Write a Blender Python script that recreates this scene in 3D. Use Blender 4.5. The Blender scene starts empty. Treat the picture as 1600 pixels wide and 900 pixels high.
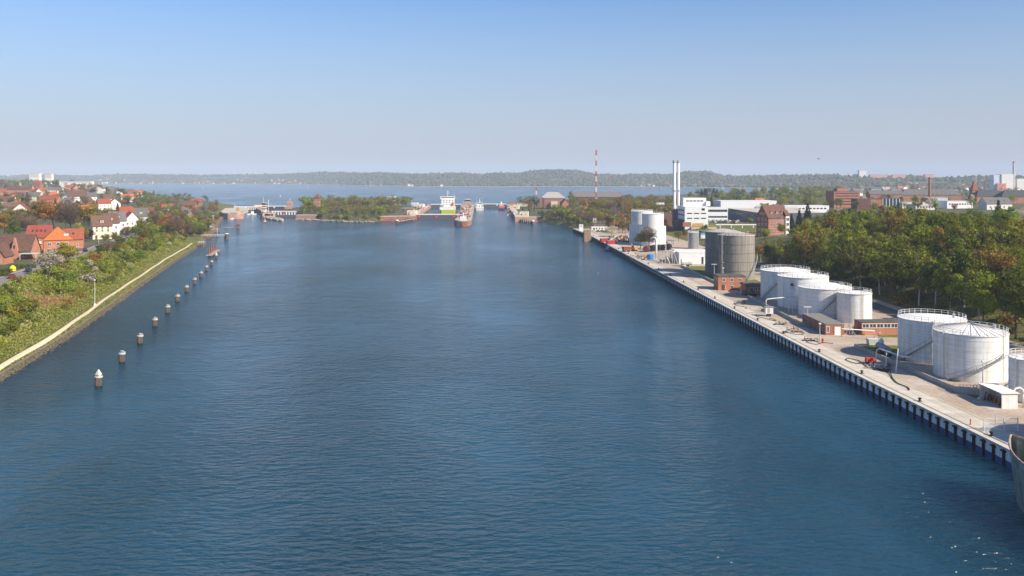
import bpy, math, random
import numpy as np
from mathutils import Vector, Matrix
random.seed(7)
S = bpy.context.scene
COL = S.collection
R = math.radians
# ------------------------------------------------------------------ camera, sky, sun, exposure
H = 45.0
cam_d = bpy.data.cameras.new("camera")
cam = bpy.data.objects.new("camera", cam_d)
COL.objects.link(cam)
cam.location = (0, 0, H)
cam.rotation_euler = (R(90), 0, 0)
cam_d.sensor_width = 36.0
cam_d.lens = 31.5
cam_d.shift_y = -0.108
cam_d.clip_start = 0.5
cam_d.clip_end = 60000
S.camera = cam

SUN_AZ, SUN_EL = 125.0, 36.0
W = bpy.data.worlds.new("World")
S.world = W
W.use_nodes = True
wn = W.node_tree
bg = wn.nodes["Background"]
sky = wn.nodes.new("ShaderNodeTexSky")
sky.sky_type = 'NISHITA'
sky.sun_disc = False
sky.sun_elevation = R(SUN_EL)
sky.sun_rotation = R(SUN_AZ)
sky.altitude = 0.0
sky.air_density = 1.15
sky.dust_density = 0.1
sky.ozone_density = 4.0
tint = wn.nodes.new("ShaderNodeMix")      # colour of the day's clear air
tint.data_type = 'RGBA'
tint.blend_type = 'MULTIPLY'
tint.inputs[0].default_value = 1.0
tint.inputs[7].default_value = (0.60, 0.715, 0.90, 1)
wtc = wn.nodes.new("ShaderNodeTexCoord")    # a lavender grey haze band all round the horizon
wsp = wn.nodes.new("ShaderNodeSeparateXYZ")
wmr = wn.nodes.new("ShaderNodeMapRange")
wmr.inputs[1].default_value = 0.0
wmr.inputs[2].default_value = 0.20
wmr.inputs[3].default_value = 1.0
wmr.inputs[4].default_value = 0.0
hz = wn.nodes.new("ShaderNodeMix")
hz.data_type = 'RGBA'
hz.inputs[7].default_value = (3.15, 3.32, 4.0, 1)
wn.links.new(wtc.outputs["Generated"], wsp.inputs[0])
wn.links.new(wsp.outputs[2], wmr.inputs[0])
wn.links.new(wmr.outputs[0], hz.inputs[0])
wn.links.new(sky.outputs[0], tint.inputs[6])
wn.links.new(tint.outputs[2], hz.inputs[6])
wn.links.new(hz.outputs[2], bg.inputs[0])
bg.inputs[1].default_value = 0.1
sd = bpy.data.lights.new("sun", 'SUN')
so = bpy.data.objects.new("sun", sd)
COL.objects.link(so)
sd.energy = 5.0
sd.angle = R(0.53)
sd.color = (1.0, 0.89, 0.73)
_s = Vector((math.sin(R(SUN_AZ)) * math.cos(R(SUN_EL)), math.cos(R(SUN_AZ)) * math.cos(R(SUN_EL)), math.sin(R(SUN_EL))))
so.rotation_euler = _s.to_track_quat('Z', 'Y').to_euler()
so.location = (300, -300, 400)
S.view_settings.view_transform = 'Standard'
S.view_settings.look = 'None'
S.view_settings.gamma = 1.0
S.view_settings.exposure = 0.62
S.render.engine = 'CYCLES'
S.cycles.max_bounces = 6
S.cycles.volume_bounces = 2
S.cycles.use_denoising = True

# ------------------------------------------------------------------ materials
_M = {}
def M(name, col, rough=0.8, var=0.12, scale=0.6, bump=0.0, bscale=None, metal=0.0, streak=0.0, stretch=(1, 1, 1), col2=None, spec=0.3, obrand=0.0, detail=6, thr=(0.35, 0.65), emit=None):
    """procedural surface: base colour varied by noise (grain), optional second colour (dirt, wear), optional streaks and relief"""
    if name in _M:
        return _M[name]
    m = bpy.data.materials.new(name)
    m.use_nodes = True
    nt = m.node_tree
    N, L = nt.nodes, nt.links
    p = N["Principled BSDF"]
    p.inputs["Roughness"].default_value = rough
    p.inputs["Metallic"].default_value = metal
    p.inputs["Specular IOR Level"].default_value = spec
    tc = N.new("ShaderNodeTexCoord")
    mp = N.new("ShaderNodeMapping")
    mp.inputs["Scale"].default_value = stretch
    L.new(tc.outputs["Object"], mp.inputs[0])
    n = N.new("ShaderNodeTexNoise")
    n.inputs["Scale"].default_value = scale
    n.inputs["Detail"].default_value = detail
    n.inputs["Roughness"].default_value = 0.65
    L.new(mp.outputs[0], n.inputs["Vector"])
    rp = N.new("ShaderNodeValToRGB")
    rp.color_ramp.elements[0].position = thr[0]
    rp.color_ramp.elements[1].position = thr[1]
    c2 = col2 if col2 else tuple(min(1, c * (1 + var)) for c in col)
    c1 = col if col2 else tuple(c * (1 - var) for c in col)
    rp.color_ramp.elements[0].color = (*c1, 1)
    rp.color_ramp.elements[1].color = (*c2, 1)
    L.new(n.outputs[0], rp.inputs[0])
    out = rp.outputs[0]
    if streak:
        mp2 = N.new("ShaderNodeMapping")
        mp2.inputs["Scale"].default_value = (1.6, 1.6, 0.06)
        L.new(tc.outputs["Object"], mp2.inputs[0])
        n2 = N.new("ShaderNodeTexNoise")
        n2.inputs["Scale"].default_value = 1.0
        n2.inputs["Detail"].default_value = 5
        L.new(mp2.outputs[0], n2.inputs["Vector"])
        r2 = N.new("ShaderNodeValToRGB")
        r2.color_ramp.elements[0].position = 0.42
        r2.color_ramp.elements[1].position = 0.72
        r2.color_ramp.elements[0].color = (1, 1, 1, 1)
        k = 1 - streak
        r2.color_ramp.elements[1].color = (k, k * 0.95, k * 0.86, 1)
        L.new(n2.outputs[0], r2.inputs[0])
        mx = N.new("ShaderNodeMix")
        mx.data_type = 'RGBA'
        mx.blend_type = 'MULTIPLY'
        mx.inputs[0].default_value = 1
        L.new(out, mx.inputs[6])
        L.new(r2.outputs[0], mx.inputs[7])
        out = mx.outputs[2]
    if obrand:
        oi = N.new("ShaderNodeObjectInfo")
        hs = N.new("ShaderNodeHueSaturation")
        mr = N.new("ShaderNodeMapRange")
        mr.inputs[3].default_value = 1 - obrand
        mr.inputs[4].default_value = 1 + obrand
        L.new(oi.outputs["Random"], mr.inputs[0])
        L.new(mr.outputs[0], hs.inputs["Value"])
        mr2 = N.new("ShaderNodeMapRange")
        mr2.inputs[3].default_value = 0.5 - obrand * 0.07
        mr2.inputs[4].default_value = 0.5 + obrand * 0.07
        ml = N.new("ShaderNodeMath")
        ml.operation = 'MULTIPLY'
        ml.inputs[1].default_value = 7.31
        fr = N.new("ShaderNodeMath")
        fr.operation = 'FRACT'
        L.new(oi.outputs["Random"], ml.inputs[0])
        L.new(ml.outputs[0], fr.inputs[0])
        L.new(fr.outputs[0], mr2.inputs[0])
        L.new(mr2.outputs[0], hs.inputs["Hue"])
        L.new(out, hs.inputs["Color"])
        out = hs.outputs[0]
    L.new(out, p.inputs["Base Color"])
    if bump:
        b = N.new("ShaderNodeBump")
        b.inputs["Strength"].default_value = 1.0
        b.inputs["Distance"].default_value = bump
        if bscale:
            n3 = N.new("ShaderNodeTexNoise")
            n3.inputs["Scale"].default_value = bscale
            n3.inputs["Detail"].default_value = 4
            L.new(tc.outputs["Object"], n3.inputs["Vector"])
            L.new(n3.outputs[0], b.inputs["Height"])
        else:
            L.new(n.outputs[0], b.inputs["Height"])
        L.new(b.outputs[0], p.inputs["Normal"])
    if emit:
        p.inputs["Emission Color"].default_value = (*emit, 1)
        p.inputs["Emission Strength"].default_value = 1
    _M[name] = m
    return m

def leafmat(name, col, col2, scale=0.25, trans=0.35, rand=0.22):
    """leaves: colour varies by clump and by tree, some light comes through"""
    if name in _M:
        return _M[name]
    m = M(name, col, rough=0.75, col2=col2, scale=scale, detail=3, obrand=rand, spec=0.15)
    nt = m.node_tree
    N, L = nt.nodes, nt.links
    p = N["Principled BSDF"]
    src = p.inputs["Base Color"].links[0].from_socket
    t = N.new("ShaderNodeBsdfTranslucent")
    mx = N.new("ShaderNodeMixShader")
    mx.inputs[0].default_value = trans
    L.new(src, t.inputs[0])
    L.new(p.outputs[0], mx.inputs[1])
    L.new(t.outputs[0], mx.inputs[2])
    L.new(mx.outputs[0], N["Material Output"].inputs[0])
    return m

def masonry(name, c1, c2, mortar, bw=0.5, bh=0.16, ms=0.02, rough=0.85, axis='XZ', dirt=0.25):
    """brick / plate courses as fine relief on walls whose single pieces are far below a pixel"""
    if name in _M:
        return _M[name]
    m = bpy.data.materials.new(name)
    m.use_nodes = True
    nt = m.node_tree
    N, L = nt.nodes, nt.links
    p = N["Principled BSDF"]
    p.inputs["Roughness"].default_value = rough
    p.inputs["Specular IOR Level"].default_value = 0.2
    tc = N.new("ShaderNodeTexCoord")
    sx = N.new("ShaderNodeSeparateXYZ")
    L.new(tc.outputs["Object"], sx.inputs[0])
    ad = N.new("ShaderNodeMath")
    ad.operation = 'ADD'
    L.new(sx.outputs[0], ad.inputs[0])
    L.new(sx.outputs[1], ad.inputs[1])
    cb = N.new("ShaderNodeCombineXYZ")
    L.new(ad.outputs[0], cb.inputs[0])
    L.new(sx.outputs[2], cb.inputs[1])
    b = N.new("ShaderNodeTexBrick")
    b.inputs["Color1"].default_value = (*c1, 1)
    b.inputs["Color2"].default_value = (*c2, 1)
    b.inputs["Mortar"].default_value = (*mortar, 1)
    b.inputs["Scale"].default_value = 1
    b.inputs["Mortar Size"].default_value = ms
    b.inputs["Brick Width"].default_value = bw
    b.inputs["Row Height"].default_value = bh
    L.new(cb.outputs[0], b.inputs["Vector"])
    n = N.new("ShaderNodeTexNoise")
    n.inputs["Scale"].default_value = 0.35
    n.inputs["Detail"].default_value = 6
    L.new(tc.outputs["Object"], n.inputs["Vector"])
    mr = N.new("ShaderNodeMapRange")
    mr.inputs[1].default_value = 0.3
    mr.inputs[2].default_value = 0.75
    mr.inputs[3].default_value = 1 + dirt * 0.4
    mr.inputs[4].default_value = 1 - dirt
    L.new(n.outputs[0], mr.inputs[0])
    mx = N.new("ShaderNodeMix")
    mx.data_type = 'RGBA'
    mx.blend_type = 'MULTIPLY'
    mx.inputs[0].default_value = 1
    L.new(b.outputs[0], mx.inputs[6])
    L.new(mr.outputs[0], mx.inputs[7])
    L.new(mx.outputs[2], p.inputs["Base Color"])
    _M[name] = m
    return m

white_paint = lambda: M("white_paint", (0.72, 0.72, 0.70), 0.5, var=0.06, scale=0.4, streak=0.16)
red_brick = lambda: masonry("red_brick", (0.40, 0.13, 0.07), (0.30, 0.09, 0.05), (0.32, 0.22, 0.17))
dark_brick = lambda: masonry("dark_brick", (0.16, 0.07, 0.05), (0.22, 0.09, 0.06), (0.2, 0.15, 0.12))
orange_brick = lambda: masonry("orange_brick", (0.52, 0.19, 0.09), (0.44, 0.15, 0.08), (0.42, 0.27, 0.2))
steel_dark = lambda: M("dark_steel", (0.045, 0.047, 0.05), 0.6, var=0.3, scale=1.5)
steel_grey = lambda: M("galvanised_steel", (0.42, 0.43, 0.43), 0.45, var=0.1, metal=0.3)
concrete = lambda: M("concrete", (0.40, 0.37, 0.32), 0.9, var=0.16, scale=0.3, streak=0.12, bump=0.01, bscale=6)
glass = lambda: M("window_glass", (0.035, 0.045, 0.055), 0.08, var=0.3, scale=0.4, spec=0.6)
frame_white = lambda: M("window_frame_white", (0.72, 0.71, 0.68), 0.6, var=0.05)
rubber = lambda: M("black_rubber", (0.02, 0.02, 0.022), 0.7, var=0.2)
roof_brown = lambda: M("brown_tiles", (0.13, 0.068, 0.05), 0.85, var=0.3, scale=1.2, bump=0.02, obrand=0.12)
roof_orange = lambda: M("orange_tiles", (0.42, 0.11, 0.035), 0.8, var=0.18, scale=1.5, bump=0.02, obrand=0.1)
roof_red = lambda: M("red_tiles", (0.25, 0.066, 0.04), 0.8, var=0.22, scale=1.5, bump=0.02, obrand=0.12)
roof_grey = lambda: M("grey_slate", (0.12, 0.115, 0.115), 0.8, var=0.25, scale=1.2, bump=0.02, obrand=0.12)
roof_felt = lambda: M("roofing_felt", (0.10, 0.095, 0.085), 0.9, var=0.3, scale=0.5)
render_white = lambda: M("white_render", (0.72, 0.70, 0.65), 0.85, var=0.06, scale=0.3, streak=0.12)
render_cream = lambda: M("cream_render", (0.70, 0.62, 0.46), 0.85, var=0.07, scale=0.3, streak=0.12)

# ------------------------------------------------------------------ mesh helpers
class MB:
    def __init__(s):
        s.v, s.f, s.m = [], [], []
    def add(s, vs, fs, mi=0):
        o = len(s.v)
        s.v += [tuple(a) for a in vs]
        s.f += [tuple(i + o for i in f) for f in fs]
        s.m += [mi] * len(fs)
        return s
    def box(s, cx, cy, z0, sx, sy, sz, rz=0.0, mi=0, taper=1.0):
        c, n = math.cos(rz), math.sin(rz)
        vs = []
        for z, k in ((z0, 1.0), (z0 + sz, taper)):
            for a, b in ((-.5, -.5), (.5, -.5), (.5, .5), (-.5, .5)):
                x, y = a * sx * k, b * sy * k
                vs.append((cx + x * c - y * n, cy + x * n + y * c, z))
        return s.add(vs, [(3, 2, 1, 0), (4, 5, 6, 7), (0, 1, 5, 4), (1, 2, 6, 5), (2, 3, 7, 6), (3, 0, 4, 7)], mi)
    def lathe(s, prof, n=16, cx=0, cy=0, mi=0, caps=True, a0=0.0):
        vs = []
        for r, z in prof:
            for i in range(n):
                a = a0 + 2 * math.pi * i / n
                vs.append((cx + r * math.cos(a), cy + r * math.sin(a), z))
        fs = []
        for j in range(len(prof) - 1):
            for i in range(n):
                k = (i + 1) % n
                fs.append((j * n + i, j * n + k, (j + 1) * n + k, (j + 1) * n + i))
        if caps:
            fs.append(tuple(range(n - 1, -1, -1)))
            fs.append(tuple((len(prof) - 1) * n + i for i in range(n)))
        return s.add(vs, fs, mi)
    def cyl(s, cx, cy, z0, z1, r, n=10, mi=0, r1=None):
        return s.lathe([(r, z0), (r if r1 is None else r1, z1)], n, cx, cy, mi)
    def tube(s, pts, r, n=6, mi=0, r1=None):
        pts = [Vector(p) for p in pts]
        vs, fs = [], []
        for i, p in enumerate(pts):
            if i == 0: t = pts[1] - p
            elif i == len(pts) - 1: t = p - pts[i - 1]
            else: t = (pts[i + 1] - pts[i - 1])
            t.normalize()
            u = t.cross(Vector((0, 0, 1)))
            if u.length < 1e-3: u = Vector((1, 0, 0))
            u.normalize()
            w = u.cross(t)
            rr = r if r1 is None else r + (r1 - r) * i / (len(pts) - 1)
            for k in range(n):
                a = 2 * math.pi * k / n
                vs.append(p + u * (rr * math.cos(a)) + w * (rr * math.sin(a)))
        for i in range(len(pts) - 1):
            for k in range(n):
                l = (k + 1) % n
                fs.append((i * n + k, i * n + l, (i + 1) * n + l, (i + 1) * n + k))
        fs.append(tuple(range(n - 1, -1, -1)))
        fs.append(tuple((len(pts) - 1) * n + k for k in range(n)))
        return s.add(vs, fs, mi)
    def prism(s, poly, z0, z1, mi=0):
        n = len(poly)
        zz0 = z0 if isinstance(z0, (list, tuple)) else [z0] * n
        zz1 = z1 if isinstance(z1, (list, tuple)) else [z1] * n
        vs = [(p[0], p[1], a) for p, a in zip(poly, zz0)] + [(p[0], p[1], a) for p, a in zip(poly, zz1)]
        fs = [tuple(range(n - 1, -1, -1)), tuple(range(n, 2 * n))]
        fs += [(i, (i + 1) % n, n + (i + 1) % n, n + i) for i in range(n)]
        return s.add(vs, fs, mi)
    def xprism(s, prof, x0, x1, mi=0):
        """profile in (y, z) swept along x"""
        n = len(prof)
        vs = [(x0, a, b) for a, b in prof] + [(x1, a, b) for a, b in prof]
        fs = [tuple(range(n)), tuple(range(2 * n - 1, n - 1, -1))]
        fs += [(i, n + i, n + (i + 1) % n, (i + 1) % n) for i in range(n)]
        return s.add(vs, fs, mi)
    def mesh(s, name, mats, smooth=False):
        me = bpy.data.meshes.new(name)
        me.from_pydata(s.v, [], s.f)
        for mt in (mats if isinstance(mats, (list, tuple)) else [mats]):
            me.materials.append(mt)
        if any(s.m):
            me.polygons.foreach_set("material_index", s.m)
        if smooth:
            me.polygons.foreach_set("use_smooth", [True] * len(s.f))
        me.update()
        return me
    def build(s, name, mats, parent=None, smooth=False, loc=None, rz=0.0):
        return link(name, s.mesh(name, mats, smooth), parent, loc, rz)

def link(name, me, parent=None, loc=None, rz=0.0):
    o = bpy.data.objects.new(name, me)
    COL.objects.link(o)
    if parent is not None:
        o.parent = parent
    if loc is not None:
        o.location = loc
    if rz:
        o.rotation_euler = (0, 0, rz)
    return o

def np_mesh(name, V, F, mats, mi=None, smooth=False):
    V = np.asarray(V, np.float32)
    F = np.asarray(F, np.int32)
    me = bpy.data.meshes.new(name)
    me.vertices.add(len(V))
    me.vertices.foreach_set("co", V.ravel())
    k = F.shape[1]
    me.loops.add(F.size)
    me.loops.foreach_set("vertex_index", F.ravel())
    me.polygons.add(len(F))
    me.polygons.foreach_set("loop_start", np.arange(0, F.size, k, dtype=np.int32))
    for mt in mats:
        me.materials.append(mt)
    if mi is not None:
        me.polygons.foreach_set("material_index", np.asarray(mi, np.int32))
    if smooth:
        me.polygons.foreach_set("use_smooth", np.ones(len(F), bool))
    me.update(calc_edges=True)
    return me

def tag(o, label, cat, group=None):
    o["label"] = label
    o["category"] = cat
    if group:
        o["group"] = group
    return o

def struct(o):
    o["kind"] = "structure"
    return o

def stuff(o, label=None, cat=None):
    o["kind"] = "stuff"
    if label:
        o["label"] = label
        o["category"] = cat
    return o

def thing(name, label, cat, loc, rz=0.0, group=None):
    o = bpy.data.objects.new(name, None)
    o.empty_display_size = 0.3
    COL.objects.link(o)
    o.location = loc
    o.rotation_euler = (0, 0, rz)
    return tag(o, label, cat, group)

EXC = []      # (x, y, radius) kept free of trees
_KIDS = {}
def kids(o):
    return [c for c in bpy.data.objects if c.parent is o]

def copy_tree(src, loc, rz=None, label=None, group=None, scale=None, tree=None):
    """copy a thing with its parts and sub-parts; meshes are shared"""
    if src.name not in _KIDS:
        _KIDS[src.name] = [(c, kids(c)) for c in kids(src)]
    r = src.copy()
    COL.objects.link(r)
    r.location = loc
    if rz is not None:
        r.rotation_euler = (0, 0, rz)
    if scale is not None:
        r.scale = scale if isinstance(scale, (tuple, list)) else (scale,) * 3
    if label:
        r["label"] = label
    if group:
        r["group"] = group
    for c, gs in _KIDS[src.name]:
        d = c.copy()
        COL.objects.link(d)
        d.parent = r
        for g in gs:
            e = g.copy()
            COL.objects.link(e)
            e.parent = d
    return r

FL = 1400.0     # focal length in pixels of the 1600-pixel survey photograph
YS = 1.4
def at(px, py, z=0.0):
    """ground point seen at a pixel of the survey photograph, on the level z"""
    Y = (H - z) * FL / (py - 277.0)
    return ((px - 800.0) / FL * Y, Y, z)
def P(px, u, z=0.0):
    """point at survey depth u (Y = 1.4 u) on the bearing of a pixel column"""
    return ((px - 800.0) / 1000.0 * u, u * YS, z)
def lerp(x, xs, ys):
    return float(np.interp(x, xs, ys))
def sm(a, b, x):
    t = max(0.0, min(1.0, (x - a) / (b - a)))
    return t * t * (3 - 2 * t)
# ------------------------------------------------------------------ the setting: water, land, hills, haze
def water_mat():
    m = bpy.data.materials.new("canal_water")
    m.use_nodes = True
    N, L = m.node_tree.nodes, m.node_tree.links
    p = N["Principled BSDF"]
    p.inputs["IOR"].default_value = 1.333
    p.inputs["Specular IOR Level"].default_value = 0.5
    p.inputs["Roughness"].default_value = 0.14
    tc = N.new("ShaderNodeTexCoord")
    def noise(sc, st, det, rot=0.0, rough=0.55):
        mp = N.new("ShaderNodeMapping")
        mp.inputs["Scale"].default_value = st
        mp.inputs["Rotation"].default_value = (0, 0, rot)
        L.new(tc.outputs["Object"], mp.inputs[0])
        n = N.new("ShaderNodeTexNoise")
        n.inputs["Scale"].default_value = sc
        n.inputs["Detail"].default_value = det
        n.inputs["Roughness"].default_value = rough
        L.new(mp.outputs[0], n.inputs["Vector"])
        return n.outputs[0]
    def math_(op, a, b):
        k = N.new("ShaderNodeMath")
        k.operation = op
        for i, q in enumerate((a, b)):
            if isinstance(q, (int, float)): k.inputs[i].default_value = q
            else: L.new(q, k.inputs[i])
        return k.outputs[0]
    swell = noise(0.16, (0.55, 1.0, 1), 2, 0.25)
    chop = noise(0.92, (0.5, 1.0, 1), 3, -0.12, 0.5)
    rip = noise(1.9, (0.6, 1.0, 1), 2, 0.3)
    patch = noise(0.011, (1.0, 0.45, 1), 5, -0.15, 0.6)
    pr = N.new("ShaderNodeMapRange")
    pr.inputs[1].default_value = 0.38
    pr.inputs[2].default_value = 0.62
    pr.inputs[3].default_value = 1.5
    pr.inputs[4].default_value = 0.32
    L.new(patch, pr.inputs[0])
    h = math_('ADD', math_('MULTIPLY', swell, 0.55), math_('ADD', math_('MULTIPLY', chop, 0.55), math_('MULTIPLY', rip, 0.05)))
    h = math_('MULTIPLY', h, pr.outputs[0])
    b = N.new("ShaderNodeBump")
    b.inputs["Strength"].default_value = 1.0
    b.inputs["Distance"].default_value = 1.95
    L.new(h, b.inputs["Height"])
    L.new(b.outputs[0], p.inputs["Normal"])
    cr = N.new("ShaderNodeValToRGB")
    cr.color_ramp.elements[0].position = 0.36
    cr.color_ramp.elements[1].position = 0.66
    cr.color_ramp.elements[0].color = (0.007, 0.042, 0.070, 1)
    cr.color_ramp.elements[1].color = (0.018, 0.088, 0.148, 1)
    L.new(patch, cr.inputs[0])
    L.new(cr.outputs[0], p.inputs["Base Color"])
    p.subsurface_method = 'BURLEY'           # light wanders in the turbid water: soft, faint shadows
    p.inputs["Subsurface Weight"].default_value = 1.0
    p.inputs["Subsurface Radius"].default_value = (0.7, 1.0, 1.1)
    p.inputs["Subsurface Scale"].default_value = 34.0
    return m

mb = MB()
mb.add([(-9000, -300, 0), (9000, -300, 0), (9000, 9900, 0), (-9000, 9900, 0)], [(0, 1, 2, 3)])
water = struct(mb.build("water", water_mat()))

# coast lines (X of the waterline for every Y)
LY = [-120, 60, 140, 184, 225, 309, 422, 520, 600, 690, 800, 1000, 1500, 2400, 3600]
LX = [-30, -86, -112, -125, -139, -168, -205, -242, -275, -312, -352, -430, -800, -1500, -2500]
RY = [-120, 60, 100, 139, 243, 464, 525, 540, 562, 600, 636, 650, 655, 937, 1046, 1100, 1200, 1400, 1500, 1520]
RX = [88, 79.6, 77, 73.4, 68, 57, 50.5, 50.5, 54, 44, 30, 27, 3, -7.5, -9, 40, 150, 500, 1300, 3200]
cl = lambda Y: lerp(Y / YS, LY, LX)
cr_ = lambda Y: lerp(Y / YS, RY, RX)
_rn = np.random.RandomState(3)
_ph = _rn.rand(8, 3) * 6.28
def wob(x, y, s):
    a = 0
    for i in range(4):
        f = s * (1.0 + 0.83 * i)
        a += math.sin(x * f * math.cos(_ph[i, 0]) + y * f * math.sin(_ph[i, 0]) + _ph[i, 1]) / (1 + i)
    return a * 0.5

def plateau_left(d, Y):
    Y = Y / YS
    near = 12 - 7 * sm(420, 580, Y)
    far = 12 + 0.007 * max(0, Y - 300)
    k = sm(60, 220, d)
    return min(34, near * (1 - k) + far * k + 0.006 * max(0, d - 60))
def z_left(X, Y):
    d = cl(Y) - X
    if d < 0: return -1.5
    if d < 3.2: return -0.4 + 2.2 * d / 3.2
    if d < 9.5: return 1.8 + 0.7 * (d - 3.2) / 6.3
    p = plateau_left(d, Y)
    top = 24.5
    t = sm(9.5, top, d)
    z = 2.5 + (p - 2.5) * (0.35 * t + 0.65 * max(0, min(1, (d - 9.5) / (top - 9.5))))
    return z + (0.5 * wob(X, Y, 0.13) * t * (1 - t) * 4 if d < top else 0)
def z_right(X, Y):
    d = X - cr_(Y)
    Y = Y / YS
    if d < 0: return -1.5
    if 527 < Y < 652: # natural shore by the lock
        e = sm(0, 9, d) * 3.0
        if d < 9: return -0.3 + 1.1 * e
    base = 3.0
    bank = 14 - 6 * sm(330, 420, Y)
    z = base + (bank - base) * sm(56, 96, d)
    z += 6 * sm(200, 420, X) * sm(330, 420, Y)
    z += 3 * sm(140, 260, X) * (1 - sm(330, 420, Y))
    return z

def sheet(name, us, ds, coast, sgn, zf, mats, mfun=None):
    V, F, mi = [], [], []
    Ys = [u * YS for u in us]
    for Y in Ys:
        c = coast(Y)
        for d in ds:
            X = c + sgn * d
            V.append((X, Y, zf(X, Y)))
    n = len(ds)
    for j in range(len(Ys) - 1):
        for i in range(n - 1):
            a = (j * n + i, j * n + i + 1, (j + 1) * n + i + 1, (j + 1) * n + i)
            F.append(a if sgn > 0 else a[::-1])
            mi.append(mfun(0.5 * (ds[i] + ds[i + 1]), 0.5 * (us[j] + us[j + 1])) if mfun else 0)
    return struct(link(name, np_mesh(name, V, F, mats, mi, smooth=True)))

grass_m = lambda: M("bank_grass", (0.075, 0.095, 0.02), 0.95, col2=(0.17, 0.14, 0.045), scale=0.22, bump=0.15, bscale=3, detail=8)
town_m = lambda: M("garden_ground", (0.055, 0.075, 0.02), 0.95, col2=(0.13, 0.10, 0.06), scale=0.05, bump=0.2, bscale=1.5, detail=8)
stone_m = lambda: M("bank_stone", (0.055, 0.047, 0.032), 0.9, col2=(0.17, 0.145, 0.10), scale=1.2, bump=0.15, bscale=2.5)
quay_m = lambda: M("quay_paving", (0.38, 0.295, 0.225), 0.92, col2=(0.50, 0.415, 0.335), scale=0.09, detail=9, bump=0.01, bscale=5, streak=0.22)
dsl = [-4, 0, 1.0, 2.0, 3.2, 4.5, 6, 8, 9.5, 12, 15, 18, 21, 24.5, 28, 31, 36, 44, 56, 72, 95, 130, 180, 260, 400, 650, 1000, 1600, 2600, 4000]
Ysl = list(range(-120, 460, 10)) + list(range(460, 1100, 20)) + list(range(1100, 3601, 125))
left_land = sheet("left_bank_ground", Ysl, dsl, cl, -1, z_left, [stone_m(), grass_m(), town_m()], lambda d, Y: 0 if d < 1.1 else (1 if d < 24.5 else 2))
dsr = [0, 3, 6, 12, 20, 30, 42, 50, 56, 62, 70, 78, 86, 96, 110, 130, 160, 200, 260, 340, 450, 600, 900, 1400, 2200]
Ysr = list(range(-120, 521, 10)) + [524, 527, 532, 538, 545, 552, 562, 575, 590, 605, 620, 636, 650, 653, 656] + list(range(670, 1101, 20)) + [1150, 1200, 1250, 1300, 1350, 1400, 1450, 1500, 1520]
def rmat(d, Y):
    if Y < 527: return 0 if d < 58 else 1
    return 1 if d < 50 and Y < 655 else 2
right_land = sheet("right_bank_ground", Ysr, dsr, cr_, 1, z_right, [quay_m(), grass_m(), town_m()], rmat)

# the far shore of the fjord and its hills
far_m = lambda: M("far_field", (0.07, 0.085, 0.035), 0.95, col2=(0.12, 0.11, 0.06), scale=0.004, detail=8)
beach_m = lambda: M("far_beach", (0.42, 0.37, 0.29), 0.95, var=0.2, scale=0.02)
FPX = [-500, 0, 200, 400, 500, 560, 650, 800, 1000, 1120, 1280, 1400, 1600, 2100]
FY = [4700, 4600, 4500, 4450, 4000, 3600, 3230, 3110, 3110, 2830, 2400, 2270, 2150, 1950]
HPX = [-500, 0, 60, 120, 200, 300, 400, 480, 500, 560, 640, 700, 760, 810, 835, 860, 900, 930, 960, 1000, 1040, 1060, 1080, 1110, 1130, 1160, 1200, 1280, 1340, 1400, 1500, 1600, 2100]
HPY = [273, 273, 272, 273, 271.5, 272, 272, 270, 268.5, 269, 270, 269, 270, 270, 265.5, 263.2, 264, 270.5, 272, 272, 271, 268, 265.8, 267, 272.5, 273, 274, 273, 273, 274, 273.5, 274, 274]
FPX = np.array(FPX, float); FY = np.array(FY, float) * YS
def far_pt(px, t):
    """t = 0 at the beach, 1 at the ridge"""
    Y0 = float(np.interp(px, FPX, FY))
    Yr = Y0 + 900
    Y = Y0 + t * 900
    zr = H + (277 - lerp(px, HPX, HPY)) / FL * Yr - 15
    if t <= 0.03: z = -1 + 2.2 * t / 0.03
    else:
        u = (min(t, 1) - 0.03) / 0.97
        z = 1.2 + (zr - 1.2) * (0.25 * u + 0.75 * sm(0, 1, u)) + 5 * wob(px * 3, Y, 0.012) * u
        if t > 1: z -= (t - 1) * 60
    return ((px - 800) / FL * Y, Y, z)
ts = [-0.02, 0.0, 0.03, 0.06, 0.12, 0.2, 0.3, 0.4, 0.5, 0.6, 0.7, 0.8, 0.9, 1.0, 1.15, 1.4, 2.0]
pxs = list(np.linspace(-450, 2100, 190))
V = [far_pt(p, t) for p in pxs for t in ts]
n = len(ts)
F, mi = [], []
for j in range(len(pxs) - 1):
    for i in range(n - 1):
        F.append((j * n + i, (j + 1) * n + i, (j + 1) * n + i + 1, j * n + i + 1))
        mi.append(1 if i < 2 else 0)
far_land = struct(link("far_hills", np_mesh("far_hills", V, F, [far_m(), beach_m()], mi, smooth=True)))

# haze: one closed box of thin air round everything
def haze():
    m = bpy.data.materials.new("haze_air")
    m.use_nodes = True
    N, L = m.node_tree.nodes, m.node_tree.links
    N.remove(N["Principled BSDF"])
    v = N.new("ShaderNodeVolumePrincipled")
    v.inputs["Color"].default_value = (0.72, 0.84, 1.0, 1)
    v.inputs["Density"].default_value = HAZE
    v.inputs["Anisotropy"].default_value = -0.1
    L.new(v.outputs[0], N["Material Output"].inputs["Volume"])
    b = MB().box(0, 4700, -6, 18400, 10900, 176)
    o = b.build("haze", m)
    stuff(o)
HAZE = 0.000095
haze()
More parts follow.
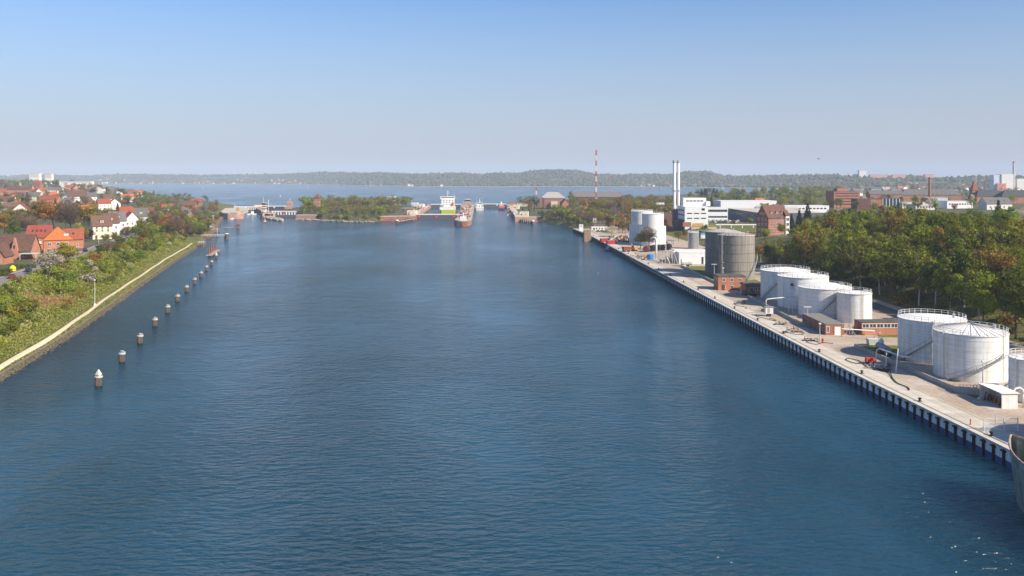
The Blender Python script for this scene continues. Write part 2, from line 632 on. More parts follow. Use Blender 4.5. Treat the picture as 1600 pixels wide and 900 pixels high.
# ------------------------------------------------------------------ vegetation: meshes of unit height, shared by every copy
def leaf_quads(rs, C, Nn, size, aspect=0.62):
    n = len(C)
    r = rs.normal(size=(n, 3))
    t = np.cross(Nn, r)
    t /= np.linalg.norm(t, axis=1, keepdims=True) + 1e-9
    b = np.cross(Nn, t)
    s = (size * rs.uniform(0.6, 1.35, n))[:, None]
    V = np.stack([C - t * s, C + b * s * aspect, C + t * s, C - b * s * aspect], 1).reshape(-1, 3)
    F = np.arange(4 * n).reshape(n, 4)
    return V, F

def crown_np(seed, n, leaf, shape="round"):
    rs = np.random.RandomState(seed)
    if shape == "conifer":
        z = 0.08 + 0.92 * (1 - np.sqrt(rs.rand(n)))
        lay = (z * 13) % 1.0
        rad = (1 - z) * 0.24 * (1.12 - 0.5 * lay) * np.sqrt(rs.uniform(0.25, 1, n)) + 0.008
        a = rs.rand(n) * 6.283
        C = np.stack([rad * np.cos(a), rad * np.sin(a), z], 1)
        N = np.stack([np.cos(a) * .5, np.sin(a) * .5, np.full(n, 0.8)], 1) + rs.normal(size=(n, 3)) * 0.4
    else:
        P = {"round": (13, 0.62, 0.27, 0.27, 0.15), "birch": (16, 0.60, 0.17, 0.36, 0.105), "wide": (15, 0.58, 0.34, 0.24, 0.16),
             "shrub": (9, 0.42, 0.42, 0.26, 0.30), "bare": (13, 0.62, 0.26, 0.29, 0.17), "tall": (14, 0.56, 0.18, 0.36, 0.13)}[shape]
        nl, zc, rx, rz, lr = P
        L = rs.normal(size=(nl, 3))
        L /= np.linalg.norm(L, axis=1, keepdims=True)
        L *= (rs.rand(nl, 1) ** 0.4)
        L = L * np.array([rx, rx, rz]) + np.array([0, 0, zc])
        lrad = lr * rs.uniform(0.65, 1.25, nl)
        k = rs.randint(0, nl, n)
        d = rs.normal(size=(n, 3))
        d /= np.linalg.norm(d, axis=1, keepdims=True)
        rr = rs.uniform(0.35, 1.05, (n, 1)) ** 0.6
        C = L[k] + d * rr * lrad[k][:, None] * np.array([1, 1, 0.85])
        if shape == "shrub":
            C[:, 2] = np.abs(C[:, 2])
        N = d * 0.9 + np.array([0, 0, 0.25]) + rs.normal(size=(n, 3)) * 0.38
    N /= np.linalg.norm(N, axis=1, keepdims=True)
    if shape == "bare":
        o = C - np.array([0, 0, 0.35])
        o /= np.linalg.norm(o, axis=1, keepdims=True)
        o = o + rs.normal(size=(n, 3)) * 0.45
        o /= np.linalg.norm(o, axis=1, keepdims=True)
        w = np.cross(o, rs.normal(size=(n, 3)))
        w /= np.linalg.norm(w, axis=1, keepdims=True)
        ln = (0.05 * rs.uniform(0.5, 1.5, n))[:, None]
        wd = leaf * 0.16
        V = np.stack([C - o * ln - w * wd, C - o * ln + w * wd, C + o * ln + w * wd * .5, C + o * ln - w * wd * .5], 1).reshape(-1, 3)
        return V, np.arange(4 * n).reshape(n, 4)
    return leaf_quads(rs, C, N, leaf)

def trunk_mb(seed, shape, r0=0.016, limbs=9):
    rd = random.Random(seed)
    b = MB()
    top = 0.94 if shape in ("conifer",) else 0.8
    pts, x, y = [], 0, 0
    for i in range(6):
        pts.append((x, y, top * i / 5))
        x += rd.uniform(-.018, .018)
        y += rd.uniform(-.018, .018)
    b.tube(pts, r0, 6, r1=r0 * 0.25)
    if shape != "conifer":
        for i in range(limbs):
            z = rd.uniform(0.22, 0.62)
            a = rd.uniform(0, 6.28)
            ln = rd.uniform(0.16, 0.3) * (0.65 if shape in ("birch", "tall") else 1)
            j = z / top * 5
            p = Vector(pts[int(j)])
            p.z = z
            q = p + Vector((math.cos(a) * ln * .6, math.sin(a) * ln * .6, ln * .5))
            e = p + Vector((math.cos(a + .2) * ln, math.sin(a + .2) * ln, ln * 1.1))
            b.tube([p, q, e], r0 * .42, 4, r1=r0 * .12)
    return b

bark = lambda: M("bark_brown", (0.10, 0.075, 0.055), 0.9, var=0.35, scale=3)
bark_birch = lambda: M("bark_birch", (0.42, 0.39, 0.34), 0.85, col2=(0.12, 0.10, 0.09), scale=2.2, stretch=(1, 1, 3), thr=(0.5, 0.62))
LEAF = {
    "green": ((0.080, 0.118, 0.014), (0.155, 0.185, 0.026)),
    "spring": ((0.19, 0.235, 0.018), (0.29, 0.31, 0.032)),
    "yellow": ((0.23, 0.22, 0.02), (0.33, 0.30, 0.035)),
    "olive": ((0.115, 0.130, 0.018), (0.240, 0.228, 0.032)),
    "bronze": ((0.175, 0.118, 0.026), (0.315, 0.205, 0.040)),
    "rust": ((0.25, 0.125, 0.025), (0.34, 0.185, 0.035)),
    "brown": ((0.155, 0.105, 0.065), (0.24, 0.17, 0.105)),
    "copper": ((0.060, 0.016, 0.020), (0.10, 0.026, 0.026)),
    "blossom": ((0.42, 0.36, 0.25), (0.60, 0.53, 0.42)),
    "fir": ((0.020, 0.036, 0.018), (0.036, 0.058, 0.026)),
    "bright": ((0.10, 0.20, 0.016), (0.16, 0.27, 0.025)),
}
def lm(c, field=False):
    """trees are of unit height, so their clump pattern is scaled to that; ground cover is in metres"""
    return leafmat("field_" + c, *LEAF[c], scale=0.16) if field else leafmat("leaves_" + c, *LEAF[c], scale=4.5)

CR, TR, FARM = {}, {}, {}
for shape, nv, n, leaf in (("round", 4, 2600, .020), ("birch", 4, 1900, .018), ("wide", 2, 2600, .021), ("bare", 4, 2600, .022), ("conifer", 2, 1900, .024), ("shrub", 5, 520, .060), ("tall", 2, 2200, .019)):
    for k in range(nv):
        V, F = crown_np(100 + 17 * k + len(shape), n, leaf, shape)
        CR[shape, k] = np_mesh("crown", V, F, [lm("green")])
        if shape != "shrub":
            TR[shape, k] = trunk_mb(50 + k, shape, 0.014 if shape in ("birch", "tall") else 0.018, 14 if shape == "bare" else 9).mesh("trunk", bark_birch() if shape == "birch" else bark())
        # a lighter one-mesh version for trees that show only a few pixels
        V, F = crown_np(300 + 13 * k + len(shape), 620 if shape != "bare" else 800, leaf * 1.75, shape)
        nb = len(V)
        if shape != "shrub":
            c = math.pi / 2
            tv = [(0.018 * math.cos(c * i), 0.018 * math.sin(c * i), z) for z in (0, 0.55) for i in range(4)]
            V = np.vstack([V, np.array(tv)])
            F = np.vstack([F, np.array([[nb + i, nb + (i + 1) % 4, nb + 4 + (i + 1) % 4, nb + 4 + i] for i in range(4)])])
            mi = [0] * (len(F) - 4) + [1] * 4
        else:
            mi = None
        FARM[shape, k] = np_mesh("far_tree", V, F, [lm("green"), bark()], mi)
NVAR = {}
for (s_, k_) in CR: NVAR[s_] = max(NVAR.get(s_, 0), k_ + 1)
NAME = {"round": "broadleaf_tree", "birch": "birch_tree", "wide": "spreading_tree", "bare": "leafless_tree", "conifer": "fir_tree", "shrub": "shrub", "tall": "slender_tree"}
def paint(o, c):
    o.material_slots[0].link = 'OBJECT'
    o.material_slots[0].material = lm(c)

TREES = []
DISTANT = []     # trees too far and too many to tell apart: joined into one mass at the end
def tree(shape, colour, x, y, z, h, label, group=None, far=False, w=1.0, cat="tree", name=None, rd=random):
    k = rd.randrange(NVAR[shape])
    rz = rd.uniform(0, 6.28)
    if far and group and y > 1120:
        DISTANT.append((shape, k, colour, x, y, z - .1, h, w, rz))
        TREES.append((x, y, h))
        return None
    nm = name or ("budding_tree" if shape in ("round", "wide", "tall") and colour in ("bronze", "rust", "brown") else NAME[shape])
    if shape == "shrub" or far:
        o = link(nm, (FARM if far else CR)[shape, k])
        tag(o, label, cat, group)
        paint(o, colour)
    else:
        o = thing(nm, label, cat, (0, 0, 0), 0, group)
        link("trunk", TR[shape, k], o)
        c = link("crown", CR[shape, k], o)
        paint(c, colour)
    o.location = (x, y, z - 0.1)
    o.rotation_euler = (0, 0, rz)
    o.scale = (h * w, h * w, h)
    TREES.append((x, y, h))
    return o

def free(x, y):
    return all((x - a) ** 2 + (y - b) ** 2 > r * r for a, b, r in EXC)
def seen(x, y):
    return y > 20 and abs(x) < 0.83 * y + 6

def distant_trees():
    cols = sorted({t[2] for t in DISTANT})
    Vs, Fs, mi, o = [], [], [], 0
    for shape, k, c, x, y, z, h, w, rz in DISTANT:
        me = FARM[shape, k]
        v = np.empty(len(me.vertices) * 3, np.float32)
        me.vertices.foreach_get("co", v)
        v = v.reshape(-1, 3)
        f = np.empty(len(me.loops), np.int32)
        me.loops.foreach_get("vertex_index", f)
        f = f.reshape(-1, 4)
        f = f[rs_d.rand(len(f)) < .8]
        cs, sn = math.cos(rz) * h * w, math.sin(rz) * h * w
        q = np.stack([v[:, 0] * cs - v[:, 1] * sn + x, v[:, 0] * sn + v[:, 1] * cs + y, v[:, 2] * h + z], 1)
        Vs.append(q)
        Fs.append(f + o)
        o += len(q)
        mi += [cols.index(c)] * len(f)
    stuff(link("distant_trees", np_mesh("distant_trees", np.vstack(Vs), np.vstack(Fs), [lm(c, True) for c in cols], mi)), "hazy trees between the far houses and halls", "wood")
rs_d = np.random.RandomState(4)
# ------------------------------------------------------------------ right bank: quay, tank farm
def qx(u, d): return cr_(u * YS) + d
def qp(u, d, z=3.0): return (qx(u, d), u * YS, z)

apron_m = lambda: M("quay_concrete", (0.50, 0.46, 0.40), 0.9, col2=(0.60, 0.56, 0.49), scale=0.35, detail=8, bump=0.008, bscale=4)
wall_m = lambda: M("quay_sheet_piling", (0.055, 0.058, 0.055), 0.8, col2=(0.10, 0.085, 0.065), scale=0.8, bump=0.03, streak=0.3)
us = [40, 60, 80, 100, 120, 139, 165, 200, 243, 300, 360, 420, 464, 500, 525]
b = MB()
for a, c in zip(us[:-1], us[1:]):
    x0, x1, y0, y1 = qx(a, -0.35), qx(c, -0.35), a * YS, c * YS
    b.prism([(x0, y0), (x0 + .7, y0), (x1 + .7, y1), (x1, y1)], -2.0, 2.72)
    b.prism([(x0 - .12, y0), (x0 + 1.0, y0), (x1 + 1.0, y1), (x1 - .12, y1)], 2.724, 3.06, 1)
qw = struct(b.build("quay_wall", [wall_m(), apron_m()]))
b = MB()
for a, c in zip(us[:-1], us[1:]):
    b.add([(qx(a, .7), a * YS, 3.01), (qx(a, 5.6), a * YS, 3.01), (qx(c, 5.6), c * YS, 3.01), (qx(c, .7), c * YS, 3.01)], [(0, 1, 2, 3)], 2)
    b.add([(qx(a, 5.6), a * YS, 3.05), (qx(a, 6.0), a * YS, 3.05), (qx(c, 6.0), c * YS, 3.05), (qx(c, 5.6), c * YS, 3.05)], [(0, 1, 2, 3)], 1)
qpv = struct(b.build("quay_pavement", [apron_m(), M("kerb_stone", (0.55, 0.47, 0.33), 0.9, var=0.15, scale=0.5), M("joint_dark", (0.16, 0.14, 0.11), 0.95)]))
sl_me = MB().box(0, 0, -.09, 2.21, 4.92, .09).mesh("slab", M("slab_concrete", (0.49, 0.445, 0.375), 0.9, col2=(0.60, 0.555, 0.475), scale=0.35, detail=8, bump=0.008, bscale=4, obrand=0.09, streak=0.16))
rd = random.Random(2)
yy = 112.0
while yy < 733 :
    for dd in (2.1, 4.35):
        link("slab", sl_me, qpv, (cr_(yy) + dd, yy, 3.052 + rd.uniform(-.008, .008)), math.atan2(cr_(yy + 2) - cr_(yy - 2), -4) + math.pi if False else -math.atan2(cr_(yy + 2) - cr_(yy - 2), 4))
    yy += 4.97
# patches of newer concrete and worn paving on the quay
b = MB()
for u, d, w, l in ((118, 13, 4, 7), (131, 9, 3, 5), (176, 9.5, 2.5, 9), (205, 8, 3, 6), (262, 10, 4, 8), (330, 9, 5, 12), (385, 11, 7, 20), (440, 14, 16, 34)):
    x, y, _ = qp(u, d)
    b.add([(x - w / 2, y - l / 2, 3.012), (x + w / 2, y - l / 2, 3.012), (x + w / 2, y + l / 2, 3.012), (x - w / 2, y + l / 2, 3.012)], [(0, 1, 2, 3)])
struct(b.build("concrete_patch", M("old_concrete", (0.47, 0.42, 0.36), 0.92, var=0.1, scale=0.4)))

# fenders and the pale panels between them: parts of the quay wall
fm = MB()
fm.box(0, 0, -0.9, 0.34, 0.32, 3.35).box(-.02, 0, 2.3, 0.42, 1.15, 0.26)
fme = fm.mesh("fender", rubber())
pm = MB()
pm.box(0, 0, 1.15, 0.16, 2.05, 1.5, mi=0).box(0, 0, -0.55, 0.15, 2.05, 1.68, mi=1)
pme = pm.mesh("panel", [M("panel_white", (0.78, 0.79, 0.78), 0.6, var=0.1, streak=0.3), M("panel_blue", (0.03, 0.085, 0.25), 0.6, var=0.3, streak=0.3)])
pme2 = pm.mesh("panel", [M("panel_white", (0, 0, 0)), M("panel_slate", (0.07, 0.10, 0.16), 0.6, var=0.3, streak=0.3)])
y, k, rest = 126.0, 0, MB()
while y < 735:
    x = cr_(y) - 0.35
    if k < 130:
        link("fender", fme, qw, (x - 0.14, y, 0))
        link("panel", pme if k < 26 else pme2, qw, (x - 0.075, y + 1.35, 0))
    else:
        rest.box(x - .14, y, -0.9, .3, .36, 3.3).box(x - .1, y + 1.35, -.5, .12, 1.5, 3.0, mi=1)
    y += 2.7
    k += 1
stuff(rest.build("fender", [rubber(), M("panel_grey", (0.20, 0.21, 0.22), 0.7)], qw))

# bollards
def bollard_proto():
    t = thing("bollard", "black mooring bollard on the near quay edge closest to the rusty bow", "bollard", qp(104, 1.3), 0, "bollards along the quay edge")
    MB().lathe([(.30, 0), (.26, .12), (.20, .2), (.19, .42), (.34, .5), (.36, .62), (.22, .7)], 10).build("post", rubber(), t, True)
    MB().box(0, 0, 0.0, .9, .9, .07).build("base_plate", steel_dark(), t)
    return t
bp = bollard_proto()
ords = ["second", "third", "fourth", "fifth", "sixth", "seventh", "eighth", "ninth", "tenth"]
for i, u in enumerate([116.5, 120, 137, 154, 172, 188, 205, 222, 239, 256, 274, 292, 310, 330, 352, 376, 402, 430, 460][1:]):
    lab = f"black mooring bollard on the quay edge, {ords[i]} from the rusty bow" if i < 9 else "small black mooring bollard on the far stretch of the quay edge"
    copy_tree(bp, qp(u, 1.3), 0, lab, "bollards along the quay edge")

# ---------------------------------------------------------------- storage tanks
def tank_white():
    """white paint on riveted plate courses: faint plate joints round the shell, rust runs below them"""
    if "tank_plates" in _M: return _M["tank_plates"]
    m = M("tank_plates", (0.77, 0.78, 0.765), 0.55, var=0.07, scale=0.3, streak=0.17)
    N, L = m.node_tree.nodes, m.node_tree.links
    p = N["Principled BSDF"]
    src = p.inputs["Base Color"].links[0].from_socket
    tc = N.new("ShaderNodeTexCoord")
    sp = N.new("ShaderNodeSeparateXYZ")
    L.new(tc.outputs["Object"], sp.inputs[0])
    at2 = N.new("ShaderNodeMath"); at2.operation = 'ARCTAN2'
    L.new(sp.outputs[1], at2.inputs[0]); L.new(sp.outputs[0], at2.inputs[1])
    ml = N.new("ShaderNodeMath"); ml.operation = 'MULTIPLY'; ml.inputs[1].default_value = 7.0
    L.new(at2.outputs[0], ml.inputs[0])
    cb = N.new("ShaderNodeCombineXYZ")
    L.new(ml.outputs[0], cb.inputs[0]); L.new(sp.outputs[2], cb.inputs[1])
    br = N.new("ShaderNodeTexBrick")
    br.inputs["Color1"].default_value = (1, 1, 1, 1)
    br.inputs["Color2"].default_value = (0.93, 0.935, 0.93, 1)
    br.inputs["Mortar"].default_value = (0.66, 0.65, 0.62, 1)
    br.inputs["Scale"].default_value = 1
    br.inputs["Mortar Size"].default_value = 0.035
    br.inputs["Mortar Smooth"].default_value = 0.6
    br.inputs["Brick Width"].default_value = 3.4
    br.inputs["Row Height"].default_value = 1.2
    L.new(cb.outputs[0], br.inputs["Vector"])
    mx = N.new("ShaderNodeMix"); mx.data_type = 'RGBA'; mx.blend_type = 'MULTIPLY'; mx.inputs[0].default_value = 1
    L.new(src, mx.inputs[6]); L.new(br.outputs[0], mx.inputs[7])
    L.new(mx.outputs[2], p.inputs["Base Color"])
    return m
tank_grey = lambda: M("tank_grey_cladding", (0.205, 0.19, 0.168), 0.8, col2=(0.325, 0.305, 0.272), scale=1.0, stretch=(1.1, 1.1, 0.05), streak=0.35, detail=8)
roof_white = lambda: M("tank_roof_white", (0.80, 0.79, 0.75), 0.6, col2=(0.66, 0.63, 0.57), scale=0.6, thr=(0.5, 0.7))
rust = lambda: M("rusty_steel", (0.20, 0.085, 0.04), 0.85, col2=(0.10, 0.06, 0.045), scale=1.2)
seam_m = lambda: M("tank_seam", (0.50, 0.50, 0.48), 0.6)

def rail_ring(r, z, n=30, h=1.05):
    b = MB()
    for i in range(n):
        a = 2 * math.pi * i / n
        b.box(r * math.cos(a), r * math.sin(a), z, .085, .085, h, a)
    for zz in (z + h * .5, z + h - .04):
        pts = [(r * math.cos(2 * math.pi * i / 48), r * math.sin(2 * math.pi * i / 48), zz) for i in range(49)]
        b.tube(pts, .04, 4)
    return b

def stair_mb(r, z0, z1, a0, a1, w=0.9):
    """stair wound round the shell: treads, stringers, handrail"""
    b = MB()
    n = max(8, int((z1 - z0) / 0.28))
    pin, pout, hand = [], [], []
    for i in range(n + 1):
        t = i / n
        a = a0 + (a1 - a0) * t
        z = z0 + (z1 - z0) * t
        c, s = math.cos(a), math.sin(a)
        b.box((r + .1 + w / 2) * c, (r + .1 + w / 2) * s, z, w, .34, .05, a)
        pin.append(((r + .1) * c, (r + .1) * s, z))
        pout.append(((r + .1 + w) * c, (r + .1 + w) * s, z))
        hand.append(((r + .1 + w) * c, (r + .1 + w) * s, z + 1.0))
        if i % 3 == 0:
            b.box((r + .1 + w) * c, (r + .1 + w) * s, z, .05, .05, 1.0, a)
    b.tube(pin, .09, 4).tube(pout, .1, 4).tube(hand, .045, 4)
    return b

def tank(label, x, y, r, h, z=3.0, mat=None, roof=None, rise=0.9, ribs=0, courses=7, rail=True, stair=None, ladder=None, name="storage_tank", group=None, skirt=None, segs=56, pipe=None):
    mat = mat or tank_white()
    roof = roof or roof_white()
    t = thing(name, label, "tank", (x, y, z), 0, group)
    ch = h / courses
    for i in range(courses):
        rr = r - (0.018 if i % 2 else 0.0)
        b = MB().lathe([(rr - .05, i * ch), (rr, i * ch + .03), (rr, (i + 1) * ch - .03), (rr - .05, (i + 1) * ch)], segs, caps=False)
        me = b.mesh("shell_course", mat)
        me.polygons.foreach_set("use_smooth", [True] * len(me.polygons))
        try: me.set_sharp_from_angle(angle=R(28))
        except Exception: pass
        link("shell_course", me, t)
    MB().lathe([(r + .12, h - .12), (r + .12, h + .06), (r + .02, h + .08)], segs, caps=False).build("rim", seam_m(), t)
    prof = [(r + .08, h + .02)] + [(r * (1 - q), h + .05 + rise * (1 - (1 - q) ** 2 * .5 - (1 - q) * .5)) for q in (.25, .5, .75)] + [(.15, h + .05 + rise)]
    rf = MB().lathe(prof, segs, caps=True).build("roof", roof, t, False)
    if ribs:
        rm = MB()
        rm.tube([(r, 0, h + .09)] + [(p[0], 0, p[1] + .05) for p in prof[1:]], .055, 4)
        rme = rm.mesh("roof_rib", M("rib_grey", (0.30, 0.30, 0.31), 0.6))
        for i in range(ribs):
            link("roof_rib", rme, rf, None, 2 * math.pi * i / ribs)
    if rail:
        rail_ring(r - .12, h + .05, 30 if r > 6 else 20).build("railing", M("rail_white", (0.62, 0.62, 0.60), 0.5), t)
    if stair:
        stair_mb(r, 0.1, h * (stair[2] if len(stair) > 2 else 1.0), R(stair[0]), R(stair[1])).build("stair", M("stair_steel", (0.30, 0.31, 0.31), 0.6), t)
    if ladder is not None:
        b = MB()
        a = R(ladder)
        c, s = math.cos(a), math.sin(a)
        for k in (-.28, .28):
            b.tube([((r + .2) * c - k * s, (r + .2) * s + k * c, .2), ((r + .2) * c - k * s, (r + .2) * s + k * c, h + .9)], .045, 4)
        for i in range(int(h / .5)):
            z_ = .4 + i * .5
            b.tube([((r + .2) * c + .28 * s, (r + .2) * s - .28 * c, z_), ((r + .2) * c - .28 * s, (r + .2) * s + .28 * c, z_)], .03, 4)
        b.build("ladder", M("ladder_steel", (0.40, 0.36, 0.32), 0.6), t)
    # roof fittings and a riser pipe
    b = MB()
    b.cyl(r * .55, -r * .3, h + .2, h + .2 + rise * .5 + .6, .28, 10).lathe([(.4, h + rise * .45 + .7), (.42, h + rise * .45 + .8), (.1, h + rise * .45 + 1.0)], 10, r * .55, -r * .3)
    b.build("roof_vent", steel_grey(), t)
    if pipe is not None:
        a = R(pipe)
        c, s = math.cos(a), math.sin(a)
        MB().tube([((r + .25) * c, (r + .25) * s, .1), ((r + .25) * c, (r + .25) * s, h + .3), ((r - .8) * c, (r - .8) * s, h + .55)], .13, 6).build("riser_pipe", M("pipe_white", (0.66, 0.66, 0.63), 0.5), t)
    if skirt:
        sr, sh = skirt
        MB().lathe([(sr, 0), (sr, sh), (sr - .25, sh), (sr - .25, sh - 1.2)], segs, caps=False).build("outer_wall", mat, t)
    return t

def emblem(t, r, h, a, size=1.5):
    """painted company mark on the shell: red/black peaked shape over a yellow bar and a grey lettering line"""
    b = MB()
    def P3(u, v, o=.03):
        aa = a + u / r
        return ((r + o) * math.cos(aa), (r + o) * math.sin(aa), h + v)
    s = size
    b.add([P3(-.55 * s, -.25 * s), P3(0, -.25 * s), P3(.1 * s, .5 * s), P3(-.25 * s, .45 * s)], [(0, 1, 2, 3)], 0)
    b.add([P3(0, -.25 * s), P3(.6 * s, -.2 * s), P3(.5 * s, .05 * s), P3(.1 * s, .5 * s)], [(0, 1, 2, 3)], 1)
    b.add([P3(-.2 * s, -.5 * s), P3(.35 * s, -.5 * s), P3(.45 * s, -.28 * s), P3(-.1 * s, -.28 * s)], [(0, 1, 2, 3)], 2)
    for i in range(8):
        u0 = (-.75 + i * .19) * s
        b.add([P3(u0, -.85 * s), P3(u0 + .12 * s, -.85 * s), P3(u0 + .12 * s, (-.66 - .05 * (i % 2)) * s), P3(u0, (-.66 - .05 * (i % 3 == 0)) * s)], [(0, 1, 2, 3)], 3)
    b.build("emblem", [M("mark_black", (0.03, 0.03, 0.04), 0.6), M("mark_red", (0.42, 0.05, 0.03), 0.6), M("mark_yellow", (0.62, 0.42, 0.05), 0.6), M("mark_grey", (0.22, 0.23, 0.27), 0.6)], t)

G = "white tanks of the near tank farm"
XR = lambda px, u: (px - 800) / 1000 * u
t1 = tank("wide white tank with railing, behind the ribbed-roof tank near the right edge", 97.4, 148.5 * YS, 7.3, 9.4, ribs=0, stair=(192, 290), pipe=250, group=G, rise=.7)
t2 = tank("largest near white tank with a ribbed conical roof, ladder and stair", 97.1, 135.6 * YS, 7.2, 9.5, ribs=28, stair=(212, 298, .6), ladder=300, pipe=200, group=G, rise=1.6, courses=9)
t3 = tank("small white tank with emblem, cut by the right edge beside the ribbed-roof tank", 98.6, 121 * YS, 4.2, 7.9, ribs=0, rise=.4, pipe=200, group=G)
emblem(t3, 4.2, 5.2, R(228), .8)
g1 = tank("rearmost white tank of the row of four behind the quay", 95.0, 222.5 * YS, 8.3, 9.8, stair=(195, 262), group=G, rise=1.0)
g2 = tank("white tank with a dark emblem, second from the rear in the row of four", 95.0, 209 * YS, 8.0, 9.9, group=G, rise=1.0, pipe=205)
emblem(g2, 8.0, 7.6, R(228), 1.3)
g3 = tank("stained white tank with a diagonal stair, third of the row of four", 95.8, 196 * YS, 7.8, 8.5, stair=(232, 290), group=G, rise=1.5)
g4 = tank("narrow stained white tank at the near end of the row of four", 100.0, 187 * YS, 4.85, 8.4, group=G, rise=.5, ladder=275, courses=6)
t0 = tank("white tank outside the frame on the right whose shade falls on the quay", 98.5, 97 * YS, 8.0, 11.0, group=G, segs=32)
GG = "tall grey clad tanks"
ga = tank("nearer of the two tall brown grey clad tanks behind the brick office", 93.2, 266 * YS, 7.5, 18.2, mat=tank_grey(), roof=M("grey_tank_roof", (0.36, 0.33, 0.29), 0.85, col2=(0.45, 0.42, 0.38), scale=0.5), rise=1.3, courses=6, rail=False, stair=(288, 345, .55), group=GG)
gb = tank("farther of the two tall brown grey clad tanks, half hidden by its neighbour", 92.0, 279.5 * YS, 7.5, 18.4, mat=tank_grey(), roof=M("grey_tank_roof", (0, 0, 0)), rise=1.3, courses=6, rail=False, group=GG, ladder=262)
b = MB()
for i in range(16):
    a = R(190 + i * 14)
    b.box(7.2 * math.cos(a), 7.2 * math.sin(a), 18.25, .12, .12, .9, a)
for zz in (18.7, 19.1):
    b.tube([(7.2 * math.cos(R(190 + i * 7)), 7.2 * math.sin(R(190 + i * 7)), zz) for i in range(31)], .05, 4)
b.build("railing", M("rail_red", (0.30, 0.09, 0.06), 0.7), ga)
b = MB()
for i in range(4):
    z_ = 3 + i * 4
    b.box(-6.6, -4.4, z_, .9, .9, .12, .6)
b.tube([(-6.4, -4.1, 0), (-6.4, -4.1, 19)], .12, 5).tube([(-7.0, -4.6, 0), (-7.0, -4.6, 19)], .12, 5)
b_ = b
for tk_ in (ga, gb):
    for z_ in (3.6, 7.2, 10.8, 14.4):
        MB().lathe([(7.46, z_), (7.58, z_ + .02), (7.58, z_ + .2), (7.46, z_ + .22)], 56, caps=False).build("ring_band", M("ring_band_grey", (.17, .15, .125), .8), tk_)
b_.build("ladder_tower", M("ladder_pale", (0.5, 0.47, 0.42), 0.7), ga)
GS = "white silos with outer walls"
tank("front white silo tank in its own wider outer wall, by the bare tree", XR(1020, 396), 396 * YS, 6.7, 19.5, mat=white_paint(), rise=.5, courses=5, skirt=(8.0, 12.0), group=GS, name="silo_tank", rail=True)
tank("rear white silo tank in its own wider outer wall, left of its twin", XR(1003, 410), 410 * YS, 6.9, 20.4, mat=white_paint(), rise=.5, courses=5, skirt=(8.1, 12.2), group=GS, name="silo_tank", rail=True)
sl = tank("short corrugated metal silo behind the long white shed", XR(1083.5, 378), 378 * YS, 3.25, 9.6, z=3.0, mat=M("corrugated_metal", (0.42, 0.43, 0.44), 0.35, var=0.08, metal=0.5), rise=.4, courses=9, rail=True, name="metal_silo", segs=32, ladder=300)

# bund walls
def wall_line(label, pts, h=0.95, t=0.28, cat="wall", name="bund_wall", mat=None, z=3.0):
    o = None
    b = MB()
    for (x0, y0), (x1, y1) in zip(pts[:-1], pts[1:]):
        d = Vector((x1 - x0, y1 - y0))
        nn = Vector((-d.y, d.x)).normalized() * t / 2
        b.prism([(x0 - nn.x, y0 - nn.y), (x0 + nn.x, y0 + nn.y), (x1 + nn.x, y1 + nn.y), (x1 - nn.x, y1 - nn.y)][::-1], z - .2, z + h)
    o = b.build(name, mat or M("bund_concrete", (0.40, 0.39, 0.35), 0.9, var=0.12, streak=0.2))
    return tag(o, label, cat)
wall_line("low concrete bund wall between the quay and the two nearest white tanks", [(92.5, 122 * YS), (87.1, 124.5 * YS), (85.2, 151 * YS), (84.6, 158 * YS)])
wall_line("low concrete bund wall in front of the row of four white tanks", [(84.5, 181.5 * YS), (82.0, 182 * YS), (82.6, 224 * YS)])
wall_line("low concrete bund wall in front of the tall grey tanks and lawn", [(80.5, 251 * YS), (79.6, 300 * YS), (84, 304 * YS)])
b = MB()
for x0, x1, u0, u1 in ((81, 100, 252, 303), (88, 91, 121.5, 126.5), (87, 96, 152, 160), (97, 110, 168, 182), (84, 110, 228, 234)):
    b.add([(x0, u0 * YS, 3.03), (x1, u0 * YS, 3.03), (x1, u1 * YS, 3.03), (x0, u1 * YS, 3.03)], [(0, 1, 2, 3)])
struct(b.build("lawn", M("lawn_grass", (0.10, 0.13, 0.02), 0.95, col2=(0.17, 0.165, 0.035), scale=0.3, bump=0.05, bscale=5)))
# the road behind the tanks
b = MB()
rp = [(117, 150), (119, 175), (120, 200), (121, 225), (122, 250), (118, 285), (116, 330), (118, 380)]
for (a, u), (c, w) in zip(rp[:-1], rp[1:]):
    b.add([(a - 5, u * YS, 3.02), (a + 1.5, u * YS, 3.02), (c + 1.5, w * YS, 3.02), (c - 5, w * YS, 3.02)], [(0, 1, 2, 3)])
struct(b.build("service_road", M("old_asphalt", (0.10, 0.095, 0.09), 0.95, var=0.2, scale=0.4)))

# ---------------------------------------------------------------- buildings
WIN = {}
def win_meshes(w, h, kind="white"):
    key = (round(w, 2), round(h, 2), kind)
    if key in WIN: return WIN[key]
    f = MB()
    t = 0.1 if w < 2.5 else 0.12
    fm_ = {"white": frame_white(), "grey": M("frame_grey", (0.30, 0.31, 0.32), 0.6), "dark": M("frame_dark", (0.07, 0.07, 0.075), 0.6)}[kind]
    f.box(0, 0, -h / 2, w + .02, .11, t).box(0, 0, h / 2 - t, w + .02, .11, t)
    f.box(-w / 2 + t / 2, 0, -h / 2 + t, t, .10, h - 2 * t).box(w / 2 - t / 2, 0, -h / 2 + t, t, .10, h - 2 * t)
    if w > 0.8:
        f.box(0, 0, -h / 2 + t, t * .8, .09, h - 2 * t)
    if w > 2.5:
        for k in range(1, int(w / 1.0)):
            x = -w / 2 + k * w / int(w / 1.0)
            f.box(x, 0, -h / 2 + t, t * .8, .085, h - 2 * t)
    p = MB().box(0, .02, -h / 2 + t * .5, w - t, .04, h - t)
    WIN[key] = (f.mesh("window", fm_), p.mesh("pane", glass()))
    return WIN[key]

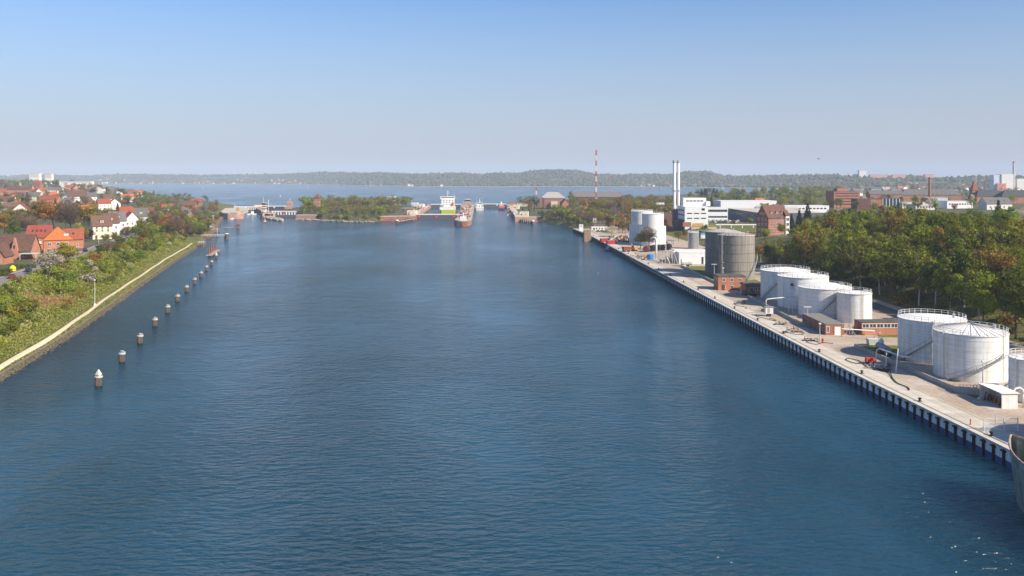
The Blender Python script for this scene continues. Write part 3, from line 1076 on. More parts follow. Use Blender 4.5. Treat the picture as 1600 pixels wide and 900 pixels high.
def window(parent, x, y, z, w, h, rz=0.0, kind="white"):
    """frame is the part, its pane the sub-part; local -y looks outward"""
    fme_, pme_ = win_meshes(w, h, kind)
    f = link("window", fme_, parent, (x, y, z), rz)
    link("pane", pme_, f)
    return f

def win_grid(t, w, d, side, xs, zs, ww, wh, kind="white"):
    for z in zs:
        for x in xs:
            if side == "front": window(t, x, -d / 2 - .03, z, ww, wh, 0, kind)
            elif side == "back": window(t, x, d / 2 + .03, z, ww, wh, math.pi, kind)
            elif side == "left": window(t, -w / 2 - .03, -x, z, ww, wh, -math.pi / 2, kind)
            else: window(t, w / 2 + .03, x, z, ww, wh, math.pi / 2, kind)

def spread(n, span): return [(-span / 2 + span * (i + .5) / n) for i in range(n)]

def roof_mb(kind, w, d, h, rh, ov=0.4):
    """gable_x: ridge along x; gable_y: ridge along y; hip; flat; half (half-hipped)"""
    b = MB()
    W2, D2 = w / 2 + ov, d / 2 + ov
    t = 0.16
    if kind == "flat":
        b.box(0, 0, h + .004, w + ov * .5, d + ov * .5, rh)
    elif kind == "gable_x":
        k = rh * ov / (d / 2)
        for s in (1, -1):
            e, r0 = (s * D2, h - k), (0, h + rh)
            vs = [(-W2, e[0], e[1]), (W2, e[0], e[1]), (W2, 0, r0[1]), (-W2, 0, r0[1])]
            vs += [(a, b_, c + t) for a, b_, c in vs]
            fs = [(0, 1, 2, 3), (7, 6, 5, 4), (0, 4, 5, 1), (1, 5, 6, 2), (2, 6, 7, 3), (3, 7, 4, 0)]
            b.add(vs, fs if s > 0 else [f[::-1] for f in fs])
    elif kind == "gable_y":
        k = rh * ov / (w / 2)
        for s in (1, -1):
            vs = [(s * W2, -D2, h - k), (s * W2, D2, h - k), (0, D2, h + rh), (0, -D2, h + rh)]
            vs += [(a, b_, c + t) for a, b_, c in vs]
            fs = [(0, 1, 2, 3), (7, 6, 5, 4), (0, 4, 5, 1), (1, 5, 6, 2), (2, 6, 7, 3), (3, 7, 4, 0)]
            b.add(vs, fs if s < 0 else [f[::-1] for f in fs])
    elif kind == "hip":
        m = min(W2, D2)
        rx, ry = max(.01, W2 - m), max(.01, D2 - m)
        vs = [(-W2, -D2, h), (W2, -D2, h), (W2, D2, h), (-W2, D2, h), (-W2, -D2, h + t), (W2, -D2, h + t), (W2, D2, h + t), (-W2, D2, h + t)]
        if W2 >= D2:
            vs += [(-rx, 0, h + rh), (rx, 0, h + rh)]
            fs = [(4, 5, 9, 8), (5, 6, 9), (6, 7, 8, 9), (7, 4, 8)]
        else:
            vs += [(0, -ry, h + rh), (0, ry, h + rh)]
            fs = [(4, 5, 8), (5, 6, 9, 8), (6, 7, 9), (7, 4, 8, 9)]
        b.add(vs, fs + [(3, 2, 1, 0), (0, 1, 5, 4), (1, 2, 6, 5), (2, 3, 7, 6), (3, 0, 4, 7)])
    return b

def house(name, label, x, y, z, w, d, h, rz, wall, roof, kind="gable_x", rh=3.0, cat="house", group=None, wins=None, chim=1, ov=0.4, ww=1.0, wh=1.3, base=2.0, dormer=0, door=True, wkind="white", skyl=0):
    """wins: {side: (columns, [heights])}"""
    t = thing(name, label, cat, (x, y, z), rz, group)
    for k in range(max(1, round(w / d)) * 2 + 1):
        q = (k / (max(1, round(w / d)) * 2) - .5) * max(0, w - d)
        EXC.append((x + q * math.cos(rz), y + q * math.sin(rz), d * .6 + 2.5))
    b = MB()
    b.box(0, 0, -base, w, d, h + base)
    if kind == "gable_x":
        for s in (-1, 1):
            xx = s * w / 2
            b.add([(xx - s * .001, -d / 2, h), (xx - s * .001, d / 2, h), (xx - s * .001, 0, h + rh - .06)], [(0, 1, 2) if s > 0 else (2, 1, 0)])
    elif kind == "gable_y":
        for s in (-1, 1):
            yy = s * d / 2
            b.add([(-w / 2, yy - s * .001, h), (w / 2, yy - s * .001, h), (0, yy - s * .001, h + rh - .06)], [(2, 1, 0) if s > 0 else (0, 1, 2)])
    b.build("wall", wall, t)
    rf = roof_mb(kind, w, d, h, rh, ov).build("roof", roof, t)
    for i in range(chim):
        cx = (-.22 + .44 * i) * w if chim > 1 else w * .18
        if kind == "gable_y": cb = MB().box(0.0, cx * d / w, h + rh * .5, .6, .8, rh * .5 + 1.1).box(0.0, cx * d / w, h + rh + 1.103, .75, .95, .14)
        else: cb = MB().box(cx, 0, h + rh * .5, .8, .6, rh * .5 + 1.1).box(cx, 0, h + rh + 1.103, .95, .75, .14)
        cb.build("chimney", M("chimney_brick", (0.25, 0.10, 0.07), 0.9, var=0.2), rf)
    for side, (n, zs) in (wins or {}).items():
        span = (w if side in ("front", "back") else d) * .9
        win_grid(t, w, d, side, spread(n, span), zs, ww, wh, wkind)
    if door:
        MB().box(-w * .32, -d / 2 - .05, 0.02, 1.0, .1, 2.1).build("door", M("door_dark", (0.10, 0.06, 0.045), 0.6), t)
    sl_ = rh / (d / 2) if kind == "gable_x" else 0
    for i in range(dormer):
        xx = spread(dormer, w * .8)[i]
        zc = h + rh * .28
        yy = -d / 2 + (zc - h) / max(.2, sl_)
        dm = MB().box(xx, yy + .8, zc, 1.7, 1.7, 1.3).prism([(xx - 1.05, yy - .2), (xx + 1.05, yy - .2), (xx + 1.05, yy + 1.9), (xx - 1.05, yy + 1.9)], zc + 1.304, zc + 1.45, 1)
        db = dm.build("dormer", [wall, roof], t)
        window(db, xx, yy - .08, zc + .65, 1.1, .9)
    for i in range(skyl):
        xx = spread(skyl, w * .7)[i]
        zc = h + rh * .5
        yy = -d / 2 + (zc - h) / max(.2, sl_)
        th = math.atan(sl_)
        o = MB().box(0, 0, 0, .8, 1.1, .12).build("roof_window", glass(), t)
        o.location = (xx, yy, zc + .16)
        o.rotation_euler = (th, 0, 0)
    return t

# brick office, its annexe, pump house, store with ribbon window
x0 = 76.6
house("brick_office", "two storey orange brick office in front of the tall grey tanks", 81.9, 238 * YS + 4, 3, 10.2, 8.5, 5.0, -0.03, orange_brick(), roof_felt(), "flat", .3, "building", wins={"front": (3, [1.3, 3.9]), "left": (2, [3.9])}, chim=0, ww=1.1, wh=1.25)
an = house("annexe", "low brick annexe with a dark roof and white ribbon window beside the brick office", 90.0, 229.5 * YS + 5, 3, 11.5, 9, 2.9, -0.03, orange_brick(), roof_felt(), "gable_x", .9, "building", chim=1)
for i in range(7): window(an, -3.9 + i * 1.55, -4.53, 1.9, 1.5, .9)
ph_ = house("pump_house", "long low brick pump house with a grey felt roof and white doors on the quay", 86.0, 170.5 * YS + 9.5, 3, 5.0, 19, 2.75, 0.0, red_brick(), M("grey_felt", (0.20, 0.195, 0.17), 0.9, var=0.15), "flat", .22, "building", chim=0, door=False)
MB().box(.7, -9.55, .02, 1.6, .1, 2.2).build("door", M("white_door", (0.72, 0.71, 0.69), 0.6), ph_)
window(ph_, -1.9, -9.54, 1.5, .9, 1.7)
for i, yy in enumerate((-5, -1, 3, 6.5)):
    MB().box(-2.55, yy, 0.1, .1, 1.8, 2.0).build("shutter", M("grey_shutter", (0.16, 0.15, 0.14), 0.7), ph_)
st = house("brick_store", "low orange brick store with a long white ribbon window left of the near tanks", 99.0, 170.5 * YS + 2.5, 3, 12.0, 4.5, 3.3, 0.05, orange_brick(), roof_felt(), "flat", .2, "building", chim=0, door=False)
for i in range(6): window(st, -4.9 + i * 1.95, -2.28, 2.45, 1.85, 1.15)
sh = house("white_shed", "long white metal shed with a white roof behind the pipe rig", 90.0, 444, 3, 17.5, 19, 5.4, -0.02, M("white_cladding", (0.72, 0.73, 0.74), 0.5, var=0.05), M("white_roof", (0.78, 0.76, 0.72), 0.5, var=0.05), "flat", .25, "building", chim=0, door=False)
MB().box(2.6, -9.56, .02, .9, .1, 3.4).build("door", steel_dark(), sh)
tl = link("horizontal_tank", MB().xprism([(math.cos(R(i * 30)) * 1.7, math.sin(R(i * 30)) * 1.7 + 2.0) for i in range(12)], -2.4, 2.4).box(-1.5, 0, 0, .4, 2.2, 1.0).box(1.5, 0, 0, .4, 2.2, 1.0).mesh("horizontal_tank", white_paint()))
tl.location = (82.5, 424, 3)
tag(tl, "fat white horizontal tank on cradles at the front of the white shed", "tank")

# hut with pumps at the near end
hut = thing("pump_shelter", "white roofed shelter open on its left side with pumps inside, near the right edge", "shelter", (90.4, 117.5 * YS + 2, 3))
hb = MB().box(0, -3.7, 0, 2.9, .14, 2.75).box(0, 3.7, 0, 2.9, .14, 2.75).box(1.4, 0, 0, .12, 7.3, 2.75)
hb.build("wall", white_paint(), hut)
hr = MB()
for i in range(15): hr.box(0, -3.75 + i * .535, 2.76 + .04 * (i % 2), 3.4, .53, .09)
hr.build("roof", roof_white(), hut)
for i in range(4):
    pb = MB().lathe([(.42, 0), (.45, .5), (.3, .9), (.14, 1.2)], 10, -.3, -2.6 + i * 1.7).tube([(-.3, -2.6 + i * 1.7, 1.1), (-.9, -2.4 + i * 1.7, 1.5), (-1.2, -2.4 + i * 1.7, .1)], .11, 6)
    pb.build("pump", M("orange_pump", (0.45, 0.16, 0.03), 0.6) if i == 1 else rust(), hut)
MB().cyl(-1.35, -3.6, 0, 2.76, .07, 6).build("post", white_paint(), hut)
for i in range(3):
    a = MB()
    y_ = 117.5 * YS - 1 + i * 3.1
    a.tube([(93.3, y_, 3), (93.3, y_, 5.3), (93.6, y_, 5.75), (94.4, y_, 5.9), (95.0, y_, 5.5), (95.1, y_, 3)], .2, 8)
    tag(a.build("vent_pipe", white_paint(), smooth=True), ["white bent vent pipe behind the pump shelter, nearest of three", "white bent vent pipe behind the pump shelter, middle of three", "white bent vent pipe behind the pump shelter, farthest of three"][i], "pipe", "white bent vent pipes")
# ---------------------------------------------------------------- things on the quay
pw = lambda: M("pipe_white", (0.66, 0.66, 0.63), 0.5)
def lamp(label, x, y, z, h, kind="arm", name="lamp_post", group="lamp posts"):
    t = thing(name, label, "lamp post", (x, y, z), 0, group)
    MB().lathe([(.13, 0), (.10, h * .5), (.06, h)], 8).build("pole", M("lamp_grey", (0.50, 0.51, 0.50), 0.5), t)
    if kind == "tee":
        MB().box(0, 0, h, 2.2, .25, .16).build("lamp_head", white_paint(), t)
    elif kind == "arm":
        MB().tube([(0, 0, h - .05), (.2, 0, h + .35), (.9, 0, h + .5)], .05, 5).build("arm", M("lamp_grey", (0, 0, 0)), t)
        MB().box(1.2, 0, h + .42, .9, .28, .14).build("lamp_head", white_paint(), t)
    elif kind == "spot":
        MB().box(0, -.1, h, .55, .4, .35).build("lamp_head", white_paint(), t)
    return t
l1 = lamp("white lamp pole with a three legged foot in front of the ribbed-roof tank", 93.8, 127.5 * YS, 3, 5.2, "spot")
sb = MB()
for a in (0, 2.1, 4.2): sb.tube([(0, 0, 1.3), (1.1 * math.cos(a), 1.1 * math.sin(a), .03)], .05, 5)
sb.build("strut", pw(), l1)
lamp("lamp post with a white crossbar head behind the pump house", 83.6, 181 * YS, 3, 5.3, "tee")
lamp("tall pole with a small crossbar in front of the brick office", 79.0, 250 * YS, 3, 8.0, "tee")
lamp("thin pole right of the crossbar pole, by the grey tanks", 82.2, 249 * YS, 3, 6.6, "spot")
lamp("tall lamp post left of the white silo tanks", XR(977, 420), 420 * YS, 3, 15, "spot")
lamp("tall lamp post in front of the trees left of the silo tanks", XR(959.5, 455), 455 * YS, 3, 15, "arm")
lamp("lamp post with red fire box at its foot, by the pump house corner", 78.4, 163 * YS, 3, 4.6, "spot")
fb = thing("fire_hydrant", "small red hydrant at the foot of a thin post on the quay", "hydrant", (78.8, 162.3 * YS, 3))
MB().lathe([(.32, 0), (.32, .1), (.22, .14), (.22, .95), (.28, 1.0), (.12, 1.25)], 10).build("body", M("signal_red", (0.55, 0.05, 0.03), 0.5), fb, True)
MB().tube([(-.4, 0, .7), (.4, 0, .7)], .1, 6).build("outlet", M("signal_red", (0, 0, 0)), fb)

# overhead pipe frames
def pipe_frame(label, pts, r=.13, name="overhead_pipe", legs=()):
    t = thing(name, label, "pipe", pts[0])
    o = Vector(pts[0])
    MB().tube([tuple(Vector(p) - o) for p in pts], r, 8).build("pipe", pw(), t, True)
    for a, c in legs:
        MB().tube([tuple(Vector(a) - o), tuple(Vector(c) - o)], r * .8, 6).build("leg", pw(), t)
    return t
pipe_frame("white overhead pipe frame beside the red box in front of the near tanks", [(82.4, 145 * YS, 3), (82.6, 145 * YS, 6.0), (83.0, 144.5 * YS, 6.3), (84.5, 138 * YS, 6.3), (86.2, 138 * YS, 6.3)], .15,
           legs=(((82.8, 141.5 * YS, 6.25), (82.6, 141.5 * YS, 3)), ((83.0, 137.6 * YS, 8.2), (82.4, 137.4 * YS, 3))))
pipe_frame("thin white pipe running high from pump house to brick store", [(86.8, 168.5 * YS, 3), (86.8, 168.5 * YS, 5.2), (94.0, 166 * YS, 5.2), (94.0, 166 * YS, 3)], .12)
pipe_frame("thin white post pipe left of the near white tanks", [(90.0, 157 * YS, 3), (90.0, 157 * YS, 6.8), (90.4, 157 * YS, 7.0)], .1)
pr_ = pipe_frame("white pipe bend over a cabinet on the quay, running to the tank row", [(77.2, 194.5 * YS, 5.4), (77.2, 194.5 * YS, 7.6), (77.6, 194.5 * YS, 8.0), (80.5, 196 * YS, 8.0), (88.0, 199 * YS, 7.9)], .13, legs=(((85.6, 198 * YS, 7.9), (85.6, 198 * YS, 3)), ((87.0, 198.6 * YS, 7.9), (87.0, 198.6 * YS, 3))))
cb_ = thing("control_cabinet", "white control cabinet with a dark stand under the pipe bend on the quay", "cabinet", (77.6, 193.5 * YS, 3))
MB().box(0, 0, .9, 2.3, 1.7, 1.9).build("body", white_paint(), cb_)
MB().box(0, 0, 0, 1.2, 1.1, .9).build("stand", steel_dark(), cb_)
MB().box(-.2, -.88, 1.2, .7, .06, 1.3).build("door", steel_grey(), cb_)
MB().box(.1, 0, 2.804, 2.7, 2.0, .15).build("roof", M("cabinet_roof", (0.25, 0.23, 0.2), 0.8), cb_)

rb = thing("generator", "small red generator on wheels beside the white pipe frame", "generator", (80.8, 144.5 * YS, 3))
MB().box(0, 0, .35, 1.9, 1.3, 1.0, taper=.92).build("body", M("signal_red", (0, 0, 0)), rb)
for s in (-.6, .6):
    for q in (-.6, .6): MB().xprism([(math.cos(R(i * 36)) * .3 + q, math.sin(R(i * 36)) * .3 + .3) for i in range(10)], s - .1, s + .1).build("wheel", rubber(), rb)
MB().box(0, -.68, .75, 1.0, .06, .35).build("grille", steel_dark(), rb)

def hose(label, pts, r=.16):
    rd = random.Random(len(label))
    fine = []
    P_ = [Vector(p) for p in pts]
    for i in range(len(P_) - 1):
        for k in range(6):
            t = k / 6
            p0, p1, p2, p3 = P_[max(0, i - 1)], P_[i], P_[i + 1], P_[min(len(P_) - 1, i + 2)]
            fine.append(0.5 * ((2 * p1) + (p2 - p0) * t + (2 * p0 - 5 * p1 + 4 * p2 - p3) * t * t + (3 * p1 - p0 - 3 * p2 + p3) * t ** 3))
    fine.append(P_[-1])
    r *= .55
    return tag(MB().tube(fine, r, 6).build("hose", rubber(), smooth=True), label, "hose", "loading hoses on the quay")
def hq(*uv): return [qp(u, d, 3.2) for u, d in uv]
hose("thick black hose lying on the quay from the red generator towards the bow", hq((143, 7.5), (140, 6.5), (137, 7.2), (133, 5.2), (130, 4.2), (127.5, 4.4), (126, 3.6)), .2)
hose("black hose looped on the quay left of the pipe frame", hq((146, 6.2), (148, 4.8), (146.5, 3.6), (144, 4.2), (143.5, 5.6), (141, 5)), .15)
hose("black hose looped flat on the concrete near the hydrant post", hq((163, 6), (164, 4), (162.5, 2.8), (160.5, 3.6), (161, 5.2), (162.2, 6.5), (161, 8.5)), .13)
hose("black hose coiled on the quay beyond the hydrant post", hq((173, 7), (175, 5), (174, 3.2), (171, 3.6), (170.5, 5.6), (172.5, 6.8), (173.5, 5)), .13)
hose("black hose snaking beside the white cabinet on the quay", hq((196, 4.5), (193, 3.2), (190.5, 4.2), (188, 4.8), (186.6, 6), (188.5, 6.5), (190, 5.6)), .14)
hose("black hose with frame lying on the quay beyond the cabinet", hq((214, 5), (211, 3.8), (208, 4.2), (206, 5.4), (204, 4.6)), .14)

def valve_rig(label, x, y, n=4, seed=1, h=1.2, col=None):
    rd = random.Random(seed)
    t = thing("valve_manifold", label, "pipework", (x, y, 3), rd.uniform(-.4, .4), "hose and valve stands on the quay")
    for i in range(n):
        a, c = rd.uniform(-2.2, 2.2), rd.uniform(-1.2, 1.2)
        MB().tube([(a, c, 0), (a, c, h * rd.uniform(.6, 1.2)), (a + rd.uniform(-1, 1), c + rd.uniform(-1, 1), h * rd.uniform(.2, .9)), (a + rd.uniform(-1.6, 1.6), c + rd.uniform(-1, 1), .1)], .09, 6).build("pipe", (col or steel_grey()) if i % 2 else rust(), t)
        MB().lathe([(.26, 0), (.28, .06), (.26, .1)], 10, a, c).build("valve", steel_dark(), t).location = (0, 0, h * .6)
    MB().box(0, 0, .02, 3.2, 1.6, .12).build("skid", steel_dark(), t)
    return t
valve_rig("cluster of dark valves and hoses on a skid by the white pipe frame", 80.4, 139.5 * YS, 7, 3, 1.4)
valve_rig("rusty valve stand on the quay in front of the pump house", 75.6, 173.5 * YS, 6, 5, 1.4)
valve_rig("low valve stand with weeds near the hydrant post", 76.3, 164.5 * YS, 5, 8, .9)
valve_rig("small valve stand on the quay between cabinet and pump house", 76.2, 182.5 * YS, 4, 11, .9)
valve_rig("dark low pipe trolley on the shaded quay beside the row of tanks", 75.3, 212 * YS, 6, 14, 1.2)
valve_rig("white and green pipe valves at the corner of the brick office", 83.0, 229 * YS, 6, 21, 2.2, white_paint())
valve_rig("pipes and valves between the pump house and the brick store", 91.4, 171 * YS, 7, 24, 2.4)
wc = thing("waste_container", "pale grey skip container on the quay left of the brick store", "container", (90.5, 160 * YS, 3))
MB().box(0, 0, .2, 3.0, 1.7, 1.4, taper=1.12).build("body", M("skip_grey", (0.48, 0.5, 0.47), 0.6, var=0.15), wc)
MB().box(0, 0, 1.61, 3.3, 1.9, .1).build("lid", M("skip_lid", (0.55, 0.56, 0.52), 0.6), wc)
for s in (-1.2, 1.2): MB().box(s, 0, 0, .2, 1.5, .2).build("skid", steel_dark(), wc)
tr = thing("tank_trailer", "grey tank trailer parked in the shade of the near white tank", "trailer", (88.2, 152 * YS, 3), 1.45)
MB().xprism([(math.cos(R(i * 30)) * .95, math.sin(R(i * 30)) * .8 + 1.6) for i in range(12)], -3.4, 3.4).build("tank", M("trailer_grey", (0.26, 0.28, 0.29), 0.5, var=0.15), tr)
MB().box(0, 0, .7, 7.2, 1.2, .22).build("frame", steel_dark(), tr)
for xx in (-2.4, -1.3, 2.4):
    for s in (-.95, .95): MB().lathe([(.48, -.14), (.5, 0), (.48, .14)], 12).build("wheel", rubber(), tr).rotation_euler = (R(90), 0, 0)
    for o in kids(tr)[-2:]: o.location = (xx, .95 if o is kids(tr)[-1] else -.95, .5)
MB().lathe([(.5, 0), (.55, .6), (.2, 1.2)], 10, 1.6, 0).build("hatch", white_paint(), tr).location = (0, 0, 2.35)

# mesh gate across the quay at the near end
gt = thing("mesh_gate", "white framed wire mesh gate across the quay near the rusty bow", "gate", (78.2, 106 * YS, 3.03))
for x_, hh in ((0.0, 1.9), (1.9, 2.8), (3.3, 2.3), (5.6, 2.2)):
    MB().cyl(x_, 0, 0, hh, .08, 8).build("post", white_paint(), gt)
for x_, x1 in ((.1, 1.8), (2.0, 3.2), (3.4, 5.5)):
    b = MB()
    b.box((x_ + x1) / 2, 0, .12, x1 - x_, .05, .06).box((x_ + x1) / 2, 0, 2.0, x1 - x_, .06, .07)
    nb = int((x1 - x_) / .16)
    for i in range(nb + 1): b.box(x_ + (x1 - x_) * i / nb, 0, .18, .022, .022, 1.82)
    for zz in (.7, 1.3): b.box((x_ + x1) / 2, 0, zz, x1 - x_, .03, .03)
    b.build("mesh_panel", M("wire_grey", (0.62, 0.62, 0.62), 0.5), gt)
rp_ = tag(MB().lathe([(.1, 0), (.1, .5), (.1, 1.0)], 8).build("marker_post", M("signal_red", (0, 0, 0))), "short red marker post on the quay edge by the mesh gate", "post")
rp_.location = qp(108.5, 1.5, 3.03)
wr = thing("white_railing", "short white railing on the lawn in front of the ribbed-roof tank", "railing", (90.2, 126.5 * YS, 3.03), -.15)
for i in range(6): MB().box(-1.6 + i * .65, 0, 0, .07, .07, 1.0).build("post", white_paint(), wr)
for z_ in (.45, .95): MB().tube([(-1.65, 0, z_), (1.7, 0, z_)], .045, 5).build("rail", white_paint(), wr)
vg = thing("valve_stand", "white pipe valve stand by the railing on the lawn of the near tanks", "pipework", (92.3, 126.8 * YS, 3.03))
for i in range(4): MB().tube([(-.9 + i * .6, 0, 0), (-.9 + i * .6, 0, .8), (-.7 + i * .6, -.4, 1.0)], .09, 6).build("pipe", white_paint(), vg)
pl_ = MB().box(0, 0, 0.02, 3.0, 1.1, .18, .9)
tag(pl_.build("steel_plate", steel_grey()), "grey steel plate lying on the grass in front of the ribbed-roof tank", "plate").location = (88.9, 121.3 * YS, 3.03)

# ---------------------------------------------------------------- the rusty bow at the right edge
bo = thing("moored_barge", "rusty grey green bow of a moored barge at the lower right edge", "ship", (71.6, 91 * YS, 0))
secs = []
for s in range(15):                      # from the stem towards the camera
    t = s / 14
    yy = -t * 26
    wd = 4.1 * (1 - (1 - min(1, t * 2.2)) ** 2.2)
    secs.append((yy, wd, 8.0 - 1.7 * min(1, t * 1.3)))
vs, fs = [], []
lv = [(-1.0, .80), (1.5, .90), (4.0, .97), (6.0, 1.0), (1e9, 1.02)]
for yy, wd, dk in secs:
    for sgn in (-1, 1):
        for zz, k in lv:
            z_ = min(zz, dk)
            rake = (z_ + 1) * .17 if yy > -8 else (z_ + 1) * .17 * max(0, 1 + (yy + 8) / 10)
            vs.append((sgn * max(.04, wd * k), yy + rake - .4, z_))
n = len(lv)
for i in range(len(secs) - 1):
    o0, o1 = i * 2 * n, (i + 1) * 2 * n
    for k in range(n - 1):
        fs.append((o0 + k, o0 + k + 1, o1 + k + 1, o1 + k))
        fs.append((o1 + n + k, o1 + n + k + 1, o0 + n + k + 1, o0 + n + k))
fs += [(k, n + k, n + k + 1, k + 1) for k in range(n - 1)]
hull_m = M("hull_paint", (0.34, 0.38, 0.39), 0.6, col2=(0.17, 0.20, 0.14), scale=0.35, streak=0.5, stretch=(1, 1, 1.6))
MB().add(vs, fs).build("hull", hull_m, bo)
dk = [(-(wd - .35), yy - .3) for yy, wd, d_ in secs if wd > .5] + [(wd - .35, yy - .3) for yy, wd, d_ in secs[::-1] if wd > .5]
MB().prism(dk, 5.0, 5.15).build("deck", rust(), bo)
b = MB()
for i in range(len(secs) - 1):
    for sgn in (-1, 1):
        (y0, w0, z0), (y1, w1, z1) = secs[i], secs[i + 1]
        r0, r1 = (z0 + 1) * .17 * (1 if y0 > -8 else max(0, 1 + (y0 + 8) / 10)), (z1 + 1) * .17 * (1 if y1 > -8 else max(0, 1 + (y1 + 8) / 10))
        b.tube([(sgn * max(.05, w0 * 1.02), y0 + r0 - .4, z0 + .05), (sgn * max(.05, w1 * 1.02), y1 + r1 - .4, z1 + .05)], .14, 6)
b.build("bulwark_rail", M("rail_rust_white", (0.45, 0.40, 0.34), 0.8, col2=(0.25, 0.12, 0.07), scale=1.5), bo)
MB().box(0.2, -4.6, 5.15, 2.4, 1.5, 1.6).cyl(-.9, -6.5, 5.15, 6.2, .35, 10).cyl(.9, -6.5, 5.15, 6.2, .35, 10).build("windlass", M("winch_red_brown", (0.16, 0.05, 0.05), 0.8), bo)
MB().box(0, -17, 5.15, 5.4, 10, .9).build("hatch_cover", M("hatch_grey", (0.5, 0.5, 0.49), 0.7, var=.15), bo)
MB().box(-1.3, -3.2, 5.16, .5, .9, .5).build("green_crate", M("green_paint", (0.06, 0.22, 0.03), 0.7), bo)

# ---------------------------------------------------------------- storage yard in front of the silo tanks
def red_container(label, x, y, rz, l=6, col="signal_red"):
    t = thing("shipping_container", label, "container", (x, y, 3), rz, "containers in the yard")
    b = MB()
    n_ = int(l / .3)
    for s in (-1, 1):
        for i in range(n_): b.box(-l / 2 + (i + .5) * l / n_, s * (1.2 + .03 * (i % 2)), .15, l / n_, .06, 2.3)
    b.box(0, 0, .08, l, 2.36, .1).box(l / 2 - .04, 0, .18, .08, 2.3, 2.2)
    b.build("side", M("dull_red", (0.38, 0.03, 0.03), 0.6, var=.2) if col == "signal_red" else M("blue_steel", (0.03, 0.14, 0.38), 0.6), t)
    MB().box(0, 0, 2.46, l, 2.46, .08).build("roof", M("container_roof", (0.30, 0.31, 0.33), 0.6), t)
    MB().box(-l / 2 + .02, 0, .2, .06, 2.2, 2.2).build("door", M("dull_red", (0, 0, 0)), t)
    return t
red_container("red shipping container lying near the quay edge, farther of two", 60.2, 415 * YS, .3)
red_container("red shipping container with grey roof near the quay edge, nearer of two", 62.5, 402 * YS, .2)
def digger(label, x, y, rz, col, s=1.0):
    t = thing("excavator", label, "excavator", (x, y, 3), rz)
    t.scale = (s, s, s)
    m = M(*col)
    for q in (-.9, .9): MB().xprism([(-1.7, .35), (-1.4, 0), (1.4, 0), (1.7, .35), (1.4, .75), (-1.4, .75)], q - .25, q + .25).build("track", rubber(), t)
    MB().box(0, -.2, .8, 2.2, 3.0, 1.1, taper=.92).build("body", m, t)
    MB().box(-.6, .7, 1.903, .9, 1.2, 1.2, taper=.85).build("cab", glass(), t)
    MB().tube([(.3, 1.2, 1.6), (.3, 3.0, 4.2), (.3, 4.6, 3.4)], .22, 6).build("boom", m, t)
    MB().tube([(.3, 4.6, 3.4), (.3, 5.0, 1.2)], .16, 6).build("dipper", m, t)
    MB().prism([(-.3, 4.6), (.9, 4.6), (.9, 5.3), (-.3, 5.3)], .5, 1.3).build("bucket", steel_dark(), t)
    return t
digger("orange excavator with a raised arm in the yard before the silo tanks", 69.8, 365 * YS, .6, ("digger_orange", (0.60, 0.22, 0.03), 0.5))
digger("small orange excavator by the lamp posts at the back of the yard", 74.5, 437 * YS, -.8, ("digger_orange", (0, 0, 0)), .8)
tk = thing("skip_lorry", "dark red tipper skip standing open in the yard", "skip", (64.5, 361 * YS, 3), .3)
MB().box(0, 0, .8, 4.2, 2.5, .15).box(-2.05, 0, .95, .1, 2.5, 1.9).box(0, 1.2, .95, 4.0, .1, 1.9).box(0, -1.2, .95, 4.0, .1, 1.2).build("body", M("dark_red", (0.22, 0.05, 0.04), 0.7, var=.2), tk)
for xx in (-1.3, 1.3):
    for s in (-1.0, 1.0):
        w_ = MB().lathe([(.45, -.14), (.48, 0), (.45, .14)], 10).build("wheel", rubber(), tk)
        w_.location = (xx, s, .46)
        w_.rotation_euler = (R(90), 0, 0)
bt = thing("blue_bin", "bright blue round bin on legs beside the pipe rig", "bin", (70.2, 325 * YS, 3))
MB().lathe([(1.5, .5), (1.7, .8), (1.7, 2.6), (1.3, 3.0)], 14).build("drum", M("bright_blue", (0.03, 0.20, 0.55), 0.5, var=.15), bt)
for a in (.8, 2.4, 4, 5.5): MB().box(1.3 * math.cos(a), 1.3 * math.sin(a), 0, .2, .2, .6).build("leg", steel_dark(), bt)
MB().tube([(-.8, 0, 2.9), (-.6, 0, 3.7), (.6, 0, 3.7), (.8, 0, 2.9)], .09, 5).build("handle", steel_grey(), bt)
rd = random.Random(5)
for i in range(5):
    t = thing("black_pipe_stack", "black rounded tank lying in the yard by the silo tanks", "tank", (76.5 + i * 3.6, (362 + 2.5 * i) * YS, 3), 1.2, "black tanks lying in the yard")
    t["label"] = ["black rusty tank lying in front of the others, next to the tall white pipe", "second black lying tank from the tall white pipe", "middle black tank of the five lying by the silo tanks", "fourth black lying tank from the tall white pipe", "rightmost black lying tank near the corrugated silo"][i]
    t.name = "lying_tank"
    MB().xprism([(math.cos(R(k * 30)) * 1.7, math.sin(R(k * 30)) * 1.7 + 1.8) for k in range(12)], -4.2 + i * .3, 4.2 - i * .3).build("shell", M("black_tank", (0.022, 0.022, 0.026), 0.55, var=.3) if i else M("black_rusty", (0.05, 0.03, 0.025), 0.8, col2=(0.22, 0.08, 0.04), scale=.5), t)
    for q in (-2, 2): MB().box(q, 0, 0, .4, 2.6, .5).build("cradle", M("chock_wood", (0.2, 0.14, 0.09), .9), t)
rig = thing("pipe_rig", "tangle of pale loading pipes on frames beside the blue bin", "pipework", (75.5, 316 * YS, 3))
for i in range(9):
    a, c = rd.uniform(-4, 5), rd.uniform(-8, 10)
    hh = rd.uniform(2.5, 6)
    MB().tube([(a, c, 0), (a + .1, c, hh), (a + rd.uniform(.6, 1.8), c + rd.uniform(-2, 2), hh + .3), (a + rd.uniform(1, 2.6), c + rd.uniform(-2, 2), .1)], .17, 6).build("pipe", [pw(), steel_grey(), M("pipe_sand", (0.45, 0.38, 0.3), .7)][i % 3], rig)
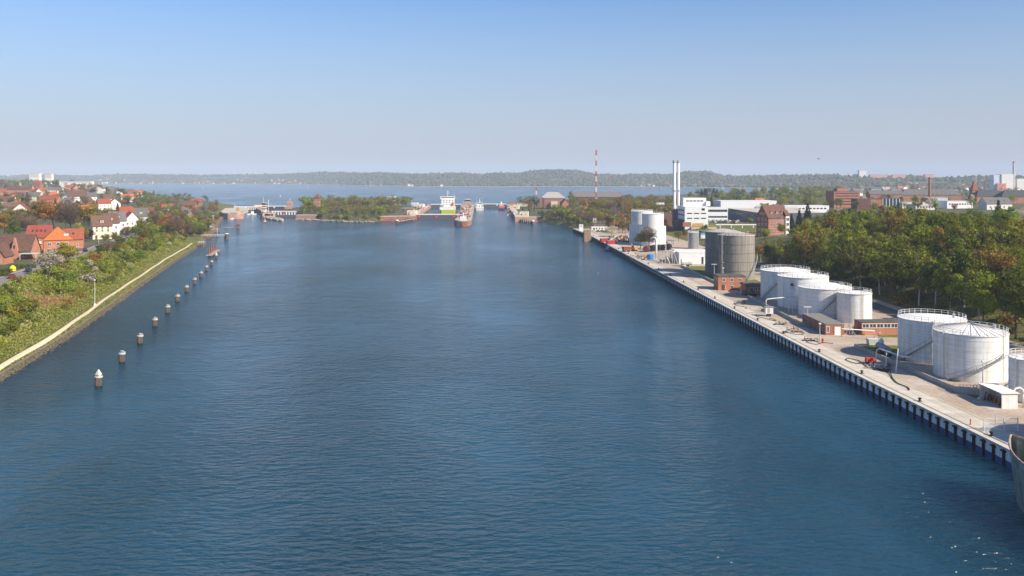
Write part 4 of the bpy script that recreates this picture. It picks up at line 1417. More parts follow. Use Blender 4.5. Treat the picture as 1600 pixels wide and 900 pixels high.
for c in (-7, -1, 5):
    for a in (-2.5, 3.5): MB().box(a, c, 0, .3, .3, 5.0).build("frame_leg", steel_grey(), rig)
    MB().box(.5, c, 5.004, 6.6, .35, .3).build("frame_beam", steel_grey(), rig)
MB().tube([(2.5, -6, 5.6), (10, 12, 5.4)], .3, 8).build("pipe", pw(), rig)
vp = tag(MB().tube([(0, 0, 0), (0, 0, 9.6), (-.4, .6, 10.5), (-1.4, 1.6, 10.7), (-2.4, 2.6, 10.2)], .55, 10).build("standpipe", pw(), smooth=True), "tall white bent standpipe rising above the black lying tanks", "pipe")
vp.location = (74.6, 331 * YS, 3)
for i, (px, u, w_, hh) in enumerate(((1029, 368, 1.7, 9.5), (1038, 368, 1.8, 7.8))):
    t = thing("ladder_frame", ["white lattice ladder frame right of the silo tanks, taller of two", "white lattice frame right of the silo tanks, shorter of two"][i], "frame", P(px, u, 3))
    for s in (-1, 1): MB().box(s * w_ / 2, 0, 0, .3, .3, hh).build("upright", white_paint(), t)
    for k in range(int(hh / 1.2)): MB().box(0, 0, .8 + k * 1.2, w_ - .3, .25, .25).build("rung", white_paint(), t)
# scrap and stores
b = MB()
for i in range(150):
    a, c = rd.gauss(0, 3.0), rd.gauss(0, 7)
    b.box(a, c, 0, rd.uniform(.2, 1.1), rd.uniform(.2, .9), rd.uniform(.15, 1.2) * max(.2, 1 - abs(a) / 6), rd.uniform(0, 3), mi=rd.randrange(4))
o = stuff(b.build("scrap_rubble", [rust(), steel_grey(), concrete(), M("pale_timber", (0.42, 0.32, 0.2), .9)]), "heap of scrap metal and timber in the yard", "rubble")
o.location = (68.5, 336 * YS, 3.0)
b = MB()
for i in range(110):
    a, c = rd.uniform(-7, 7), rd.uniform(-26, 26)
    b.box(a, c, 0, rd.uniform(.4, 2.2), rd.uniform(.4, 2.4), rd.uniform(.3, 1.7), rd.uniform(0, 3), mi=rd.randrange(4))
o = stuff(b.build("building_rubble", [rust(), steel_dark(), concrete(), M("pale_timber", (0, 0, 0))]), "scattered stores and rubble in front of the silo tanks", "rubble")
o.location = (75, 432 * YS, 3.0)

# the far end of the quay
db = thing("fender_pier", "block shaped concrete fender pier standing in the water before the quay", "pier", (53.0, 452 * YS, 0))
MB().box(0, 0, -1.5, 6.4, 6.0, 9.2, taper=.72).build("body", M("pier_concrete", (0.36, 0.24, 0.16), .9, col2=(0.25, 0.17, 0.12), scale=.4, streak=.3), db)
MB().box(-2.5, -.4, -1.2, .6, 5.5, 7.4, taper=.9).build("timber_fender", M("tarred_timber", (0.035, 0.03, 0.028), .9), db)
MB().box(0, 0, 7.704, 5.0, 4.8, .3).build("cap", concrete(), db)
bx = thing("gauge_house", "small white gauge house at the far end of the quay", "hut", P(905, 505, 3))
bx.location.x = 54.5
MB().box(0, 0, 0, 3.2, 3.0, 5.2).build("wall", white_paint(), bx)
MB().box(0, 0, 5.204, 3.5, 3.3, .25).build("roof", steel_dark(), bx)
window(bx, 0, -1.53, 3.6, 1.3, 1.1)
wb = house("canal_office", "long low white building with dark upper floor at the far end of the quay", P(938, 500)[0], 508 * YS, 3, 12.5, 9, 3.4, 0, render_white(), roof_felt(), "flat", .3, "building", wins={"front": (5, [1.7])}, chim=0, ww=1.3, wh=1.5)
MB().box(0, 1.5, 3.71, 9, 5, 2.1).build("upper_floor", M("dark_boards", (0.16, 0.14, 0.13), .8), wb)
MB().box(0, 1.5, 5.82, 9.6, 5.6, .2).build("upper_roof", roof_felt(), wb)
ct = thing("concrete_tower", "square pale concrete tower beside the low white building", "tower", P(929, 520, 3))
MB().box(0, 0, 0, 2.8, 2.8, 8.6).build("wall", concrete(), ct)
MB().box(0, 0, 8.604, 3.1, 3.1, .3).build("cap", concrete(), ct)
window(ct, 0, -1.43, 6.6, 1.0, 1.2, 0, "dark")
# blue workboat at the quay
def small_boat(name, label, x, y, l, w, hull, cabin, rz=0.0, mast=0, group=None, cat="boat", ch=1.6, z=0.0, bowcol=None):
    t = thing(name, label, cat, (x, y, z), rz, group)
    n_ = 9
    vs, fs = [], []
    for i in range(n_):
        q = i / (n_ - 1)
        ww_ = w / 2 * (1 - max(0, (q - .55) / .45) ** 2.2) * (0.86 + .14 * min(1, q * 4))
        for zz, k in ((-.3, .72), (.35 + .1 * l * .1, .95), (.08 * l + .35 + .35 * q * q, 1.0)):
            vs += [(-ww_ * k, (q - .5) * l + zz * .12 * q, zz), (ww_ * k, (q - .5) * l + zz * .12 * q, zz)]
    for i in range(n_ - 1):
        a, c = i * 6, (i + 1) * 6
        for k in (0, 2):
            fs += [(a + k, a + k + 2, c + k + 2, c + k), (c + k + 1, c + k + 3, a + k + 3, a + k + 1)]
        fs.append((a + 4, a + 5, c + 5, c + 4))
    fs += [(0, 1, 3, 2), (2, 3, 5, 4)]
    MB().add(vs, fs).build("hull", hull, t)
    dz = .08 * l + .3
    MB().box(0, -l * .05, dz, w * .6, l * .32, ch, taper=.85).build("cabin", cabin, t)
    MB().box(0, -l * .05 + l * .155, dz + ch * .5, w * .46, .12, ch * .32).box(0, -l * .05 - l * .155, dz + ch * .5, w * .46, .12, ch * .32).build("cabin_window", glass(), t)
    if mast:
        MB().tube([(0, l * .05, dz), (0, l * .05, dz + mast)], .07, 5, r1=.04).build("mast", white_paint(), t)
    return t
small_boat("workboat", "dark blue workboat lying against the quay below the red containers", 58.4, 390 * YS, 11, 3.6, M("hull_blue", (0.02, 0.06, 0.25), .5), M("hull_blue", (0, 0, 0)), 3.2, 0)
# ---------------------------------------------------------------- right bank: buildings behind
hv = lambda x, y: z_right(x, y)
bh = house("gabled_brick_house", "tall red brick tenement with steep brown roof and dark gable above the grey tanks", 158.5, 545, 8, 16, 10.5, 13, .45, red_brick(), roof_brown(), "gable_x", 7.2, "house", wins={"front": (6, [2.2, 5.4, 8.6, 11.6]), "left": (3, [2.2, 5.4, 8.6, 11.8])}, chim=2, ww=1.35, wh=1.8, dormer=3, skyl=0)
for xx in (-1.6, 0, 1.6): window(bh, -8.03, -xx, 15.2, .9, 1.3, -math.pi / 2)
MB().box(6.3, -5.6, -2, 2.9, 1.0, 15.6).build("bay", render_white(), bh)
for z_ in (2.2, 5.4, 8.6, 11.6): window(bh, 6.3, -6.14, z_, 2.2, 1.9)
MB().box(6.3, -5.2, 13.61, 3.3, 2.2, .3).prism([(4.7, -6.2), (7.9, -6.2), (7.9, -4.2), (4.7, -4.2)], 13.92, [14.0, 14.0, 17, 17]).build("bay_roof", roof_brown(), bh)

white_clad = lambda: M("white_cladding", (0, 0, 0))
ps = thing("power_station", "white stepped power station block with dark window slots beside the twin chimneys", "building", (138.5, 686, 8))
MB().box(0, 0, -2, 17.5, 27, 17).build("main_block", white_clad(), ps)
MB().box(2, 8, 15.01, 17.5, 10, 6.2).build("upper_block", white_clad(), ps)
MB().box(12.0, 6, 15.01, 3.2, 10, 3.6).build("stair_block", white_clad(), ps)
MB().box(-7.2, -13.53, .02, 6.4, .1, 3.4).build("base_panel", red_brick(), ps)
MB().box(1.0, -13.53, .02, 8.5, .1, 2.6).build("base_panel", M("ochre_panel", (0.5, 0.3, 0.12), .8), ps)
for z_ in (6.3, 10.0):
    for x_ in (-5.2, 0, 5.2): window(ps, x_, -13.53, z_, 3.8, .8, 0, "dark")
window(ps, 5.0, -13.53, 13.0, 2.4, 1.7, 0, "dark")
for x_ in (-4.5, -1.8, 1, 3.8, 6.5): window(ps, x_ + 1.0, 2.95, 18.9, 2.2, .9, 0, "dark")
for z_ in (4.5, 8.5, 12): 
    for y_ in (-8, 0, 8): window(ps, -8.78, y_, z_, 6.0, 1.2, -math.pi / 2, "dark")
MB().box(-11.2, 0, -2, 4.6, 20, 6.5).build("dark_annexe", steel_dark(), ps)
tc = []
for i, px in enumerate((1053.6, 1060.0)):
    t = thing("chimney_stack", ["tall slim white chimney by the power station, left of the pair", "tall slim white chimney by the power station, right of the pair"][i], "chimney", P(px, 505, 8), 0, "twin white chimneys")
    MB().lathe([(1.15, 0), (1.05, 49)], 16, caps=False).build("shaft", white_clad(), t, True)
    MB().lathe([(1.25, 48.4), (1.4, 48.6), (1.4, 50.2), (.9, 50.5), (.8, 49.8)], 16).build("cap", steel_grey(), t)
    MB().lathe([(1.3, 26), (1.6, 26.1), (1.6, 26.9), (1.3, 27)], 16, caps=False).build("platform", steel_grey(), t)
    MB().box(0, 0, -1, 3.0, 3.0, 13).build("base", M("dark_and_shaded_clad", (0.10, 0.12, 0.15), .6), t)
ow = house("office_wing", "white two band office wing right of the power station behind parked cars", 174.5, 770, 8, 19, 12, 11, 0, white_clad(), white_clad(), "flat", .4, "building", chim=0, door=False)
for i in range(6):
    window(ow, -7.6 + i * 3.05, -6.05, 8.6, 2.9, 1.9, 0, "dark")
    window(ow, -7.6 + i * 3.05, -6.05, 3.4, 2.9, 1.4, 0, "dark")
house("blue_building", "small bright blue roofed block behind the power station", 163, 800, 8, 9, 8, 12, 0, M("blue_clad", (0.10, 0.26, 0.48), .6), M("blue_clad", (0, 0, 0)), "flat", .3, "building", chim=0, door=False)
house("boiler_house", "small dark brown block left of the chimneys", 125, 720, 8, 7.5, 8, 8.5, 0, dark_brick(), roof_felt(), "flat", .3, "building", chim=0, door=False, wins={"front": (3, [5])}, wkind="grey")
hl = house("dark_hall", "long hall with a dark shaded side and pale roof behind the car park", 226, 775, 8, 54, 100, 8.2, 0, M("dark_and_shaded_clad", (0, 0, 0)), M("pale_roof", (0.50, 0.43, 0.37), .8, var=.06, scale=.05), "flat", .4, "building", chim=0, door=False)  # shade on the hall's left side is put into the dark wall colour
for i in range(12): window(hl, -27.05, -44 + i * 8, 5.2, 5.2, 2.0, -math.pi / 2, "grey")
house("white_hall", "long windowless white hall with a grey end behind the brick tenement", 260, 1000, 8, 62, 30, 11, 0.02, white_clad(), white_clad(), "flat", .3, "building", chim=0, door=False)
house("orange_block", "small orange red block rising behind the white hall", 306, 1130, 9, 20, 14, 10, .5, M("orange_render", (0.52, 0.13, 0.06), .8), roof_felt(), "flat", .4, "building", chim=0, door=False, wins={"front": (5, [3, 7])}, ww=1.6, wh=1.6)
house("white_flat_building", "low white flat building behind the dark fir trees", 288, 885, 9, 44, 18, 8.0, .05, white_clad(), white_clad(), "flat", .4, "building", chim=0, door=False, wins={"front": (11, [5.6])}, ww=2.4, wh=1.4, wkind="dark")
house("white_store", "low white store with a sloping grey roof left of the fir trees", 262, 850, 9, 18, 14, 6.5, -.05, white_clad(), M("pale_roof", (0, 0, 0)), "gable_x", 1.2, "building", chim=0, door=False)
bo_ = house("brick_office_block", "five storey red brick office block with ribbon windows and a roof hut", 360, 975, 14, 31, 16, 15.5, .2, red_brick(), roof_felt(), "flat", .5, "building", chim=0, door=False, wins={"front": (8, [2, 5, 8, 11, 13.8])}, ww=3.2, wh=1.3, wkind="dark")
MB().box(-3, 0, 16.01, 12, 7, 3.4).build("roof_hut", red_brick(), bo_)
bo_2 = MB()
for i in range(5): bo_2.box(15.56, 0, 1.4 + i * 3, .1, 14, 1.3)
bo_2.build("side_glazing", glass(), bo_)
mo = house("orange_panel_block", "dark flat block with an orange panelled front before the brick office block", 362, 915, 14, 26, 14, 9, .05, M("maroon_clad", (0.12, 0.05, 0.05), .7), roof_felt(), "flat", .4, "building", chim=0, door=False)
for i in range(7): MB().box(2.0 + i * 1.6, -7.06, .5, 1.0, .12, 8).build("panel", M("orange_panel", (0.50, 0.17, 0.06), .7), mo)
mg = house("glass_block", "dark blue glazed block with white posts beside the orange panelled one", 386, 918, 14, 19, 12, 9.3, 0, M("blue_glass_wall", (0.03, 0.045, 0.07), .15), roof_felt(), "flat", .4, "building", chim=0, door=False)
for i in range(6): MB().box(-8.5 + i * 3.4, -6.08, 0, .5, .14, 9.2).build("post", white_clad(), mg)
house("white_villa", "white house with a dark grey gable roof above the orange panelled block", 433, 1130, 15, 13, 12, 11, .6, render_white(), roof_grey(), "gable_x", 5, "house", chim=1, wins={"front": (3, [3, 6.5, 9.5]), "left": (2, [3, 6.5, 9.5])}, ww=1.4, wh=1.6)
house("grey_roofed_barrack", "long low grey roofed barrack behind the glazed block", 466, 1120, 15, 42, 14, 9, 0, red_brick(), roof_grey(), "gable_x", 4.5, "building", chim=1, wins={"front": (14, [6])}, ww=1.3, wh=1.6)
bk = house("hipped_barrack", "long brick barrack with a huge grey hipped roof behind the brick chimney", 524, 1128, 14, 76, 18, 8.6, 0, red_brick(), roof_grey(), "hip", 8.0, "building", chim=2, wins={"front": (24, [2.6, 6.2])}, ww=1.5, wh=1.9)
for i in range(12): MB().box(-30 + i * 5.4, -7.4, 9.2, 1.6, 2.2, 1.3).build("dormer", roof_grey(), bk)
bc = thing("brick_chimney", "slender red brick factory chimney before the hipped barrack", "chimney", P(1452.5, 735, 14))
MB().lathe([(1.6, 0), (1.15, 29.4)], 14, caps=False).build("shaft", red_brick(), bc, True)
MB().lathe([(1.15, 29.3), (1.5, 29.7), (1.5, 30.6), (1.0, 30.7)], 14).build("rim", dark_brick(), bc)
fa = [("factory_hall", "wide pale factory hall low in front of the hipped barrack", 1427, 655, 34, 20, 5.4, "flat"), ("grey_factory_block", "pale blue grey factory block behind the pale hall", 1460, 690, 22, 14, 9.0, "flat"),
      ("white_factory_hall", "white factory hall with upright posts beside the pale hall", 1492, 650, 27, 18, 7.0, "flat"), ("saddle_roof_hall", "pale saddle roofed hall among the white factory halls", 1440, 625, 22, 18, 3.6, "gable_x")]
for nm, lab, px, u, w_, d_, h_, k_ in fa:
    x_, y_, z_ = P(px, u, 14)
    t = house(nm, lab, x_, y_, z_, w_, d_, h_, .08, white_clad() if "white" in nm else M("pale_factory", (0.60, 0.58, 0.53), .7, var=.06) if "grey" not in nm else M("bluegrey_clad", (0.42, 0.48, 0.54), .6), M("pale_roof", (0, 0, 0)), k_, 1.5 if k_ != "flat" else .3, "building", chim=0, door=False, wins={"front": (int(w_ / 3), [h_ * .6])}, ww=1.8, wh=1.4, wkind="grey")
ch = thing("church", "small brick church tower with a pointed red spire near the right edge", "church", P(1522, 900, 14))
MB().box(0, 0, -2, 9, 9, 15).build("tower", red_brick(), ch)
MB().lathe([(7.2, 12.9), (4.6, 17), (.1, 27)], 4, a0=R(45)).build("spire", roof_red(), ch)
window(ch, 0, -4.55, 9.5, 1.8, 2.6, 0, "dark")
for i, (px, u, w_, rz_, lab) in enumerate(((1545, 790, 44, .12, "dark roofed long barrack right of the church, left of two"), (1590, 775, 52, .1, "dark roofed long barrack at the right edge, right of two"))):
    x_, y_, z_ = P(px, u, 14)
    t = house("dark_roofed_barrack", lab, x_, y_, z_, w_, 17, 7.5, rz_, red_brick(), M("dark_slate", (0.05, 0.052, 0.06), .7, var=.2), "hip", 8, "building", "barracks by the church", chim=2, wins={"front": (12, [4.5])}, ww=1.5, wh=1.8)
house("grey_roofed_house", "large house with a wide grey tiled roof and white wall above the wood", 469, 870, 14, 26, 14, 5.5, .1, render_white(), roof_grey(), "gable_x", 6, "house", chim=1, wins={"front": (5, [2.5])}, ww=1.6, wh=1.6, skyl=4)

# lock keepers' side, between quay and lock
kb = house("lock_authority", "red brick lock building with a pale hipped roof behind the right lock", P(864, 860)[0], 860 * YS, 6, 32, 18, 11.5, -.06, red_brick(), M("pale_slate", (0.36, 0.34, 0.31), .8, var=.12), "hip", 8.0, "building", chim=1, wins={"front": (10, [2.5, 6, 9.4]), "left": (5, [2.5, 6, 9.4])}, ww=1.6, wh=2.0)
MB().box(2, -11.1, -1, 9, 4, 8).build("porch", render_cream(), kb)
MB().box(-14, -9.5, -1, 5, 3, 12.5).build("stair_bay", red_brick(), kb)
sb_ = house("brick_warehouse", "long red brick warehouse with a big grey roof behind the striped mast", P(935, 880)[0], 895 * YS, 6, 66, 20, 12, -.30, red_brick(), M("grey_felt_roof", (.19, .175, .165), .8, var=.12), "gable_x", 7, "building", chim=0, wins={"front": (16, [3, 7, 11]), "left": (4, [3, 7, 11])}, ww=1.7, wh=1.9)
house("red_roofed_cottage", "small red roofed cottage among the trees behind the quay end", P(913, 640)[0], 640 * YS, 7, 14, 11, 4.2, .1, orange_brick(), roof_red(), "hip", 5, "house", chim=1, wins={"front": (4, [2])}, ww=1.2, wh=1.5)
house("red_gabled_house", "small dark gabled brick house right of the lock building", P(882, 820)[0], 820 * YS, 6, 9, 11, 6, .2, red_brick(), M("dark_maroon_tiles", (0.10, 0.04, 0.045), .8), "gable_y", 5, "house", chim=1, wins={"front": (2, [2.4])}, ww=1.2, wh=1.6)
house("cream_shed", "cream low shed with grey roof on the shore right of the lock", P(898, 770)[0], 770 * YS, 5, 20, 8, 4, .1, render_cream(), roof_felt(), "gable_x", 1.4, "building", chim=0)
house("silver_pavilion", "small white flat pavilion above the trees left of the chimneys", P(1031, 640)[0], 640 * YS, 8, 8, 7, 12, 0, render_white(), roof_felt(), "flat", .4, "building", chim=0, wins={"front": (3, [5, 9])}, ww=1.6, wh=1.5, wkind="dark")
house("long_store", "long low white store left of the power station chimneys", P(1044, 650)[0], 655 * YS, 8, 18, 9, 9, 0, render_white(), roof_felt(), "flat", .3, "building", chim=0)

def striped_mast(label, px, u, z, h, n, r, gap=None):
    x_, y_, _ = P(px, u)
    t = thing("radio_mast", label, "mast", (x_, y_, z))
    for i in range(n):
        m = M("mast_red", (0.42, 0.12, 0.08), .7) if i % 2 == 0 else white_paint()
        b = MB()
        z0, z1 = h * i / n, h * (i + 1) / n
        pts = [(r * math.cos(a), r * math.sin(a)) for a in (R(90), R(210), R(330))]
        for k in range(3):
            q = (k + 1) % 3
            b.tube([(*pts[k], z0), (*pts[k], z1)], r * .33, 4)
            ns = 3
            for j in range(ns):
                a0, a1 = z0 + (z1 - z0) * j / ns, z0 + (z1 - z0) * (j + 1) / ns
                b.tube([(*pts[k], a0), (*pts[q], a1)], r * .2, 4)
        b.build("mast_section", m, t)
    return t
mt = striped_mast("tall red and white lattice radio mast behind the brick warehouse", 931.5, 820, 6, 74, 11, .85)
mg_ = M("guy_wire", (0.3, 0.3, 0.3), .6)
for a in (R(20), R(140), R(260)):
    for hh in (38, 70):
        MB().tube([(0, 0, hh), (42 * math.cos(a), 42 * math.sin(a), 0)], .05, 3).build("guy_wire", mg_, mt)
        MB().lathe([(.1, -1), (.9, 0), (.1, 1)], 8).build("marker_ball", M("signal_red", (0, 0, 0)), mt).location = (42 * math.cos(a) * .45, 42 * math.sin(a) * .45, hh * .55)
striped_mast("short red and white pole above the brown trees left of the pale hipped roof", 838, 870, 6, 26, 5, .8)

# pipe bridge and lawn before the brick house
b = MB()
b.add([(128, 600, 8.2), (190, 600, 8.2), (190, 735, 8.2), (140, 735, 8.2)], [(0, 1, 2, 3)])
struct(b.build("meadow", M("meadow_grass", (0.085, 0.11, 0.02), .95, col2=(0.15, 0.15, 0.03), scale=.12)))
b = MB()
b.add([(150, 722, 8.24), (198, 722, 8.24), (198, 762, 8.24), (150, 762, 8.24)], [(0, 1, 2, 3)])
struct(b.build("car_park", M("old_asphalt", (0, 0, 0))))
pb_ = thing("pipe_bridge", "long white pipe on short supports across the lawn before the brick tenement", "pipe", (163, 650, 8.2))
MB().tube([(-15, 0, 2.4), (18, 0, 2.4)], .45, 8).tube([(-15, .9, 2.3), (18, .9, 2.3)], .3, 8).build("pipe", white_paint(), pb_)
for x_ in (-12, -4, 4, 12): MB().box(x_, .4, 0, .5, 1.8, 2.0).build("support", white_paint(), pb_)
wl = wall_line("low sand coloured wall behind the corrugated silo", [(128, 640), (146, 640)], 1.6, .3, "wall", "yard_wall", M("sand_wall", (0.55, 0.42, 0.26), .9), 8)
cbn = thing("site_cabin", "small white and blue cabin beside the tall grey tanks", "cabin", P(1101, 420, 6))
MB().box(0, 0, -1, 5.5, 3, 2.4).build("lower_wall", white_paint(), cbn)
MB().box(0, 0, 1.404, 5.55, 3.05, 1.2).build("upper_wall", M("cabin_blue", (0.08, 0.32, 0.6), .6), cbn)

# ---------------------------------------------------------------- cars
def car_proto(col, name):
    t = thing("parked_car", "", "car", (0, 0, 0))
    m = M("car_" + name, col, .25, var=.04, spec=.6)
    prof = [(-2.1, .35), (-2.15, .7), (-1.95, .92), (-1.1, .98), (1.0, .95), (1.95, .80), (2.12, .6), (2.1, .35)]
    b = MB().xprism(prof, -.86, .86)
    b.build("body", m, t, False)
    cab = [(-1.75, .94), (-1.35, 1.42), (.15, 1.45), (1.05, .94)]
    MB().xprism(cab, -.76, .76).build("cabin_glass", glass(), t)
    MB().prism([(-.68, -1.38), (.68, -1.38), (.68, .18), (-.68, .18)], 1.42, 1.49).build("roof", m, t)
    w_ = MB().lathe([(.2, -.11), (.32, -.11), (.34, 0), (.32, .11), (.2, .11)], 12).mesh("wheel", rubber())
    for s in (-.82, .82):
        for q in (-1.35, 1.35):
            o = link("wheel", w_, t, (s, q, .33))
            o.rotation_euler = (0, R(90), 0)
    for s in (-.6, .6):
        MB().box(s, 2.06, .55, .34, .1, .16).build("headlight", M("lamp_glass", (.7, .7, .68), .2), t)
        MB().box(s, -2.12, .62, .3, .08, .18).build("tail_light", M("tail_red", (.35, .02, .02), .3), t)
    return t
CARS = {}
def car(colname, label, x, y, z, rz, group):
    cols = {"blue": (.02, .04, .10), "red": (.22, .02, .03), "black": (.015, .015, .018), "white": (.72, .72, .72), "silver": (.40, .41, .43), "green": (.03, .10, .06)}
    if colname not in CARS:
        CARS[colname] = o = car_proto(cols[colname], colname)
        o.location = (x, y, z)
        o.rotation_euler = (0, 0, rz)
        o["label"], o["group"] = label, group
        return o
    return copy_tree(CARS[colname], (x, y, z), rz, label, group)
rd = random.Random(9)
k = 0
for row, u in ((0, 520), (1, 534)):
    for i in range(9):
        if rd.random() < .15: continue
        cn = rd.choice(["white", "silver", "black", "white", "blue", "silver", "red"])
        car(cn, f"small {cn} car parked in the car park before the white office wing, {'front' if row == 0 else 'back'} row", 158 + i * 3.4 + row * 3, u * YS, 8.25, rd.choice([0, math.pi]) + .1, "cars in the car park")
car("white", "white car on the yard behind the corrugated silo", 101, 405 * YS, 3.02, 1.3, "cars on the tank yard")
car("red", "red car on the yard behind the corrugated silo", 97, 407 * YS, 3.02, 1.2, "cars on the tank yard")
car("black", "dark car parked by the brick annexe", 84.5, 226.5 * YS, 3.02, .4, "cars on the tank yard")
for i in range(4): car(["white", "black", "silver", "white"][i], ["white car in front of the low white quay office, leftmost", "black car in front of the low white quay office", "silver car in front of the low white quay office", "white car at the right end of the low white quay office"][i], 63 + i * 3.2, 494 * YS, 3.02, .2 * i, "cars at the quay office")

# ---------------------------------------------------------------- right bank woods
rd = random.Random(11)
BL = [(158, 545, 11), (132, 672, 18), (174, 770, 16), (226, 775, 40), (162, 690, 24), (186, 742, 20), (174, 660, 16)]
EXC += BL
n_w = 0
wood = []
y = 205.0
while y < 640:
    d = 60.0
    while d < 215:
        step = 7.9 + (d - 60) * .045
        x = cr_(y) + d + rd.uniform(-2.6, 2.6)
        yy = y + rd.uniform(-3, 3)
        if x < .585 * yy + 8 and free(x, yy) and not (yy > 470 and d < 62) and not (yy > 560 and x < 195):
            wood.append((x, yy, d))
        d += step
    y += 9.5
TLX = [1150, 1185, 1238, 1246, 1275, 1300, 1340, 1420, 1450, 1500, 1600, 1700]
TLY = [385, 374, 372, 346, 336, 329, 326, 323, 327, 329, 331, 332]
zone = lambda px: "right of the grey tanks" if px < 1215 else "below the brick tenement" if px < 1262 else "behind the rear white tanks" if px < 1330 else "behind the narrow white tank" if px < 1395 else "left of the ribbed-roof tank" if px < 1455 else "behind the ribbed-roof tank" if px < 1530 else "near the right edge"
for x, yy, d in wood:
    px = 800 + x / yy * FL
    row = "front-row" if d < 78 else "mid-slope" if d < 110 else "back-row"
    z0 = hv(x, yy)
    hmax = H - (lerp(px, TLX, TLY) - 277 + rd.uniform(-5, 17)) / FL * yy - z0
    kind = rd.random()
    if kind < .5:
        shp, c, h, what = "birch", rd.choice(["olive", "bronze", "olive", "spring", "spring", "green"]), rd.uniform(17, 22.5), "slim {} birch"
    elif kind < .68:
        shp, c, h, what = "round", rd.choice(["green", "olive", "spring", "olive", "green", "spring"]), rd.uniform(14, 19), "broad {} tree"
    elif kind < .77:
        shp, c, h, what = "bare", rd.choice(["brown", "olive"]), rd.uniform(13, 18), "bare twigged {} tree"
    else:
        shp, c, h, what = "tall", rd.choice(["green", "olive", "spring"]), rd.uniform(16, 21.5), "slender {} tree"
    h = min(h, hmax)
    if h < 3: continue
    cn = {"spring": "fresh green", "green": "dark green", "rust": "russet"}.get(c, c)
    tree(shp, c, x, yy, z0, h, f"{row} {what.format(cn)} of the wood, {zone(px)}", "trees of the wood behind the tanks", far=(d > 120 and yy > 420), w=(1.05 if shp != "birch" else 1.12) * (1 if h > 9 else 1.4), rd=rd)
# standing out of the wood
for px, u, h, shp, c, lab in ((1249, 410, 17, "conifer", "fir", "dark fir tree right of the brick tenement, left of three"), (1262, 405, 21, "conifer", "fir", "tallest dark fir tree right of the brick tenement"), (1237, 400, 14, "conifer", "fir", "small dark fir tree close to the brick tenement"),
        (1327, 395, 17, "conifer", "fir", "lone dark fir tree standing out of the wood before the brick office block"), (1560, 330, 17, "conifer", "fir", "broad dark fir beside the bright green tree near the right edge"),
        (1577, 322, 16, "round", "bright", "bright green round tree beside a dark fir near the right edge"), (1532, 340, 12, "round", "bright", "small bright green tree left of the dark fir near the right edge"),
        (1578, 400, 13, "round", "blossom", "pale blossoming tree behind the bright green tree at the right edge"), (1596, 420, 14, "bare", "blossom", "pale bare tree at the right edge before the dark barracks")):
    x_, y_, _ = P(px, u)
    tree(shp, c, x_, y_, hv(x_, y_), h, lab, w=1.2, rd=rd)
# shrubs at the foot of the wood
for i in range(46):
    y_ = rd.uniform(210, 560)
    x_ = cr_(y_) + rd.uniform(57, 66)
    if not free(x_, y_): continue
    c = rd.choice(["green", "olive", "green", "bronze"])
    tree("shrub", c, x_, y_, hv(x_, y_), rd.uniform(2.5, 5.5), f"{c} shrub at the foot of the wood along the service road", "shrubs at the foot of the wood", cat="shrub", rd=rd)
# trees between quay, lock buildings and power station
def scatter(n, px0, px1, u0, u1, h0, h1, pal, what, group, zf, far=True, mind=5.0, shapes=("round", "round", "wide", "bare", "tall"), w=1.15):
    done = 0
    tries = 0
    while done < n and tries < n * 14:
        tries += 1
        u = rd.uniform(u0, u1)
        px = rd.uniform(px0, px1)
        x, y, _ = P(px, u)
        z = zf(x, y)
        if z < .8 or not free(x, y): continue
        if any((x - a) ** 2 + (y - b_) ** 2 < mind * mind for a, b_, _h in TREES[-260:]): continue
        c = rd.choice(pal)
        shp = rd.choice(shapes)
        if c == "fir": shp = "conifer"
        if c == "brown" and rd.random() < .6: shp = "bare"
        adj = {"green": "dark green", "spring": "fresh green", "yellow": "yellow green", "olive": "olive", "bronze": "bronze", "rust": "russet", "brown": "brown budding", "copper": "dark copper red", "blossom": "pale blossoming", "fir": "dark fir", "bright": "bright green"}[c]
        h = rd.uniform(h0, h1)
        sw = {"round": "round", "wide": "spreading", "bare": "thin twigged", "tall": "slender", "conifer": "pointed", "birch": "slim"}[shp]
        tree(shp, c, x, y, z, h, f"{'tall' if h > (h0 + h1) / 2 else 'low'} {sw} {adj} {what}", group, far=far, w=w, rd=rd)
        done += 1
EXC += [(P(864, 860)[0], 860 * YS - 6, 22), (P(935, 880)[0], 895 * YS, 26), (P(913, 640)[0], 640 * YS, 12), (P(898, 770)[0], 770 * YS, 14), (P(1031, 640)[0], 640 * YS, 9), (86, 560, 20), (120, 566, 10)]
mix = ["olive", "bronze", "green", "brown", "olive", "rust", "bronze", "spring", "brown"]
scatter(120, 868, 1052, 545, 700, 11, 16, mix, "tree on the shore behind the far quay", "trees behind the far quay", hv, far=True, mind=4.5)
scatter(44, 950, 1060, 480, 570, 9, 13, mix, "tree between the silo tanks and the power station", "trees by the silo tanks", hv, far=True, mind=6)
scatter(80, 890, 1060, 690, 900, 11, 16, mix, "tree in front of the brick warehouse", "trees before the warehouse", hv, mind=6)
scatter(46, 846, 905, 560, 670, 7, 12.5, ["olive", "green", "olive", "brown", "green"], "shore tree right of the lock", "shore trees by the lock", hv, mind=3.5)
scatter(8, 812, 845, 800, 940, 14, 19, ["rust", "brown", "green", "bronze"], "tree left of the pale hipped roof", "trees left of the lock building", hv, mind=5)
scatter(12, 810, 850, 690, 790, 4, 7, ["olive", "green"], "low tree on the right lock wall", "low trees on the lock wall", hv, mind=5)
tree("tall", "olive", *P(892, 950)[:2], 6, 20, "tall pale olive tree between the lock building and the brick warehouse", rd=rd)
scatter(44, 1062, 1300, 860, 1150, 12, 17, ["spring", "olive", "green", "yellow", "bronze", "spring"], "tree behind the white halls", "trees behind the white halls", hv, mind=9)
